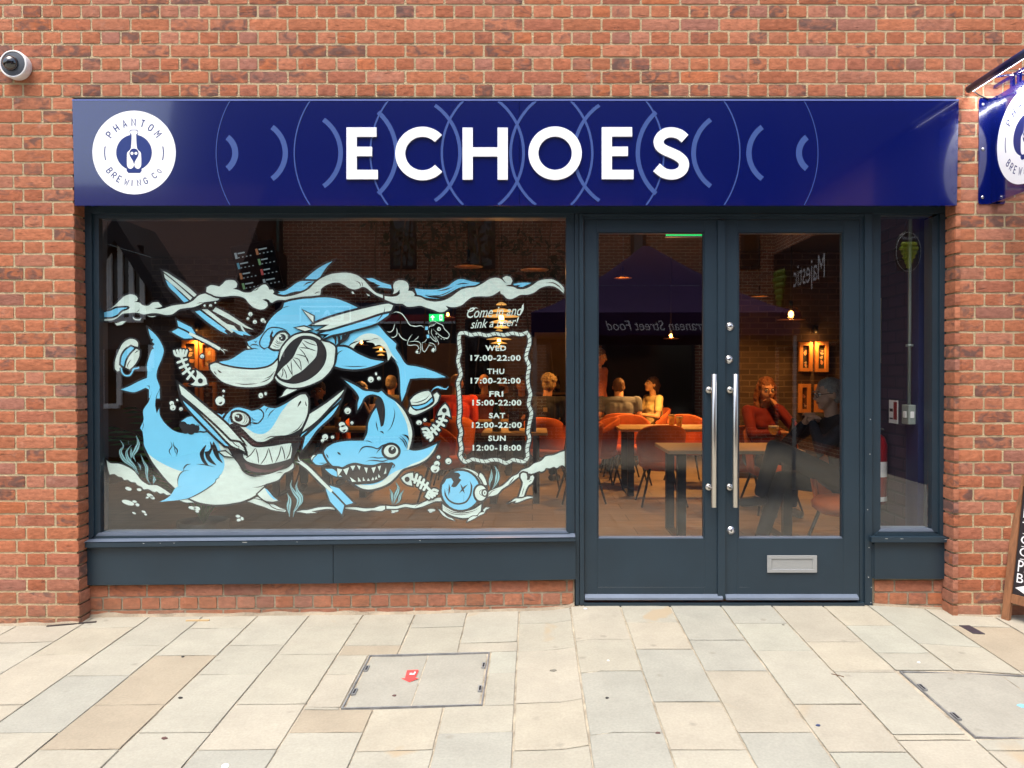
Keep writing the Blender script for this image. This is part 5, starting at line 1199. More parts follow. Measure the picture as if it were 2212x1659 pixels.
# ---- pebbles
for t in [(350, 1157, 35, 18, .3), (464, 1166, 25, 15, .3), (580, 1230, 38, 18, .4), (605, 1252, 28, 14, .4), (550, 1251, 16, 9, 0), (345, 1305, 68, 24, .3), (415, 1294, 25, 12, .2), (446, 1328, 22, 15, .3), (1030, 1362, 42, 17, .2), (1080, 1368, 34, 22, .2), (1083, 1399, 20, 12, .2), (410, 1416, 22, 9, .4), (513, 1402, 24, 10, .4), (533, 1430, 16, 10, .3), (1518, 1450, 24, 14, .1), (1525, 1490, 22, 15, -.1), (1562, 1475, 15, 19, -.5)]:
    b = Art('painted_pebble', 0.001); b.C(MW, 4, t[0], t[1], t[2], t[3], 1.2, t[4]); b.done()
for t in ((90, 1392, 40, 13), (70, 1408, 18, 7), (480, 1385, 40, 14), (470, 1402, 18, 8)): b = Art('painted_pebble', 0.001); b.C(MW, 6, t[0], t[1], t[2], t[3], 1.2); b.done()
# ---- sea floor line
b = Art('painted_sea_floor', 0.001)
b.F(MW, 4, '118 855 160 885 250 890 350 930 420 980 480 1060 560 1115 650 1120 740 1170 806 1217 760 1223 725 1202 690 1208 650 1185 625 1192 560 1160 510 1162 495 1140 440 1112 425 1090 380 1085 340 1060 305 1062 280 1035 240 1025 200 1000 150 1005 128 930', 3, 60)
b.F(MW, 4, '895 1280 980 1258 1058 1303 960 1302', 2)
b.F(MW, 5, '110 1290 180 1268 270 1265 350 1308 420 1340 500 1368 562 1385 552 1402 480 1392 400 1378 330 1350 250 1325 180 1300', 2.5, 60); b.F(MW, 5, '390 1322 430 1325 500 1362 558 1380 480 1375 410 1345', 2)
b.F(MW, 5, '185 1250 230 1238 300 1258 350 1285 250 1262', 1.5)
b.F(MW, 5, '670 1402 740 1385 792 1384 900 1358 1000 1352 1105 1358 1095 1382 1000 1370 900 1385 830 1398 886 1410 780 1418 720 1406', 3, 70)
b.F(MW, 5, '1192 1352 1300 1355 1400 1367 1500 1362 1570 1340 1640 1340 1632 1362 1580 1392 1480 1385 1400 1397 1300 1380 1190 1368', 3, 70)
b.F(MW, 6, '0 1338 100 1345 200 1322 300 1330 400 1300 480 1262 592 1250 606 1292 520 1290 440 1322 380 1346 300 1362 200 1350 100 1370 0 1370', 3, 70); b.L(6, '290 1360 350 1320 400 1315', 4)
b.done(); b = Art('painted_sea_floor', 0.001)
b.F(MW, 6, '1045 1262 1080 1200 1150 1160 1230 1130 1290 1080 1340 1030 1400 1000 1440 960 1520 930 1570 890 1650 860 1700 812 1780 800 1850 770 1898 755 1900 922 1875 905 1845 915 1815 935 1785 922 1740 938 1700 935 1680 962 1650 975 1630 968 1585 985 1555 998 1510 992 1440 1012 1380 1050 1330 1092 1290 1122 1230 1160 1182 1212 1130 1232 1080 1240', 3.5, 60)
b.L(6, '1300 1112 1350 1050 1360 1030', 7); b.L(6, '1080 1238 1130 1180 1180 1165', 5)
b.done()
b = Art('painted_bone', 0.006); b.F(MW, 6, '1432 1000 1455 985 1490 992 1500 1030 1495 1062 1525 1060 1535 1022 1560 1012 1576 1036 1552 1090 1512 1120 1482 1180 1462 1240 1412 1242 1438 1160 1455 1090 1432 1040', 4)
b.L(6, '1470 1130 1455 1180 1440 1235', 5); b.L(6, '1520 1085 1535 1070 1550 1070', 5); b.F(MW, 6, '1300 1306 1320 1300 1370 1262 1440 1258 1500 1238 1566 1244 1480 1268 1400 1300 1370 1300 1385 1280 1340 1292', 3, 60); b.done()
# ---- weeds
def weed(r, blades, label=None):
    b = Art('painted_seaweed', 0.0048, label)
    for t, w in blades: b.LO(r, t, w, MT, 2.4, 0.45)
    for t, w in blades: b.L(r, t, w, MT, 0.45)
    for t, w in blades:
        b.L(r, t, w*0.16, MK, 0.3)
    b.done()
weed(4, [('265 638 300 700 268 760 310 850 400 920 440 985', 34), ('385 690 335 760 350 840 420 920 462 1000', 34), ('435 590 460 670 435 740 405 800 430 865', 40), ('382 715 385 780 378 850', 24), ('355 642 357 685', 14), ('484 788 512 862 548 930 548 1000 560 1060 595 1115', 28), ('620 1008 630 1055 618 1110', 26), ('450 875 480 920 485 962', 14)], 'tall wavy seaweed at the lower left corner of the painting')
weed(5, [('625 1065 612 1120 650 1195 700 1262 690 1330 650 1400 640 1458', 44), ('695 1072 672 1125 690 1190 724 1240 728 1300 680 1360', 36), ('574 1200 602 1270 592 1350 602 1455', 44)], 'seaweed clump beside the painted arrow')
weed(6, [('100 1085 128 1150 100 1230 75 1325', 36), ('190 1165 150 1222 130 1290 85 1328', 26), ('30 1150 58 1205 62 1325', 26)], 'small seaweed under the lower right shark')
weed(6, [('1120 950 1118 1030 1100 1090 1105 1140', 30), ('1155 912 1185 990 1172 1080 1130 1158', 44)], 'seaweed behind the painted diving helmet')
# ---- diving helmet
b = Art('painted_diving_helmet', 0.0085)
b.F(MW, 6, '598 1318 640 1352 740 1392 860 1392 940 1370 1012 1320 1000 1400 940 1446 820 1466 700 1440 602 1386', 4); b.L(6, '605 1345 700 1400 820 1412 930 1390 1005 1345', 7); b.L(6, '604 1362 700 1418 820 1430 930 1405', 5)
b.F(MW, 6, '700 975 760 945 850 940 940 970 1010 1030 1060 1110 1072 1180 1050 1200 1020 1120 960 1040 880 990 790 975 740 985', 3); b.L(6, '705 985 800 960 900 985 980 1050 1030 1130 1045 1190', 6); b.L(6, '930 985 960 1000 945 1010', 5)
b.C(MBL, 6, 792, 1172, 202, 208, 5); b.C(MBL, 6, 792, 1172, 188, 195)
b.F(MK, 6, '700 975 770 985 790 1010 770 1040 800 1060 770 1100 745 1130 720 1140 690 1130 715 1080 690 1040 640 1050 620 1090 600 1110 640 1020', 0, 30)
b.L(6, '622 1155 630 1220 665 1275 720 1308 780 1315 850 1292 895 1220 908 1130 890 1070', 13, taper=0.1); b.L(6, '668 1100 672 1160 662 1225', 12); b.L(6, '640 1180 690 1135', 12); b.L(6, '690 1195 640 1150', 8); b.L(6, '790 1102 810 1150 835 1205', 13); b.L(6, '868 1108 830 1140 778 1202', 13); b.L(6, '825 1220 825 1290', 10)
b.F(MW, 6, '1000 985 1030 1010 1062 1075 1072 1110 1045 1120 1015 1060 985 1020', 3); b.C(MW, 6, 1005, 1200, 62, 80, 4.5); b.C(MK, 6, 1030, 1195, 40, 34); b.C(MW, 6, 1025, 1195, 30, 26); b.L(6, '1012 1175 1012 1218', 7); b.C(MW, 6, 1048, 1198, 20, 28, 3); b.C(MK, 6, 1048, 1198, 6, 12)
b.F(MW, 6, '555 1368 600 1400 650 1450 700 1470 727 1492 660 1468 600 1432', 2); b.F(MW, 6, '860 1506 882 1472 920 1448 970 1448 1000 1410 1045 1402 1030 1380 1060 1352 1102 1356 1060 1378 1040 1415 985 1440 930 1475', 2)
b.done()
# ---- outline dog
b = Art('painted_dog', 0.004, 'white outline drawing of a running dog with blue collar')
for t, w in (('60 770 110 750 170 770 220 830 262 895 330 912 390 905 430 935', 9), ('135 982 160 1030 200 1060 238 1072', 9), ('290 1000 255 1050 235 1105 250 1125 310 1120 350 1130 365 1160 332 1185', 7), ('250 1085 330 1078 375 1095 385 1150 380 1210', 7), ('330 1185 326 1205 345 1220 360 1195', 6), ('345 1220 372 1215 378 1190', 6), ('362 1020 345 1045 310 1070', 6), ('400 1098 402 1150 410 1185 430 1200 455 1160 480 1120 525 1135', 7), ('470 1095 520 1105 550 1140 552 1180 540 1200', 7), ('508 1165 505 1190 525 1205 535 1170', 6), ('458 1048 435 1080 395 1100', 6), ('440 1090 436 1115', 5),
             ('472 888 500 858 540 855 575 875 630 900 650 940 690 980 705 1010 690 1045 640 1040 590 1005 520 940', 7), ('480 895 540 890 555 880 520 905 482 910 470 950 482 1010 520 1060 560 1085 548 1050 532 1020', 7), ('545 1020 572 1070 585 1100 578 1125', 6), ('510 935 505 990 545 1060', 5), ('5 970 45 975 75 950 95 880', 8), ('40 1028 80 1035 115 1010 120 960 112 930', 8), ('655 1040 680 1048 700 1030', 9)):
    b.L(3, t, w, MW, 0.15)
for t in ('548 1000 560 985 568 1005', '572 1030 584 1020 592 1040', '606 1050 614 1044 622 1060', '640 1055 650 1050 654 1066'): b.F(MW, 3, t, 0)
b.C(MW, 3, 590, 942, 21); b.C(MK, 3, 592, 944, 9); b.F(MBL, 3, '436 915 466 915 466 950 436 952', 2, 10); b.F(MBL, 3, '450 1008 478 1005 484 1040 455 1045', 2, 10); b.F(MW, 3, '328 1190 345 1182 360 1195 350 1218 334 1210', 1); b.F(MW, 3, '508 1165 530 1150 545 1170 530 1202 510 1190', 1); b.done()
# ---- rope frame
b = Art('painted_rope_frame', 0.005)
rp = '238 48 290 38 350 60 430 48 520 66 600 48 700 60 790 42 870 56 935 36 962 80 965 150 940 230 930 300 960 380 945 500 955 600 975 680 955 780 985 880 965 980 950 1080 965 1140 940 1250 945 1340 905 1386 850 1380 790 1370 720 1402 640 1372 570 1370 500 1386 430 1376 370 1364 290 1388 240 1325 252 1250 236 1150 250 1080 226 980 235 850 225 650 215 560 245 480 226 380 215 320 236 230 225 120'
c = smooth([b.px(7, q) for q in b.pts(rp)], True, 6, 75); vs, fc = strip(c, 7.5+6, True); b._put(vs, fc, MK); vs, fc = strip(c, 7.3, True); b._put(vs, fc, MW)
L_ = 0; nxt = 9
for i in range(len(c)):
    p, q = Vector(c[i]), Vector(c[(i+1) % len(c)]); d = (q-p).length
    if d < 1e-6: continue
    t = (q-p)/d; nn = Vector((-t.y, t.x))
    while nxt <= L_ + d:
        o = p + t*(nxt-L_); vs, fc = strip([tuple(o - nn*3.9 - t*2.6), tuple(o + nn*3.9 + t*2.6)], 1.3); b._put(vs, fc, MK); nxt += 10.2
    L_ += d
b.done()
# ---- lettering
def hours(s, x0, x1, yc, h, bold=0.030):
    b = Art('opening_hours_lettering', 0.010)
    p0 = b.px(7, (x0, yc-h/2)); p1 = b.px(7, (x1, yc+h/2)); b.k += 1; y = b.y - 0.00007*b.k
    put_text(b.mb, s, MW, lambda x, z: (lambda q: (q.x, y, q.z))(P(x, -z, GY)), w=p1[0]-p0[0], h=p1[1]-p0[1], cx=(p0[0]+p1[0])/2, cy=-(p0[1]+p1[1])/2, bold=bold, space=1.12); b.done()
for s, x0, x1, yc in (('WED', 503, 720, 199), ('17:00-22:00', 347, 873, 302), ('THU', 522, 702, 442), ('17:00-22:00', 348, 873, 540), ('FRI', 543, 690, 678), ('15:00-22:00', 367, 880, 770), ('SAT', 540, 712, 905), ('12:00-22:00', 362, 884, 1004), ('SUN', 534, 716, 1143), ('12:00-18:00', 370, 878, 1242)):
    hours(s, x0, x1, yc, 58 if ':' not in s else 62)
b = Art('script_lettering', 0.010)
def script(s, x0, y0, x1, y1, h):
    p0 = Vector(b.px(3, (x0, y0))); p1 = Vector(b.px(3, (x1, y1))); t = (p1-p0); W = t.length; t.normalize(); nn = Vector((t.y, -t.x)); b.k += 1; y = b.y - 0.00007*b.k
    H_ = h/RG[3][2]*K0
    put_text(b.mb, s, MW, lambda x, z: (lambda v: (lambda q: (q.x, y, q.z))(P(v.x, v.y, GY)))(p0 + t*x + nn*z), w=W, h=H_, cx=W/2, cy=H_/2, shear=0.45, bold=0.004)
script('Come in and', 905, 822, 1540, 790, 118); script('sink a beer!', 945, 938, 1490, 905, 100)
b.L(3, '905 725 925 750 965 735 1000 705 1030 715', 14, MW); b.L(3, '1500 790 1530 720 1535 655', 15, MW)
b.done()
# ================================================================== interior shell
M['floor'] = None
def plank_floor():
    m = bpy.data.materials.new('floor_tiles'); m.use_nodes = True; nt = m.node_tree; n = nt.nodes; l = nt.links; b = n['Principled BSDF']; b.inputs['Roughness'].default_value = 0.45
    tc = n.new('ShaderNodeTexCoord'); br = n.new('ShaderNodeTexBrick'); br.inputs['Scale'].default_value = 1.0; br.inputs['Brick Width'].default_value = 0.9; br.inputs['Row Height'].default_value = 0.3
    br.inputs['Mortar Size'].default_value = 0.004; br.inputs['Color1'].default_value = (0.25, 0.20, 0.14, 1); br.inputs['Color2'].default_value = (0.18, 0.145, 0.105, 1); br.inputs['Mortar'].default_value = (0.06, 0.05, 0.04, 1)
    l.new(tc.outputs['Object'], br.inputs[0])
    nz = n.new('ShaderNodeTexNoise'); nz.inputs['Scale'].default_value = 4; nz.inputs['Detail'].default_value = 7
    mp = n.new('ShaderNodeMapping'); mp.inputs['Scale'].default_value = (1, 4, 1); l.new(tc.outputs['Object'], mp.inputs[0]); l.new(mp.outputs[0], nz.inputs[0])
    r1 = n.new('ShaderNodeMapRange'); r1.inputs[3].default_value = 0.6; r1.inputs[4].default_value = 1.4; l.new(nz.outputs[0], r1.inputs[0])
    mx = n.new('ShaderNodeMix'); mx.data_type = 'RGBA'; mx.blend_type = 'MULTIPLY'; mx.inputs[0].default_value = 1; l.new(br.outputs[0], mx.inputs[6]); l.new(r1.outputs[0], mx.inputs[7]); l.new(mx.outputs[2], b.inputs['Base Color'])
    return m
M['floor'] = plank_floor()
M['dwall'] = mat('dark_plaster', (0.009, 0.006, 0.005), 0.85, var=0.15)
M['ochre'] = mat('ochre_wall', (0.34, 0.24, 0.11), 0.8, var=0.12)
M['navyw'] = mat('navy_wall_paint', (0.010, 0.013, 0.055), 0.5, var=0.1)
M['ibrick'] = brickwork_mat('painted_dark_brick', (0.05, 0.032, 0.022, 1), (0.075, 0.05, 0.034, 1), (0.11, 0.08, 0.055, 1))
M['ibrick2'] = brickwork_mat('plum_brick', (0.035, 0.016, 0.028, 1), (0.045, 0.02, 0.035, 1), (0.02, 0.012, 0.022, 1))
BY = 9.5; RX = 2.36
def sbox(name, a, b, m, kind='structure'):
    k = MB(); k.box(a, b, m); return k.build(name, kind=kind)
sbox('interior_floor', (-5.2, YF+0.165, -0.03), (4.3, BY, 0.0), M['floor'])
sbox('ceiling', (-5.2, 0.31, 2.95), (4.3, BY, 3.05), mat('black_ceiling', (.008, .006, .005), .9))
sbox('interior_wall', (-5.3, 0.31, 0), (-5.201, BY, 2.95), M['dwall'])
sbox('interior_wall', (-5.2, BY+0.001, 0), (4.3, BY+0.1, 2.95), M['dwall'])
sbox('interior_wall', (4.301, 0.31, 0), (4.4, BY, 2.95), M['ibrick'])
sbox('interior_wall', (RX, YF+0.17, 0), (RX+0.25, 0.42, 2.949), M['navyw']); sbox('interior_wall', (RX+0.001, 0.421, 0.0), (RX+0.249, 1.0, 2.948), M['ibrick2'])
sbox('interior_wall', (2.62, 5.6, 0), (4.3, 5.8, 2.949), M['ibrick']); 
sbox('interior_wall', (-0.75, BY-0.5, 1.0), (0.95, BY-0.35, 2.0), M['ochre']); sbox('interior_wall', (-2.25, BY-0.12, 0.9), (-1.3, BY-0.02, 1.9), M['ochre'])
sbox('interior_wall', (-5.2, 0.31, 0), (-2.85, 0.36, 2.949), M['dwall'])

# ------------------------------------------------------------------ lamps
WARM = (1.0, 0.43, 0.11)
def plight(parent, loc, e, r=0.05, col=WARM, glow=0.12):
    la = bpy.data.lights.new('lamp_light', 'SPOT'); la.spot_size = R(132); la.spot_blend = 0.7; la.energy = e*2.6; la.color = col; la.shadow_soft_size = r
    o = bpy.data.objects.new('lamp_light', la); COL.objects.link(o); o.parent = parent; o.location = loc
    la = bpy.data.lights.new('bulb_light', 'POINT'); la.energy = e*glow; la.color = col; la.shadow_soft_size = 0.03
    o = bpy.data.objects.new('bulb_light', la); COL.objects.link(o); o.parent = parent; o.location = (loc[0], loc[1], loc[2]+0.03)
M['bulb'] = mat('glowing_bulb', (1, .6, .25), 0.5, emit=(1.0, 0.50, 0.14), es=6)
M['shade'] = mat('copper_shade', (0.28, 0.13, 0.05), 0.4, metal=0.7)
M['diskshade'] = mat('enamel_disc', (0.75, 0.55, 0.25), 0.5, emit=(1.0, 0.50, 0.12), es=0.32)
M['smoke'] = glass_mat('lamp_glass', 1.45, (0.9, 0.75, 0.6))
def cord(m, z): m.tube([(0, 0, 0.05), (0, 0, 2.95-z)], 0.004, M['black'], 6)
def tier_lamp(x, y, z, s, e, label):
    o = empty('pendant_lamp', (x, y, z), label=label, cat='pendant lamp', group='pendant lamps hanging inside the bar')
    m = MB()
    for (h, r) in ((0.10, 0.30), (0.045, 0.62), (0.0, 1.0), (-0.05, 0.66), (-0.095, 0.44)):
        m.lathe([(r*.18*s*.3, h+.022), (r*.18*s*.8, h+.01), (r*.18*s, h), (r*.18*s*.8, h+.006), (r*.18*s*.3, h+.018)], (0, 0, 0), M['diskshade'], 28, closed=False)
    m.build('lamp_shade', o); m = MB(); m.ball((0, 0, -0.02), 0.026*s, M['bulb'], sz=1.8); m.build('bulb', o); m = MB(); cord(m, z); m.build('cord', o)
    plight(o, (0, 0, -0.16), e)
def dome_lamp(x, y, z, s, e, label):
    o = empty('pendant_lamp', (x, y, z), label=label, cat='pendant lamp', group='pendant lamps hanging inside the bar')
    m = MB(); m.lathe([(0.012*s, 0.12*s), (0.05*s, 0.10*s), (0.085*s, 0.06*s), (0.095*s, 0.0)], (0, 0, 0), M['smoke'], 28, closed=False); m.build('lamp_shade', o)
    m = MB(); m.lathe([(0.095*s, 0.0), (0.125*s, -0.008), (0.127*s, -0.012), (0.095*s, -0.006)], (0, 0, 0), M['shade'], 28, closed=False); m.build('rim', o)
    m = MB(); m.ball((0, 0, 0.04*s), 0.024*s, M['bulb'], sz=1.3); m.build('bulb', o); m = MB(); cord(m, z); m.tube([(0, 0, .09*s), (0, 0, .16*s)], 0.018, M['black'], 10); m.build('cord', o)
    plight(o, (0, 0, -0.05), e)
def disc_lamp(x, y, z, e, label):
    o = empty('pendant_lamp', (x, y, z), label=label, cat='pendant lamp', group='pendant lamps hanging inside the bar')
    m = MB(); m.lathe([(0.015, 0.03), (0.06, 0.015), (0.105, -0.002), (0.105, -0.006), (0.06, 0.009), (0.015, 0.02)], (0, 0, 0), M['shade'], 28, closed=False); m.build('lamp_shade', o)
    m = MB(); cord(m, z); m.tube([(0, 0, .02), (0, 0, .12)], 0.014, M['black'], 10); m.build('cord', o); plight(o, (0, 0, -0.05), e)
def at(px, t, py=None):
    return ((px-CX)/FPX*t, t-4.43, 1.374+(805-(py or 805))/FPX*t)
LE = 0.68
x, y, z = at(1083, 6.5, 684); tier_lamp(x, y, z, 0.85, 9*LE, 'large tiered disc pendant lamp behind the script lettering on the window')
x, y, z = at(1078, 9.2, 733); tier_lamp(x, y, z, 0.85, 13*LE, 'smaller tiered disc pendant lamp hanging farther back, above the word WED')
x, y, z = at(1708, 7.0, 688); dome_lamp(x, y, z, 1.0, 13*LE, 'glass dome pendant lamp with glowing bulb seen through the right door')
x, y, z = at(1449, 10.5, 730); dome_lamp(x, y, z, 0.85, 62*LE, 'glass dome pendant lamp with glowing bulb seen through the left door')
x, y, z = at(1640, 9.2, 640); disc_lamp(x, y, z, 26*LE, 'added copper disc pendant for extra glow behind the right door')  # extra lamp, added for amber glow behind the right door
x, y, z = at(1345, 8.9, 600); disc_lamp(x, y, z, 34*LE, 'added copper disc pendant for extra glow behind the left door, over the pale table')  # also an added lamp, brightening chairs and floor behind the left door
x, y, z = at(967.5, 10.5, 684); dome_lamp(x, y, z, 0.8, 14*LE, 'small pendant lamp glowing at the nose of the painted dog')
x, y, z = at(781, 11, 744); dome_lamp(x, y, z, 0.8, 14*LE, 'small pendant lamp under the belly arch of the upper painted shark, left one')
x, y, z = at(823, 10, 752); tier_lamp(x, y, z, 0.6, 14*LE, 'small tiered pendant lamp under the belly arch of the upper painted shark, right one')
x, y, z = at(1012, 5.7, 575); disc_lamp(x, y, z, 3*LE, 'flat copper disc pendant above the painted wave, left of the pair')
x, y, z = at(1155, 5.7, 582); disc_lamp(x, y, z, 3*LE, 'flat copper disc pendant above the painted wave, right of the pair')
def wall_light(x, y, z, e, label, nx=0, ny=-1):
    o = empty('wall_light', (x, y, z), label=label, cat='wall light', group='small wall lights above the framed posters')
    m = MB(); m.lathe([(0.035, 0.05), (0.035, -0.05)], (nx*0.08, ny*0.08, 0), M['black'], 16); m.box((nx*0.0-.01, min(0, ny*0.08), -.01), (nx*.08+.01, max(0, ny*.08), .01), M['black']); m.build('housing', o)
    plight(o, (nx*0.12, ny*0.12, -0.12), e, 0.03)
# ------------------------------------------------------------------ framed posters
M['frame'] = mat('orange_wood_frame', (0.62, 0.26, 0.07), 0.6, var=0.15)
def poster(c, w, h, nrm, col, seed, label):
    """c centre; nrm 'y' faces the street"""
    o = empty('framed_poster', c, label=label, cat='framed poster', group='framed posters on the bar walls')
    r_ = random.Random(seed); f = MB(); t = 0.045; d = 0.05
    f.box((-w/2, -d, -h/2), (-w/2+t, 0, h/2), M['frame'], .003); f.box((w/2-t, -d, -h/2), (w/2, 0, h/2), M['frame'], .003); f.box((-w/2+t, -d+.001, h/2-t), (w/2-t, 0, h/2), M['frame']); f.box((-w/2+t, -d+.001, -h/2), (w/2-t, 0, -h/2+t), M['frame']); f.build('frame', o)
    p = MB(); p.box((-w/2+t, -.015, -h/2+t), (w/2-t, -.001, h/2-t), mat('poster_ground', col, 0.5))
    pc = [mat('poster_ink', c_, .6) for c_ in ((.6, .3, .15), (.45, .38, .25), (.10, .07, .06))]
    iw, ih = w-2*t, h-2*t
    for k in range(5):
        cx = r_.uniform(-.2, .2)*iw; cz = r_.uniform(-.38, .38)*ih; a, b = r_.uniform(.1, .3)*iw, r_.uniform(.03, .12)*ih; n = 14; s_ = r_.random()*6
        pts = [(cx+a*(1+.3*math.sin(3*u+s_))*math.cos(u), -.016-.0003*k, cz+b*(1+.3*math.cos(2*u+s_))*math.sin(u)) for u in [2*math.pi*i/n for i in range(n)]]
        p.poly(pts, pc[k % 3])
    p.build('print', o)
T_ = BY+4.43-0.02
def bposter(px0, px1, py0, py1, t, col, seed, label):
    a = at(px0, t, py0); b = at(px1, t, py1); poster(((a[0]+b[0])/2, t-4.43, (a[2]+b[2])/2), b[0]-a[0], a[2]-b[2], 'y', col, seed, label)
T_ = 6.08+4.43-.003; sbox('interior_wall', (-5.2, 6.08, 0), (-3.92, 6.2, 2.949), M['ibrick'])
bposter(396, 431, 735, 802, T_, (.05, .035, .02), 1, 'orange framed dark poster with pale blocks, upper left behind the window, left one')
bposter(434, 469, 737, 800, T_, (.30, .16, .06), 2, 'orange framed brown poster behind the painted fish skeleton, upper right of its four')
bposter(398, 431, 827, 888, T_, (.05, .03, .02), 3, 'orange framed dark poster behind the long surfboard, lower left of its four')
bposter(434, 469, 826, 886, T_, (.06, .035, .02), 4, 'orange framed dark poster behind the plant leaves, lower right of its four')
TR = 5.6+4.43-0.003
bposter(1724, 1752.5, 739, 802, TR, (.03, .03, .03), 5, 'upper left of the four orange framed posters seen through the right door')
bposter(1758, 1787, 738, 803.5, TR, (.03, .035, .025), 6, 'upper right of the four orange framed posters seen through the right door')
bposter(1723.5, 1749.5, 829, 891, TR, (.14, .07, .045), 7, 'lower left of the four orange framed posters seen through the right door')
bposter(1758, 1785.5, 830, 890, TR, (.12, .075, .05), 8, 'lower right of the four posters through the right door, partly behind the grey haired man')
a = at(432, T_, 708); wall_light(a[0], T_-4.43, a[2], 5, 'small black wall light above the left posters')
a = at(1756, TR, 712); wall_light(a[0], TR-4.43, a[2], 4.5, 'small black wall light above the posters seen through the right door')
a = at(1600, TR, 712); 

# ------------------------------------------------------------------ exit signs
M['exitg'] = mat('exit_green', (0.0, .3, .08), .5, emit=(0.0, 0.55, 0.12), es=.9); M['exitw'] = mat('exit_white', (.8, 1, .85), .5, emit=(0.75, 1.0, 0.82), es=.9)
a = at(943, 9, 686)
o = empty('exit_sign', a, label='green illuminated emergency exit sign with white arrow, inside above the painted dog', cat='exit sign')
m = MB(); m.box((-.085, 0, -.042), (.085, .03, .042), M['exitg']); m.build('panel', o)
m = MB(); f = lambda pts, k=0: m.poly([(p[0], -.001-.0003*k, p[1]) for p in pts], M['exitw'])
f([(-.045, .03), (-.075, -.0), (-.052, .0), (-.052, -.03), (-.038, -.03), (-.038, .0), (-.015, .0)]); f([(.035, -.032), (.07, -.032), (.07, .034), (.035, .034)]); 
m.poly([(p[0], -.0016, p[1]) for p in [(.045, .025), (.055, .025), (.062, .0), (.056, -.03), (.05, -.01), (.042, -.03), (.046, .0)]], M['exitg']); m.build('pictogram', o)
m = MB(); m.tube([(-.07, .015, .042), (-.07, .015, 2.95-a[2])], .003, M['black'], 6); m.tube([(.07, .015, .042), (.07, .015, 2.95-a[2])], .003, M['black'], 6); m.build('hanging_wire', o)
a = at(1480, 5.6, 509)
o = empty('exit_sign', a, label='thin green emergency exit light at the top of the left door glass', cat='exit sign')
m = MB(); m.box((-.14, -.02, -.006), (.14, .02, .03), M['exitg']); m.build('panel', o); m = MB(); m.box((-.145, -.024, -.014), (.145, .024, -.0065), mat('clear_edge', (.5, .5, .5), .3)); m.build('diffuser', o)
m = MB(); m.box((-.13, -.03, .031), (.13, .03, .07), M['white_plastic'], .004); m.tube([(0, 0, .07), (0, 0, 2.95-a[2])], .006, M['black'], 6); m.build('housing', o)

# ------------------------------------------------------------------ furniture
M['uphol'] = mat('burnt_orange_fabric', (0.55, 0.125, 0.025), 0.85, var=0.15, vscale=12, bump=0.2, bscale=250)
M['ttop'] = mat('pale_oak_tabletop', (0.50, 0.36, 0.20), 0.45, var=0.15, vscale=5, aniso=(1, 8, 1))
def chair_proto():
    root = empty('tub_chair', (0, 0, 0)); m = MB(); n = 26; L_ = 5; vs = []
    def prof(u, v, off):
        a = u*R(112); h0 = 0.40; top = 0.83 - 0.20*(abs(u)**2.4); z = h0 + (top-h0)*v
        rx = 0.215 + 0.035*v + off; ry = 0.205 + 0.05*v + off
        return (rx*math.sin(a), -0.02 + ry*math.cos(a)*(1.0) , z)
    ins = [[prof(-1+2*i/n, j/L_, -0.028) for i in range(n+1)] for j in range(L_+1)]; out = [[prof(-1+2*i/n, j/L_, 0.012) for i in range(n+1)] for j in range(L_+1)]
    ring = []
    for i in range(n+1):
        c = [ins[j][i] for j in range(L_+1)] + [(((ins[L_][i][0]+out[L_][i][0])/2), ((ins[L_][i][1]+out[L_][i][1])/2), ins[L_][i][2]+.014)] + [out[j][i] for j in range(L_, -1, -1)]; ring.append(c)
    k = len(ring[0]); vs = [p for c in ring for p in c]; fs = [(i*k+j, i*k+j+1, (i+1)*k+j+1, (i+1)*k+j) for i in range(n) for j in range(k-1)]
    fs += [tuple(range(k)), tuple(n*k+j for j in range(k))[::-1], ] + [(i*k, (i+1)*k, (i+1)*k+k-1, i*k+k-1) for i in range(n)]
    m.add(vs, fs, M['uphol'], True); m.build('backrest', root)
    m = MB(); m.lathe([(.001, .35), (.17, .36), (.225, .40), (.23, .44), (.20, .475), (.001, .485)], (0, -.02, 0), M['uphol'], 28, sy=1.05, closed=False); m.build('seat', root)
    for sx_, sy_ in ((-1, -1), (1, -1), (-1, 1), (1, 1)):
        m = MB(); m.tube([(sx_*.13, sy_*.12, .40), (sx_*.235, sy_*.23, 0.0)], .012, M['black'], 8, rs=[.014, .010]); m.build('leg', root)
    return root
def copy_tree(src, loc, rz, label, group=None, cat=None):
    r = src.copy(); COL.objects.link(r); r.location = loc; r.rotation_euler = (0, 0, rz); tag(r, label, cat, group)
    for ch in src.children:
        c = ch.copy(); COL.objects.link(c); c.parent = r
        for g in ch.children: d = g.copy(); COL.objects.link(d); d.parent = c
    return r
chair0 = chair_proto(); used = []
def chair(x, y, rz, label):
    """rz=0: open side faces the street (-y)"""
    if not used: chair0.location = (x, y, 0); chair0.rotation_euler = (0, 0, R(rz)); tag(chair0, label, 'chair', 'burnt orange tub chairs in the bar'); used.append(1); return
    copy_tree(chair0, (x, y, 0), R(rz), label)
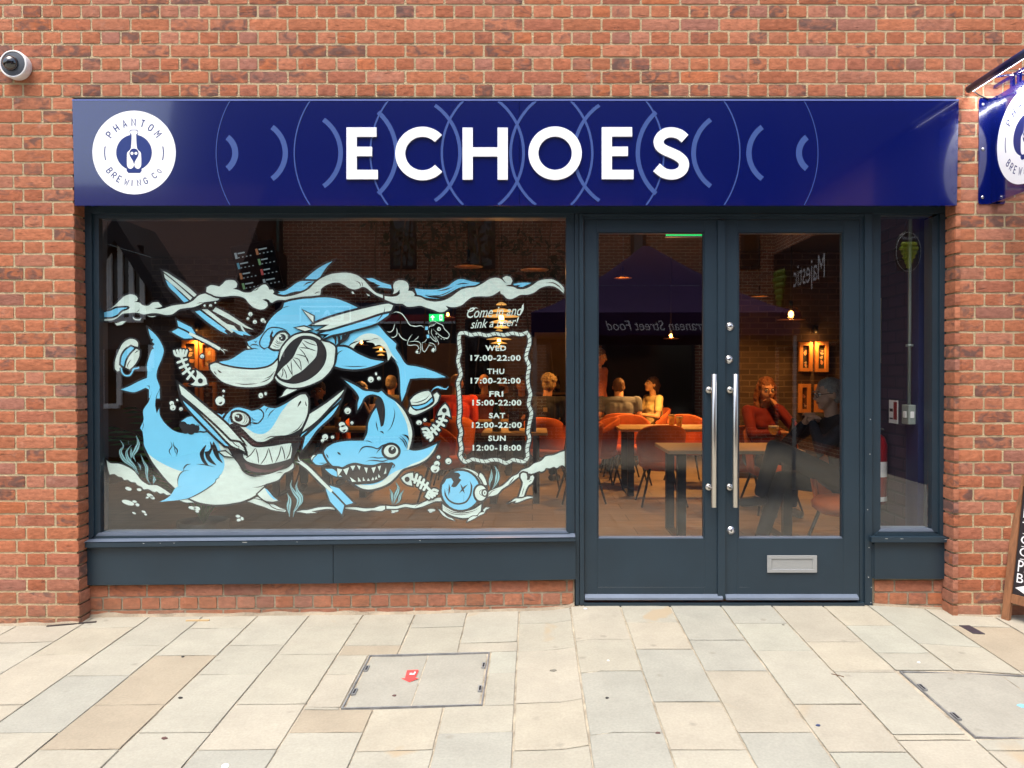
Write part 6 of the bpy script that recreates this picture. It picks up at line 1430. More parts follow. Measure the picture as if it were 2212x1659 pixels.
def table(x0, x1, y0, y1, label, z=0.75):
    cx, cy_ = (x0+x1)/2, (y0+y1)/2; o = empty('bar_table', (cx, cy_, 0), label=label, cat='table', group='pale topped tables in the bar'); w, d = x1-x0, y1-y0
    m = MB(); m.box((-w/2, -d/2, z-.03), (w/2, d/2, z), M['ttop'], .004); m.build('tabletop', o)
    for s in (-1, 1):
        m = MB(); xx = s*(w/2-.12); a, b = xx-.035, xx+.035; e = d/2-.06
        m.box((a, -e, 0), (b, e, .02), M['black']); m.box((a, -e, z-.06), (b, e, z-.0302), M['black']); m.box((a, -e, .0202), (b, -e+.06, z-.0602), M['black']); m.box((a, e-.06, .0202), (b, e, z-.0602), M['black']); m.build('leg_frame', o)
table(0.98, 2.25, 4.07, 4.85, 'pale topped table in the middle of the left door view, with a beer glass')
table(1.09, 2.19, 1.72, 2.42, 'table nearest the doors, between the woman in red and the grey haired man')
table(-0.53, 0.16, 3.55, 4.25, 'small table with dark folded menu cards behind the opening hours')
table(-2.95, -1.75, 3.95, 4.6, 'table with glasses and bottles behind the two lower painted sharks')
table(-1.35, -0.2, 5.75, 6.4, 'table behind the man in the red top'); table(0.2, 1.5, 6.35, 7.0, 'farther table where the man in the blue grey shirt sits')
chair(1.35, 3.62, 180, 'orange tub chair with its back to the left door, in front of the pale table')
chair(1.22, 5.15, 0, 'bright orange tub chair on the far side of the pale table, left one'); chair(1.95, 5.2, 8, 'orange tub chair on the far side of the pale table, right one')
chair(2.20, 3.55, 180, 'orange tub chair at the right end of the pale table')
chair(0.80, 4.75, -80, 'orange tub chair at the left end of the pale table')
chair(2.28, 1.12, -62, 'orange tub chair low in the right door glass, under the grey haired man')
chair(2.36, 3.2, 10, 'orange tub chair under the woman in red'); chair(1.17, 5.9, 180, 'orange tub chair under the man in the blue grey shirt')
chair(-0.95, 3.75, 85, 'brown orange tub chair left of the menu card table'); chair(0.52, 3.8, -85, 'brown orange tub chair right of the menu card table')
chair(-0.97, 5.15, 180, 'orange tub chair under the man in the red top'); chair(0.15, 4.95, 165, 'orange tub chair under the man with curly grey hair')
chair(-2.62, 5.0, 0, 'orange tub chair under the man with his hand at his mouth'); chair(-2.18, 5.45, -10, 'orange tub chair under the long haired woman behind the lower sharks')

# bar counter and shelf
o = empty('bar_counter', (0.1, 8.3, 0), label='dark bar counter with pale top at the back of the room', cat='bar counter')
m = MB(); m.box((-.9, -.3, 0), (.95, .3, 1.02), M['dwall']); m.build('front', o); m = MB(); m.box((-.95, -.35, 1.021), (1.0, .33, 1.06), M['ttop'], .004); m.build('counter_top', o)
m = MB(); a = at(1180, 13.2, 742); b = at(1222, 13.2, 800)
m.box((a[0]-.2, 8.94, b[2]+.55), (b[0], 9.0, a[2]+.2), mat('beige_board', (.4, .3, .15), .8)); m.build('menu_board', label='beige board on the wall behind the bar', cat='board', loc=(0, 0, 0))
M['bottle'] = mat('brown_glass', (.06, .025, .008), .12, spec=.8); M['gbottle'] = mat('green_glass', (.03, .05, .015), .12, spec=.8); M['beer'] = mat('beer', (.85, .42, .06), .15, spec=.6); M['foam'] = mat('foam', (.8, .7, .5), .8); M['cglass'] = glass_mat('drinking_glass', 1.4, (.92, .9, .85))
def bottle(x, y, z, label, mt=None, s=1.0):
    m = MB(); m.lathe([(.001, 0), (.03*s, .002), (.032*s, .01), (.032*s, .14*s), (.026*s, .165*s), (.013*s, .19*s), (.012*s, .235*s), (.014*s, .24*s), (.001, .242*s)], (0, 0, 0), mt or M['bottle'], 16, closed=False)
    m.lathe([(.0325*s, .05*s), (.0325*s, .11*s)], (0, 0, 0), mat('bottle_label', (.35, .27, .15), .7), 16, closed=False); m.build('bottle', label=label, cat='bottle', loc=(x, y, z))
def pint(x, y, z, label, stem=False, fill=.8):
    o = empty('beer_glass', (x, y, z), label=label, cat='beer glass')
    if stem:
        m = MB(); m.lathe([(.001, 0), (.035, .002), (.035, .005), (.006, .01), (.005, .07), (.02, .085), (.045, .12), (.048, .15), (.042, .18)], (0, 0, 0), M['cglass'], 20, closed=False); m.build('glass', o)
        m = MB(); m.lathe([(.001, .084), (.02, .088), (.043, .121), (.0455, .15), (.001, .151)], (0, 0, 0), M['beer'], 20, closed=False); m.lathe([(.001, .1512), (.045, .1512), (.043, .162), (.001, .164)], (0, 0, 0), M['foam'], 20, closed=False); m.build('drink', o)
    else:
        m = MB(); m.lathe([(.001, 0), (.029, .001), (.041, .15)], (0, 0, 0), M['cglass'], 20, closed=False); m.build('glass', o)
        m = MB(); m.lathe([(.001, .008), (.027, .008), (.030+.008*fill, .15*fill-.012), (.001, .15*fill-.012)], (0, 0, 0), M['beer'], 20, closed=False); m.lathe([(.001, .15*fill-.0118), (.030+.008*fill, .15*fill-.0118), (.031+.008*fill, .15*fill), (.001, .15*fill+.002)], (0, 0, 0), M['foam'], 20, closed=False); m.build('drink', o)
pint(1.66, 4.25, .75, 'beer glass standing on the pale table seen through the left door', fill=.85); pint(1.60, 4.40, .75, 'taller beer glass just behind another on the pale table', fill=.95)
pint(1.22, 6.5, .75, 'orange drink on the farther table, before the man in the blue grey shirt'); bottle(1.33, 6.55, .75, 'small bottle on the farther table, in front of the woman in the white top')
pint(2.10, 2.25, .75, 'round stemmed beer glass in front of the woman in red', True); bottle(2.13, 1.85, .75, 'brown bottle at the right end of the table nearest the doors', s=1.05)
bottle(-.38, 3.75, .75, 'large clear brown bottle on the small table behind the opening hours', M['gbottle'], 1.5)
bottle(-2.35, 4.15, .75, 'green glass on the table behind the lower painted sharks', M['gbottle'], .8); pint(-2.2, 4.25, .75, 'beer glass on the table behind the lower painted sharks'); pint(-2.5, 4.4, .75, 'beer glass at the left of the table behind the grinning painted shark')
pint(-.75, 5.95, .75, 'beer glass on the table beside the man in the red top')
for k, xx in enumerate((.42, .58, .8, .35, -.2)): bottle(xx, 8.25, 1.06, ['left bottle of three near the board on the bar counter', 'middle bottle of three near the board on the bar counter', 'right bottle of three near the board on the bar counter', 'short dark bottle at the left of the three on the bar counter', 'lone bottle at the left part of the bar counter'][k], M['bottle'], 1.1)
# folded menu cards (printed with plain lines)
cardm = mat('navy_card', (.012, .016, .045), .6); ink = mat('card_print', (.30, .36, .42), .6)
for k, (xx, yy, lab) in enumerate(((-.02, 3.72, 'dark navy folded menu card with white print, front one on the small table'), (-.20, 3.86, 'dark navy folded menu card, rear one on the small table'))):
    o = empty('menu_card', (xx, yy, .75), R(8), label=lab, cat='menu card', group='folded menu cards on the small table')
    m = MB(); w, h = .055, .21
    m.hexa([(-w, -.045, 0), (w, -.045, 0), (w, -.002, h), (-w, -.002, h)], [(-w, -.043, 0), (w, -.043, 0), (w, -.0005, h), (-w, -.0005, h)], cardm); m.hexa([(-w, .045, 0), (w, .045, 0), (w, .002, h), (-w, .002, h)], [(-w, .043, 0), (w, .043, 0), (w, .0005, h), (-w, .0005, h)], cardm); m.build('card', o)
    m = MB(); fn = lambda x, v: (x, -.0455+.043*v/h-.0008, v)
    put_text(m, 'ECHOES', ink, fn, w=.04, h=.011, cx=0, cy=.185); put_text(m, 'SCAN ME TO SEE', ink, fn, w=.085, h=.013, cx=0, cy=.14); put_text(m, 'THE MENU', ink, fn, w=.055, h=.013, cx=0, cy=.118); m.build('print', o)

# things on the right wall
o = empty('switch_box', at(1965, 4.77, 895)); o.location = (RX, 0.34, 1.374-90/FPX*4.77); tag(o, 'grey metal switch box at the end of a vertical conduit behind the side window', 'switch box')
gm = mat('grey_metal', (.26, .30, .28), .45, metal=.2)
m = MB(); m.box((-.045, -.045, -.06), (0, .045, .06), gm, .004); m.build('box', o); m = MB(); m.box((-.035, -.049, -.02), (-.012, -.0452, .02), M['white_plastic'], .002); m.box((-.049, -.02, -.02), (-.0452, .02, .02), M['white_plastic'], .002); m.build('switch', o)
m = MB(); m.tube([(-.02, 0, .06), (-.02, 0, 2.949-o.location.z)], .010, gm, 12); m.tube([(-.02, 0, .42), (-.02, 0, .435)], .022, gm, 12); m.build('conduit', o)
o = empty('fire_extinguisher', (RX-.085, .66, .50), label='red fire extinguisher with white label hanging behind the side window', cat='fire extinguisher')
rm = mat('red_enamel', (.24, .008, .010), .3, spec=.6); m = MB(); m.lathe([(.001, 0), (.06, .005), (.072, .03), (.072, .40), (.055, .45), (.022, .475), (.018, .50), (.001, .50)], (0, 0, 0), rm, 28, closed=False); m.build('cylinder', o)
m = MB(); m.lathe([(.0725, .19), (.0725, .29)], (0, 0, 0), M['white_plastic'], 28, closed=False); m.lathe([(.0725, .03), (.0725, .06)], (0, 0, 0), M['white_plastic'], 28, closed=False); m.build('paper_label', o)
m = MB(); m.box((-.012, -.012, .50), (.012, .012, .54), M['black']); m.tube([(0, 0, .53), (-.02, -.09, .56)], .007, M['black']); m.tube([(0, 0, .52), (.02, -.08, .50)], .007, M['black']); m.tube([(0, .01, .52), (.04, .04, .48), (.06, .05, .35), (.07, .04, .2)], .009, M['black']); m.build('handle', o)
o = empty('fire_notice', (RX-.002, .58, 1.12), label='small red and white fire action notice on the wall behind the side window', cat='notice')
m = MB(); m.box((-.004, -.06, -.075), (0, .06, .075), M['white_plastic']); m.build('plate', o); m = MB(); m.box((-.0052, -.052, -.05), (-.0042, -.005, .065), rm); m.box((-.0052, .005, -.05), (-.0042, .05, -.04), M['black']); m.box((-.0052, .005, .0), (-.0042, .05, .02), M['black']); m.build('print', o)
o = empty('wall_frame', (RX-.001, .86, 1.66), label='narrow pale picture frame beside the conduit behind the side window', cat='picture frame')
pf = mat('dull_brass_frame', (.30, .22, .12), .5); m = MB()
for (a, b) in (((-.02, -.09, -.22), (0, -.07, .22)), ((-.02, .07, -.22), (0, .09, .22)), ((-.019, -.07, .2), (0, .07, .22)), ((-.019, -.07, -.22), (0, .07, -.2))): m.box(a, b, pf)
m.build('frame', o); m = MB(); m.box((-.008, -.07, -.2), (-.001, .07, .2), mat('old_picture', (.08, .05, .02), .6)); m.build('picture', o)

# hanging screen put in to stand for a dim reflection
o = empty('reflection_screen', at(562, 8.3, 578), 0, label='tilted screen standing in for a dim reflection of listing rows above the painted wave', cat='screen')
M['scr'] = mat('black_screen', (.004, .004, .006), .3); m = MB(); o.rotation_euler = (R(8), R(-11), R(0))
m.box((-.26, 0, -.25), (.20, .04, .27), M['scr'], .004); m.build('panel', o)
sc_m = [mat('screen_row', c, .5, emit=c, es=.2) for c in ((.35, .45, .5), (.10, .35, .5), (.45, .2, .1), (.2, .4, .2), (.5, .1, .1))]
m = MB(); r_ = random.Random(3)
for cidx, x0 in enumerate((-.23, .0)):
    for k in range(4):
        z0 = .18-k*.11; m.box((x0, -.002, z0-.045), (x0+.025, -.0005, z0+.02), sc_m[(k+cidx*2) % 5]); m.box((x0+.035, -.002, z0), (x0+.035+r_.uniform(.07, .10), -.0005, z0+.014), sc_m[0])
        for q in range(4): m.box((x0+.03+q*.043, -.002, z0-.042), (x0+.045+q*.043, -.0005, z0-.032), sc_m[0])
m.build('rows', o); m = MB(); m.box((-.03, .04, .05), (.03, .08, 2.95-o.location.z-.02), M['black']); m.build('bracket', o)
# potted palm in the window corner
o = empty('potted_palm', (-2.35, 1.05, 0), label='dark green potted palm standing behind the left lower part of the window', cat='plant')
m = MB(); m.lathe([(.001, 0), (.14, .0), (.18, .32), (.16, .32), (.15, .29), (.001, .29)], (0, 0, 0), mat('dark_pot', (.03, .03, .035), .5), 24, closed=False); m.build('pot', o)
leaf = mat('palm_leaf', (.05, .20, .035), .45, var=.3); m = MB(); r_ = random.Random(9)
for k in range(15):
    a = 2*math.pi*k/15 + r_.uniform(-.2, .2); Lf = r_.uniform(.5, .8); el = R(r_.uniform(55, 82)); pts = []; p = Vector((0, 0, .3)); d = Vector((math.cos(a)*math.cos(el), math.sin(a)*math.cos(el)*.8, math.sin(el)))
    for s in range(12):
        pts.append(p.copy()); p = p + d*Lf/7; d = (d + Vector((math.cos(a)*.07, math.sin(a)*.07, -.075))).normalized()
    m.tube(pts, .004, leaf, 5, rs=[.006-.0004*i for i in range(12)])
    for i in range(3, 12):
        t = (pts[min(i+1, 11)]-pts[i-1]).normalized(); sd = t.cross(Vector((0, 0, 1))).normalized()
        for s in (-1, 1):
            tip = pts[i] + sd*s*.22*math.sin(i/11*2.6+.3) + t*.14 - Vector((0, 0, .05)); w = t*.011
            m.add([pts[i]-w, pts[i]+w, (pts[i]+tip)/2+w*1.3+Vector((0, 0, .01)), tip, (pts[i]+tip)/2-w*.7], [(0, 1, 2, 3, 4)], leaf)
m.build('foliage', o)

# ================================================================== people
def remesh(src, voxel, it=3, mt=None):
    me = bpy.data.meshes.new('tmp'); me.from_pydata(src.v, [], src.f); o = bpy.data.objects.new('tmp', me); COL.objects.link(o)
    md = o.modifiers.new('r', 'REMESH'); md.mode = 'VOXEL'; md.voxel_size = voxel; sm = o.modifiers.new('s', 'SMOOTH'); sm.factor = 0.5; sm.iterations = it
    dg = bpy.context.evaluated_depsgraph_get(); m2 = bpy.data.meshes.new_from_object(o.evaluated_get(dg))
    vs = [v.co.copy() for v in m2.vertices]; fs = [list(p.vertices) for p in m2.polygons]
    bpy.data.objects.remove(o); bpy.data.meshes.remove(me); bpy.data.meshes.remove(m2); return vs, fs
def cap(mb, p0, p1, r0, r1, n=12, flat=1.0):
    p0, p1 = Vector(p0), Vector(p1); d = (p1-p0); L_ = d.length; d = d/L_ if L_ else Vector((0, 0, 1)); pts = []; rs = []
    for k in range(4): a = R(90-k*22.5); pts.append(p0 - d*r0*math.sin(a)); rs.append(max(.0008, r0*math.cos(a)))
    pts.append(p0); rs.append(r0); pts.append(p1); rs.append(r1)
    for k in range(3, -1, -1): a = R(90-k*22.5); pts.append(p1 + d*r1*math.sin(a)); rs.append(max(.0008, r1*math.cos(a)))
    mb.tube(pts, 0, M['black'], n, rs=rs)
def skinmat(c): return mat('skin', c, .55, spec=.35, var=.08, vscale=14)
def hand(mb, wrist, d, up, side, curl, sk):
    """palm, four fingers of unequal length and a thumb leaving the side of the palm"""
    d = Vector(d).normalized(); up = Vector(up); up = (up - d*up.dot(d)).normalized(); sdv = d.cross(up)*side
    w = Vector(wrist); t = MB(); cap(t, w - d*.01, w + d*.03, .022, .026); 
    for k in (-1, -.33, .33, 1): cap(t, w+d*.02+sdv*k*.014, w+d*.085+sdv*k*.030, .015, .0125)
    vs, fs = remesh(t, .006, 2); mb.add(vs, fs, sk, True)
    lens = (.058, .070, .076, .068)
    for k, Lf in zip((-1, -.33, .33, 1), lens[::1]):
        p = w+d*.080+sdv*k*.030; dd = d.copy(); pts = [p - d*.012, p]; 
        for s in (.45, .32, .23):
            a = curl; dd = (dd*math.cos(a) - up*math.sin(a)).normalized(); p = p + dd*Lf*s*1.25; pts.append(p)
            upn = up
            up2 = (up*math.cos(a) + d*math.sin(a)); 
        mb.tube(pts, .008, sk, 8, rs=[.0092, .009, .0085, .0078, .006])
    p = w + d*.02 + sdv*.030; td = (d*.6 + sdv*.65 - up*.45).normalized(); mb.tube([w + d*.01 + sdv*.012, p + td*.015, p + td*.045 - up*.004, p + td*.07 + d*.01 - up*.010], .010, sk, 8, rs=[.013, .0125, .011, .008])
def person(label, x, y, rz, skin=(.45, .22, .13), hair=(.03, .018, .01), top=(.1, .1, .1), bottom=(.015, .017, .03), lean=5, yaw=0, pitch=0, stand=False, build=1.0, style='short', sleeve='long',
           armL=None, armR=None, curl=.5, glasses=False, beard=None, kneeL=None, ankL=None, kneeR=None, ankR=None, zoff=0.0, female=False, group='people seated in the bar', logo=False):
    root = empty('person', (x, y, 0), R(rz), label=label, cat='person', group=group)
    sk = skinmat(skin); hm = mat('hair', hair, .6, var=.35, vscale=60, bump=.5, bscale=160); tm = mat('top_fabric', top, .85, var=.12, vscale=9, bump=.9, bscale=13); bm_ = mat('trouser_fabric', bottom, .85, var=.1, bump=.3, bscale=14); sh = mat('shoe', (.02, .018, .017), .5)
    hz = .95 if stand else .55 + zoff; Hh = Vector((0, 0, hz)); ax = Vector((0, -math.sin(R(lean)), math.cos(R(lean)))); sw = (.175 if female else .195)*build
    nb = Hh + ax*.50; ch = Hh + ax*.33; she = [Hh + ax*.455 + Vector((s*sw, 0, 0)) for s in (-1, 1)]
    hd = (ax + Vector((0, -.25, 0))*math.sin(R(20))).normalized(); hc = nb + hd*.165 + Vector((0, -.01, 0))
    RM = Matrix.Rotation(R(yaw), 4, 'Z') @ Matrix.Rotation(R(pitch), 4, 'X'); T = Matrix.Translation(hc) @ RM; tp = lambda *p: T @ Vector(p)
    arms = []
    for s, spec, S in ((-1, armR, she[0]), (1, armL, she[1])):
        if spec is None: spec = ((s*.24, -.08, hz+.20), (s*.14, -.32, hz+.23)) if not stand else ((s*.23, .02, hz+.15), (s*.24, -.05, hz-.10))
        arms.append((s, S, Vector(spec[0]), Vector(spec[1])))
    kn = [Vector(kneeR) if kneeR else Vector((-.12, -.42, .50+zoff)), Vector(kneeL) if kneeL else Vector((.12, -.42, .50+zoff))]; an = [Vector(ankR) if ankR else Vector((-.13, -.38, .09)), Vector(ankL) if ankL else Vector((.13, -.40, .09))]
    if stand: kn = [Vector((-.09, -.02, .50)), Vector((.09, -.02, .50))]; an = [Vector((-.10, .02, .09)), Vector((.10, .02, .09))]
    # ---- body: one surface
    b = MB(); cap(b, Hh, ch, .10, .10); cap(b, ch+Vector((-.05, 0, 0)), ch+Vector((.05, 0, 0)), .095, .095); cap(b, nb-ax*.06, hc+Vector((0, .015, -.03)), .052*build, .050*build)
    for s, S, E, W in arms: cap(b, S, E, .045*build, .038); cap(b, E, W, .037, .024)
    for q in (0, 1): s = -1 if q == 0 else 1; cap(b, Hh+Vector((s*.08, 0, -.02)), kn[q], .075, .052); cap(b, kn[q], an[q], .050, .034); cap(b, an[q]+Vector((0, 0, -.03)), an[q]+Vector((0, -.13, -.055)), .03, .025)
    def hb(c, rx, ry, rz_): b.ball((0, 0, 0), 1, M['black'], n=12, M=T @ Matrix.Translation(Vector(c)) @ Matrix.Diagonal((rx, ry, rz_, 1)))
    hb((0, .012, .03), .076, .094, .088); hb((0, -.022, -.035), .060, .070, .072); hb((0, -.050, -.085), .030, .032, .026); hb((-.042, -.035, -.03), .026, .032, .04); hb((.042, -.035, -.03), .026, .032, .04); hb((0, -.068, .03), .052, .022, .014)
    cap(b, tp(0, -.084, .012), tp(0, -.106, -.022), .009, .0135); 
    for s in (-1, 1): hb((s*.078, .01, -.008), .010, .018, .031)
    vs, fs = remesh(b, .0085, 2); B = MB(); B.add(vs, fs, sk, True)
    wm = mat('eye_white', (.7, .68, .64), .3); dk = mat('iris', (.02, .012, .008), .3); lipm = mat('lips', (skin[0]*.75, skin[1]*.45, skin[2]*.5), .5); bw_ = mat('brow', tuple(c*.8 for c in hair[:3]), .8)
    for s in (-1, 1):
        B.ball(tp(s*.030, -.0795, .008), .0125, wm, n=8, M=RM); B.ball(tp(s*.030, -.0895, .008), .0055, dk, n=6, M=RM); B.ball((0, 0, 0), 1, bw_, n=6, M=T @ Matrix.Translation((s*.032, -.088, .031)) @ Matrix.Diagonal((.019, .005, .0042, 1)))
    B.ball((0, 0, 0), 1, lipm, n=8, M=T @ Matrix.Translation((0, -.0865, -.055)) @ Matrix.Diagonal((.023, .009, .0062, 1)))
    for s, S, E, W in arms:
        d = (W-E).normalized(); hand(B, W, d, Vector((0, 0, 1)) if abs(d.z) < .8 else Vector((0, -1, 0)), s, curl, sk)
    B.build('body', root)
    # ---- hair
    if style != 'bald':
        h = MB()
        def q(c, rx, ry, rz_): h.ball((0, 0, 0), 1, M['black'], n=12, M=T @ Matrix.Translation(Vector(c)) @ Matrix.Diagonal((rx, ry, rz_, 1)))
        f = 1.0 if style in ('short', 'crop') else 1.06
        q((0, .022, .052), .080*f, .094*f, .078*f); q((0, .05, .0), .077*f, .062*f, .085*f)
        for s in (-1, 1): q((s*.062, .012, .03), .020, .045, .040)
        if style == 'curly':
            r_ = random.Random(4)
            for k in range(40):
                a, e = r_.uniform(0, 6.28), r_.uniform(-.2, 1.4); q((.082*math.cos(a)*math.cos(e), .03+.09*math.sin(a)*math.cos(e)*(1 if math.sin(a) > -.3 else .6), .045+.082*math.sin(e)), .022, .022, .020)
        if style == 'long':
            for s in (-1, 1): cap(h, tp(s*.075, .02, .03), tp(s*.088, .035, -.10), .030, .032); cap(h, tp(s*.088, .035, -.10), tp(s*.085, .0, -.22), .032, .022)
            cap(h, tp(0, .07, -.02), tp(0, .09, -.20), .065, .055)
        if style == 'tied': q((0, .125, .02), .035, .035, .035); cap(h, tp(0, .12, .01), tp(0, .14, -.10), .024, .012)
        if style == 'fringe': q((0, -.055, .075), .062, .035, .022)
        vs, fs = remesh(h, .0085, 1); vs = [v + Vector((noise.noise(v*38), noise.noise(v*38+Vector((5, 0, 0))), noise.noise(v*30+Vector((0, 9, 0)))))*(.012 if style == 'long' else .007) for v in vs]
        hh = MB(); hh.add(vs, fs, hm, True); hh.build('hair', root)
    if beard:
        h = MB(); h.ball((0, 0, 0), 1, M['black'], n=12, M=T @ Matrix.Translation((0, -.045, -.075)) @ Matrix.Diagonal((.055, .052, .045, 1))); vs, fs = remesh(h, .008, 1)
        hh = MB(); hh.add(vs, fs, mat('beard_hair', beard, .8, bump=.5, bscale=150), True); hh.build('beard', root)
    if glasses:
        g = MB()
        for s in (-1, 1):
            g.tube([tp(s*.031+.022*math.cos(a), -.099, .006+.017*math.sin(a)) for a in [2*math.pi*i/14 for i in range(15)]], .0022, M['black'], 6); g.tube([tp(s*.053, -.098, .010), tp(s*.080, -.02, .012), tp(s*.082, .015, .005)], .0022, M['black'], 6)
        g.tube([tp(-.009, -.100, .008), tp(.009, -.100, .008)], .002, M['black'], 6); g.build('glasses', root)
    # ---- top
    c = MB(); bw2 = .128*build; cap(c, Hh+Vector((-.06, 0, .0)), Hh+Vector((.06, 0, .0)), .115*build, .115*build); cap(c, Hh+Vector((0, .0, .02)), ch, .125*build, .120*build)
    for s in (-1, 1): cap(c, Hh+Vector((s*.05, 0, .05)), ch+Vector((s*.06*build, .01, .02)), .10*build, .105*build); cap(c, ch+Vector((s*.03, .0, .09)), she[(s+1)//2]+Vector((-s*.02, 0, -.01)), .085*build, .062*build)
    cap(c, nb-ax*.09, nb-ax*.028, .085, .060*build)
    if female:
        for s in (-1, 1): cap(c, ch+Vector((s*.06, -.07, -.02)), ch+Vector((s*.06, -.06, .0)), .055, .05)
    for s, S, E, W in arms:
        if sleeve == 'long': cap(c, S, E, .060*build, .050); cap(c, E, E+(W-E)*.93, .049, .036)
        else: cap(c, S, S+(E-S)*.62, .064*build, .058)
    vs, fs = remesh(c, .011, 3); vs = [v + Vector((0, 1, .3))*(.005*noise.noise(Vector((v.x*7, v.y*7, v.z*22)))) for v in vs]; cc = MB(); cc.add(vs, fs, tm, True); cc.build('top', root)
    if logo:
        lg = MB(); lg.box((-.12, .138, ch.z+.0), (-.07, .150, ch.z+.05), mat('back_print', (.35, .25, .12), .8)); lg.build('printed_patch', root)
    # ---- trousers and shoes
    c = MB(); cap(c, Hh+Vector((-.06, .0, -.03)), Hh+Vector((.06, .0, -.03)), .118*build, .118*build)
    for q_ in (0, 1): s = -1 if q_ == 0 else 1; cap(c, Hh+Vector((s*.08, 0, -.02)), kn[q_], .092*build, .066); cap(c, kn[q_], an[q_]+(kn[q_]-an[q_])*.06, .064, .050)
    vs, fs = remesh(c, .012, 3); cc = MB(); cc.add(vs, fs, bm_, True); cc.build('trousers', root)
    for q_ in (0, 1):
        s_ = MB(); cap(s_, an[q_]+Vector((0, .02, -.045)), an[q_]+Vector((0, -.14, -.055)), .042, .036); vs, fs = remesh(s_, .01, 1); vs = [Vector((v.x, v.y, max(v.z, an[q_].z-.088))) for v in vs]; cc = MB(); cc.add(vs, fs, sh, True); cc.build('shoe', root)
    return root
WT = (.52, .26, .15)
person('broad man in a blue grey polo shirt seated with his back to the left door', 1.17, 5.85, 178, skin=WT, hair=(.10, .045, .018), top=(.10, .115, .15), lean=17, build=1.22, style='crop', sleeve='short', pitch=-12, armL=((.27, -.05, .80), (.16, -.30, .80)), armR=((-.27, -.05, .80), (-.16, -.30, .80)))
a = at(1413, 11.6); person('woman in a white T shirt seated in profile, looking up to the left', a[0], a[1], -68, skin=(.62, .36, .2), hair=(.05, .018, .010), top=(.75, .62, .30), style='tied', sleeve='short', female=True, pitch=-14, lean=2, zoff=-.02)
a = at(1286, 11.4); person('standing woman in a pink patterned dress at the left edge of the left door glass', a[0], a[1], 50, skin=(.5, .25, .14), hair=(.07, .03, .015), top=(.42, .14, .10), bottom=(.32, .12, .09), style='long', stand=True, female=True, pitch=12, yaw=20, group='people standing in the bar')
a = at(1641, 7.75); person('woman in a red jumper with reddish hair and her fist at her mouth', a[0]-.0, a[1], 12, skin=(.55, .27, .15), hair=(.20, .065, .02), top=(.17, .010, .007), style='long', female=True, lean=10, yaw=-8, pitch=6, glasses=True, armL=((.22, -.34, .80), (.055, -.215, 1.06)), armR=((-.24, -.30, .78), (.05, -.30, .79)), curl=1.2, zoff=.0)
person('grey haired man in black with dark glasses and raised hands at the right door', 2.33, 1.42, -78, skin=(.46, .28, .20), hair=(.21, .20, .19), top=(.012, .013, .020), bottom=(.006, .006, .010), style='crop', lean=6, yaw=-4, pitch=6, glasses=True, build=1.08, curl=.7,
       armL=((.21, -.28, .82), (.045, -.245, 1.00)), armR=((-.22, -.30, .82), (-.045, -.26, .99)), kneeL=(.06, -.56, .82), ankL=(-.05, -.62, .46), kneeR=(-.10, -.42, .56), ankR=(-.05, -.62, .10))
person('bald man in a red top with his back to the window beside the rope frame', -.97, 5.12, 172, skin=WT, hair=(.06, .03, .02), top=(.48, .035, .02), style='bald', lean=10, build=1.12, sleeve='long', zoff=.04)
person('balding man just right of the man in the red top, facing away', -.62, 5.95, 200, skin=WT, hair=(.08, .04, .02), top=(.14, .03, .02), style='bald', lean=8, group='people seated in the bar', zoff=.03)
person('man with curly grey hair in a black shirt, right of the opening hours', .15, 4.92, 148, skin=WT, hair=(.42, .30, .15), top=(.008, .008, .009), style='curly', lean=7, build=1.1, yaw=25, logo=True, zoff=.03)
a = at(1128, 10.9); person('woman with long dark hair facing the window behind the letters THU', a[0], a[1], -8, skin=(.40, .19, .11), hair=(.012, .007, .006), top=(.03, .02, .02), style='long', female=True, yaw=10)
a = at(1105, 11.7); person('bearded man with glasses left of the long haired woman, behind the opening hours', a[0]-.05, a[1], -50, skin=WT, hair=(.04, .02, .01), top=(.05, .04, .04), style='short', beard=(.05, .025, .012), glasses=True, zoff=.02)
person('dark haired man with his hand at his mouth, facing out between the painted sharks', -2.60, 4.95, 8, skin=(.5, .24, .13), hair=(.035, .015, .008), top=(.02, .02, .022), style='fringe', lean=8, armL=((.20, -.30, .80), (.03, -.21, 1.05)), armR=((-.22, -.26, .78), (.05, -.30, .79)), curl=1.1, zoff=-.06)
person('long haired woman with her hand at her mouth beside the pointed surfboard', -2.18, 5.42, -6, skin=(.55, .28, .16), hair=(.03, .015, .01), top=(.07, .03, .05), style='long', female=True, lean=6, armL=((.20, -.30, .80), (.05, -.20, 1.03)), armR=((-.20, -.30, .78), (-.03, -.21, 1.04)), curl=1.1, zoff=-.08)
a = at(843, 11.2); person('grey haired person in a hooded top, seen from behind near the painted tail fin', a[0], a[1], 175, skin=WT, hair=(.16, .12, .08), top=(.10, .085, .06), style='short', lean=4)
chair(at(843, 11.2)[0], at(843, 11.2)[1], 178, 'tub chair under the hooded person'); chair(at(1413, 11.6)[0], at(1413, 11.6)[1], -68, 'tub chair under the woman in the white top')
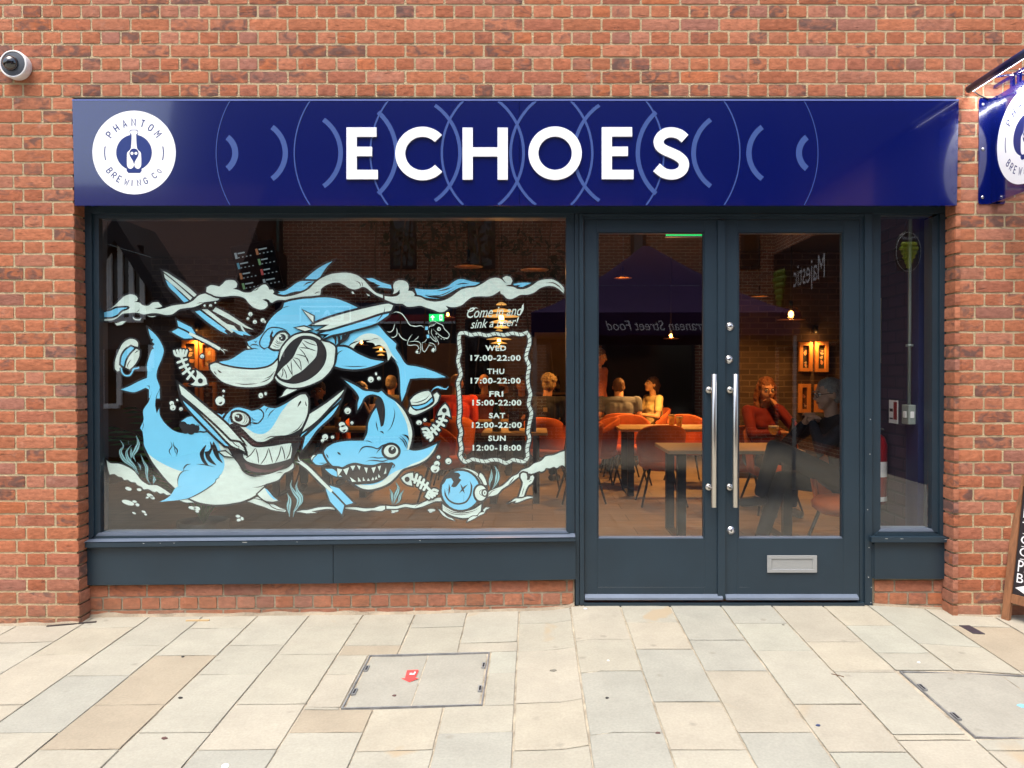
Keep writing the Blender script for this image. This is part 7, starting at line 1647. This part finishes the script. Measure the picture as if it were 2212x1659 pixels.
# ================================================================== the other side of the street (seen in the glass)
M['obrick'] = brickwork_mat('opposite_brick', (0.50, 0.13, 0.055, 1), (0.30, 0.08, 0.04, 1), (0.80, 0.62, 0.42, 1))
M['tiles'] = mat('brown_roof_tiles', (0.10, 0.045, 0.035), .85, var=.5, vscale=14, aniso=(1, 1, 6), bump=.8, bscale=40)
M['whitef'] = mat('white_frame_paint', (.88, .88, .86), .5); M['dglass'] = mat('dark_window', (.01, .012, .015), .08, spec=.8); M['slate'] = mat('dark_cladding', (.02, .018, .022), .6, var=.2)
M['blind'] = mat('green_blind', (.10, .22, .19), .7, var=.15); M['gazebo'] = mat('purple_canvas', (.028, .012, .058), .9, spec=.1, var=.1, vscale=4); M['asphalt'] = mat('grey_setts', (.3, .28, .25), .9, var=.2)
OY = -13.4
def vat(px, py, y):                        # point whose mirror image in the window stands at picture point (px, py)
    v = 2*GY - y; d = ray(px, py); t = (v - CAM.y)/d.y; p = CAM + d*t; return (p.x, y, p.z)
ob = empty('facing_building', (0, OY, 0), label='tall red brick building on the far side of the street, reflected in the glass', cat='building')
m = MB(); m.box((-8.4, -5, -.3), (6.0, 0, 5.35), M['obrick']); m.build('wall', ob)
m = MB(); m.hexa([(-8.6, .15, 5.36), (6.2, .15, 5.36), (6.2, -1.2, 9.4), (-8.6, -1.2, 9.4)], [(-8.6, -5.2, 5.36), (6.2, -5.2, 5.36), (6.2, -4, 9.4), (-8.6, -4, 9.4)], M['slate']); m.build('added_dark_roof', ob)  # dark roof added so the fascia reflects less bright brick
def rwin(x0, x1, z0, z1, g=None, n=2):
    f = MB(); f.box((x0, .001, z0), (x1, .05, z1), M['slate']); fo = f.build('window', ob); f = MB(); f.box((x0+.08, .0505, z0+.08), (x1-.08, .055, z1-.08), g or M['dglass']); f.build('pane', fo)
a = vat(480, 470, OY); b = vat(612, 575, OY); rwin(a[0]+.5, b[0], b[2]+.25, a[2]+.4, M['blind'])
f = MB(); f.box((a[0]-.1, .05, b[2]-.6), (b[0]+.1, .9, b[2]+.24), M['slate']); f.build('balcony', ob)
for (p0, p1) in ((843, 900), (1010, 1070), (1362, 1395), (1520, 1560), (1600, 1640)):
    a = vat(p0, 455, OY); b = vat(p1, 600, OY); rwin(a[0], b[0], b[2]+.2, a[2]+.5)
# ground floor shop opposite
sf = MB(); a = vat(535, 655, OY); b = vat(985, 700, OY); sf.box((a[0], .001, -.1), (b[0], .10, a[2]), M['slate']); sf.build('shop_front', ob)
sg_ = MB(); sg_.box((a[0], .101, b[2]), (b[0], .16, a[2]), mat('navy_board', (.012, .018, .06), .5)); so_ = sg_.build('shop_fascia', ob)
z1 = vat(600, 681, OY)[2]; st = MB(); st.box((a[0], .1605, b[2]), (b[0], .165, z1), mat('red_stripe', (.4, .03, .04), .5)); st.box((a[0], .1655, b[2]), (b[0], .168, b[2]+.05), M['whitef']); st.build('stripe', so_)
c0 = vat(652, 662, OY); c1 = vat(762, 703, OY)
t = MB(); y0 = .17
for (u0, v0, u1, v1) in ((c0[0], c1[2], c1[0], c1[2]+.035), (c0[0], c0[2]-.035, c1[0], c0[2]), (c0[0], c1[2]+.036, c0[0]+.035, c0[2]-.036), (c1[0]-.035, c1[2]+.036, c1[0], c0[2]-.036)): t.box((u0, y0, v0), (u1, y0+.01, v1), M['letter'])
put_text(t, 'EAT', M['letter'], lambda x, z: (-x, y0+.01, z), w=(c1[0]-c0[0])*.72, h=(c0[2]-c1[2])*.55, cx=-(c0[0]+c1[0])/2, cy=(c0[2]+c1[2])/2, bold=.02); t.build('eat_sign', ob)
t = MB(); c = vat(582, 745, OY); t.box((c[0]-.75, .1, c[2]-.6), (c[0]+.75, .15, c[2]+.42), mat('dark_poster', (.02, .015, .03), .5)); 
put_text(t, 'SIGN UP', M['letter'], lambda x, z: (-x, .152, z), w=.75, h=.16, cx=-c[0], cy=c[2]+.14, bold=.01); put_text(t, 'NOW', M['letter'], lambda x, z: (-x, .152, z), w=.8, h=.26, cx=-c[0], cy=c[2]-.16, bold=.03); t.build('window_poster', ob)
for p0, p1 in ((1005, 1090), (1180, 1260), (1300, 1500), (1540, 1690)):
    a = vat(p0, 690, OY); b = vat(p1, 900, OY); rwin(a[0], b[0], .1, a[2])
# cottage on the left
CYY = -9.6; co = empty('cottage', (0, CYY, 0), label='low cottage with a steep dark gable and white mullioned window, reflected at the left', cat='building')
ap = vat(262, 488, CYY); er = vat(395, 705, CYY); hw = er[0]-ap[0]
m = MB(); m.box((ap[0]-hw+.15, -1.2, -.2), (er[0]-.15, 0, er[2]), mat('grey_render', (.10, .085, .08), .9, var=.2)); x0, x1, zc, za = ap[0]-hw+.15, er[0]-.15, er[2], ap[2]-.2
m.add([(x0, 0, zc), (x1, 0, zc), (ap[0], 0, za), (x0, -1.2, zc), (x1, -1.2, zc), (ap[0], -1.2, za)], [(0, 1, 2), (5, 4, 3), (0, 2, 5, 3), (1, 4, 5, 2)], mat('gable_boards', (.05, .035, .03), .8)); m.build('wall', co)
m = MB(); q = lambda x, z, y: (x, y, z)
for s in (-1, 1):
    e0 = ap[0]+s*hw; m.hexa([q(e0, er[2]-.1, .25), q(e0, er[2]+.18, .25), q(ap[0], ap[2]+.12, .25), q(ap[0], ap[2]-.3, .25)], [q(e0, er[2]-.1, -1.3), q(e0, er[2]+.18, -1.3), q(ap[0], ap[2]+.12, -1.3), q(ap[0], ap[2]-.3, -1.3)], M['slate'])
m.build('gable_roof', co)
m = MB(); m.box((-11.5, -4.2, -.2), (-6.0, -1.2, 3.0), M['obrick']); m.build('rear_wall', co)
m = MB(); m.add([(-11.5, -1.0, 2.9), (-6.0, -1.0, 2.9), (-6.0, -3.4, 5.6), (-11.5, -3.4, 5.6), (-11.5, -5.8, 2.9), (-6.0, -5.8, 2.9), (-11.5, -1.0, 2.8), (-6, -1, 2.8)], [(0, 1, 2, 3), (3, 2, 5, 4), (1, 5, 2), (0, 3, 4), (6, 7, 1, 0), (6, 4, 5, 7)], M['tiles']); m.build('tiled_roof', co)
def cwin(px0, px1, py0, py1, nb):
    a = vat(px0, py0, CYY); b = vat(px1, py1, CYY); f = MB(); f.box((a[0], .001, b[2]), (b[0], .03, a[2]), M['dglass']); w = (b[0]-a[0])/nb
    for k in range(nb+1): f.box((a[0]+k*w-.045, .031, b[2]), (a[0]+k*w+.045, .08, a[2]-(.5*abs(k-nb/3) if nb > 2 else 0)*.3), M['whitef'])
    f.box((a[0], .0315, b[2]-.06), (b[0], .10, b[2]+.03), M['whitef']); f.build('window', co)
cwin(240, 312, 530, 690, 3); cwin(222, 262, 755, 875, 1); cwin(285, 330, 745, 795, 1)
m = MB(); q_ = [vat(359, 518, CYY+.35), vat(319, 602, CYY+.35), vat(361, 602, CYY+.35)]
m.add([(p[0], p[1], p[2]) for p in q_] + [(p[0], p[1]-.3, p[2]) for p in q_], [(0, 1, 2), (5, 4, 3), (0, 3, 4, 1), (1, 4, 5, 2), (2, 5, 3, 0)], mat('lead_grey', (.42, .45, .55), .5)); m.build('lead_gable', co)
# purple market tent behind the photographer
GX, GYY = (1396-CX)/FPX*11.7, -7.05; gb_ = empty('market_tent', (GX, GYY, 0), label='purple market tent with white lettering on its valance, reflected in the left door', cat='tent')
h = 1.75; ez = 2.16; pz = 3.30; m = MB(); n = 8
def edge(t): return [(-h+2*h*t, h), (h, h-2*h*t), (h-2*h*t, -h), (-h, -h+2*h*t)]
ring = []
for s in range(4):
    for k in range(n): ring.append(edge(k/n)[s])
vs = []; L_ = 6
for j in range(L_+1):
    u = j/L_; z = ez + (pz-ez)*(u**1.25)
    for (x, y) in ring: vs.append((x*(1-u*.97), y*(1-u*.97), z))
k = len(ring); fs = [(j*k+i, j*k+(i+1) % k, (j+1)*k+(i+1) % k, (j+1)*k+i) for j in range(L_) for i in range(k)]; m.add(vs, fs, M['gazebo'], True); m.build('canopy', gb_)
for (a, b) in (((-h, h), (h, h)), ((h, h), (h, -h)), ((h, -h), (-h, -h)), ((-h, -h), (-h, h))):
    m = MB(); dx, dy = b[0]-a[0], b[1]-a[1]; m.hexa([(a[0], a[1], ez), (b[0], b[1], ez), (b[0], b[1], ez-.30), (a[0], a[1], ez-.30)], [(a[0]*.995, a[1]*.995, ez), (b[0]*.995, b[1]*.995, ez), (b[0]*.995, b[1]*.995, ez-.30), (a[0]*.995, a[1]*.995, ez-.30)], M['gazebo']); m.build('valance', gb_)
m = MB(); put_text(m, 'Mediterranean Street Food', M['letter'], lambda x, z: (-x, h+.004, z), w=1.75, h=.13, cx=-(.09), cy=ez-.17, shear=.35); m.build('lettering', gb_)
for sx_, sy_ in ((-1, -1), (1, -1), (-1, 1), (1, 1)): m = MB(); m.box((sx_*h*.97-.02, sy_*h*.97-.02, -.25), (sx_*h*.97+.02, sy_*h*.97+.02, ez), M['alu']); m.build('leg', gb_)
# building on the right side of the street
wb = empty('side_building', (5.7, -12.0, 0), label='red brick corner building with a dark wine shop sign, reflected in the right door', cat='building')
m = MB(); m.box((0, -3.4, -.3), (4, 5.9, 5.0), M['obrick']); m.build('wall', wb)
m = MB(); m.box((-.15, -3.5, 5.001), (4, 6.0, 8.2), M['slate']); m.build('added_dark_storey', wb); m = MB(); m.box((-.04, 3.6, -.3), (-.001, 5.9, 4.99), mat('reflection_navy', (.012, .016, .05), .7)); m.build('reflection_darkener', wb)  # dark storey and navy wall, both added to darken fascia and glass reflections
m = MB(); m.box((-.12, -1.1, 2.0), (-.001, 3.0, 4.1), mat('near_black_board', (.012, .010, .016), .4)); so_ = m.build('shop_sign', wb)  # sign board enlarged to darken the reflection in the side window
m = MB(); put_text(m, 'Majestic', M['letter'], lambda x, z: (-.124, -x, z), w=1.75, h=.62, cx=-1.15, cy=3.35); m.build('lettering', so_)
m = MB(); m.box((-.05, -.9, 0), (-.001, 2.8, 1.9), M['dglass']); m.build('shop_window', wb)
gr = mat('grape_green', (.22, .30, .02), .5); gr2 = mat('grape_yellow', (.65, .75, .05), .5)
def grapes(mb, o, fn, s, gr=gr):
    for r_, row in enumerate((4, 5, 4, 3, 2, 1)):
        for k in range(row): mb.ball(fn((k-(row-1)/2)*.24*s, -(r_-2.2)*.22*s), .125*s, gr, n=8)
m = MB(); grapes(m, None, lambda u, v: (-.15, -.55+u, 3.3+v), .62); m.build('grape_emblem', so_)
rs = empty('round_sign', vat(1960, 545, -6.2), label='round black hanging sign with a green grape bunch, reflected in the side window', cat='sign')
rs.scale = (.53, 1, .56)
m = MB(); m.lathe([(.001, .03), (.52, .03), (.54, .0), (.52, -.03), (.001, -.03)], (0, 0, 0), mat('sign_black', (.010, .012, .010), .4), 40, 'y', sx=.66); m.build('disc', rs)
m = MB(); grapes(m, None, lambda u, v: (u*.8, .035, v-.05), .5, gr2); m.tube([(.33*math.cos(a), .034, .49*math.sin(a)) for a in [2*math.pi*i/32 for i in range(33)]], .007, M['whitef'], 6)
put_text(m, 'Majestic', M['letter'], lambda x, z: (-x, .036, z), w=.36, h=.10, cx=0, cy=.34, shear=.2); m.build('grape_emblem', rs)
m = MB(); m.tube([(0, 0, .5), (0, 0, .62), ((5.7-rs.location.x)/.53, 0, .62)], .02, M['black'], 8); m.build('bracket', rs)
# vine growing on the facing building
vn = empty('climbing_plant', (0, OY+.35, 0), label='dark climbing plant with pointed leaves on the brick wall opposite, reflected above the wave', cat='plant')
r_ = random.Random(21); lf = [mat('vine_leaf', c, .6) for c in ((.03, .055, .018), (.06, .05, .02), (.02, .035, .014))]; m = MB()
a = vat(800, 470, OY); b = vat(1215, 640, OY)
for k in range(900):
    x = r_.uniform(a[0], b[0]); z = r_.uniform(b[2], a[2]+.6)
    if noise.noise(Vector((x*.9, z*1.2, 3))) < -.05: continue
    L_ = r_.uniform(.12, .26); an_ = r_.uniform(0, 6.28); d = Vector((math.cos(an_), r_.uniform(-.3, .3), math.sin(an_)))*L_; s = Vector((-d.z, r_.uniform(-.05, .05), d.x))*.16; c = Vector((x, r_.uniform(0, .35), z))
    m.add([c, c+d*.5+s, c+d, c+d*.5-s], [(0, 1, 2, 3)], lf[k % 3])
m.build('foliage', vn); m = MB()
for k in range(8):
    x = a[0]+(b[0]-a[0])*(k+.5)/8; m.tube([(x+.1*math.sin(q+k), .05, q*.9-.3) for q in range(7)], .018, M['wood'], 6)
m.build('stems', vn)
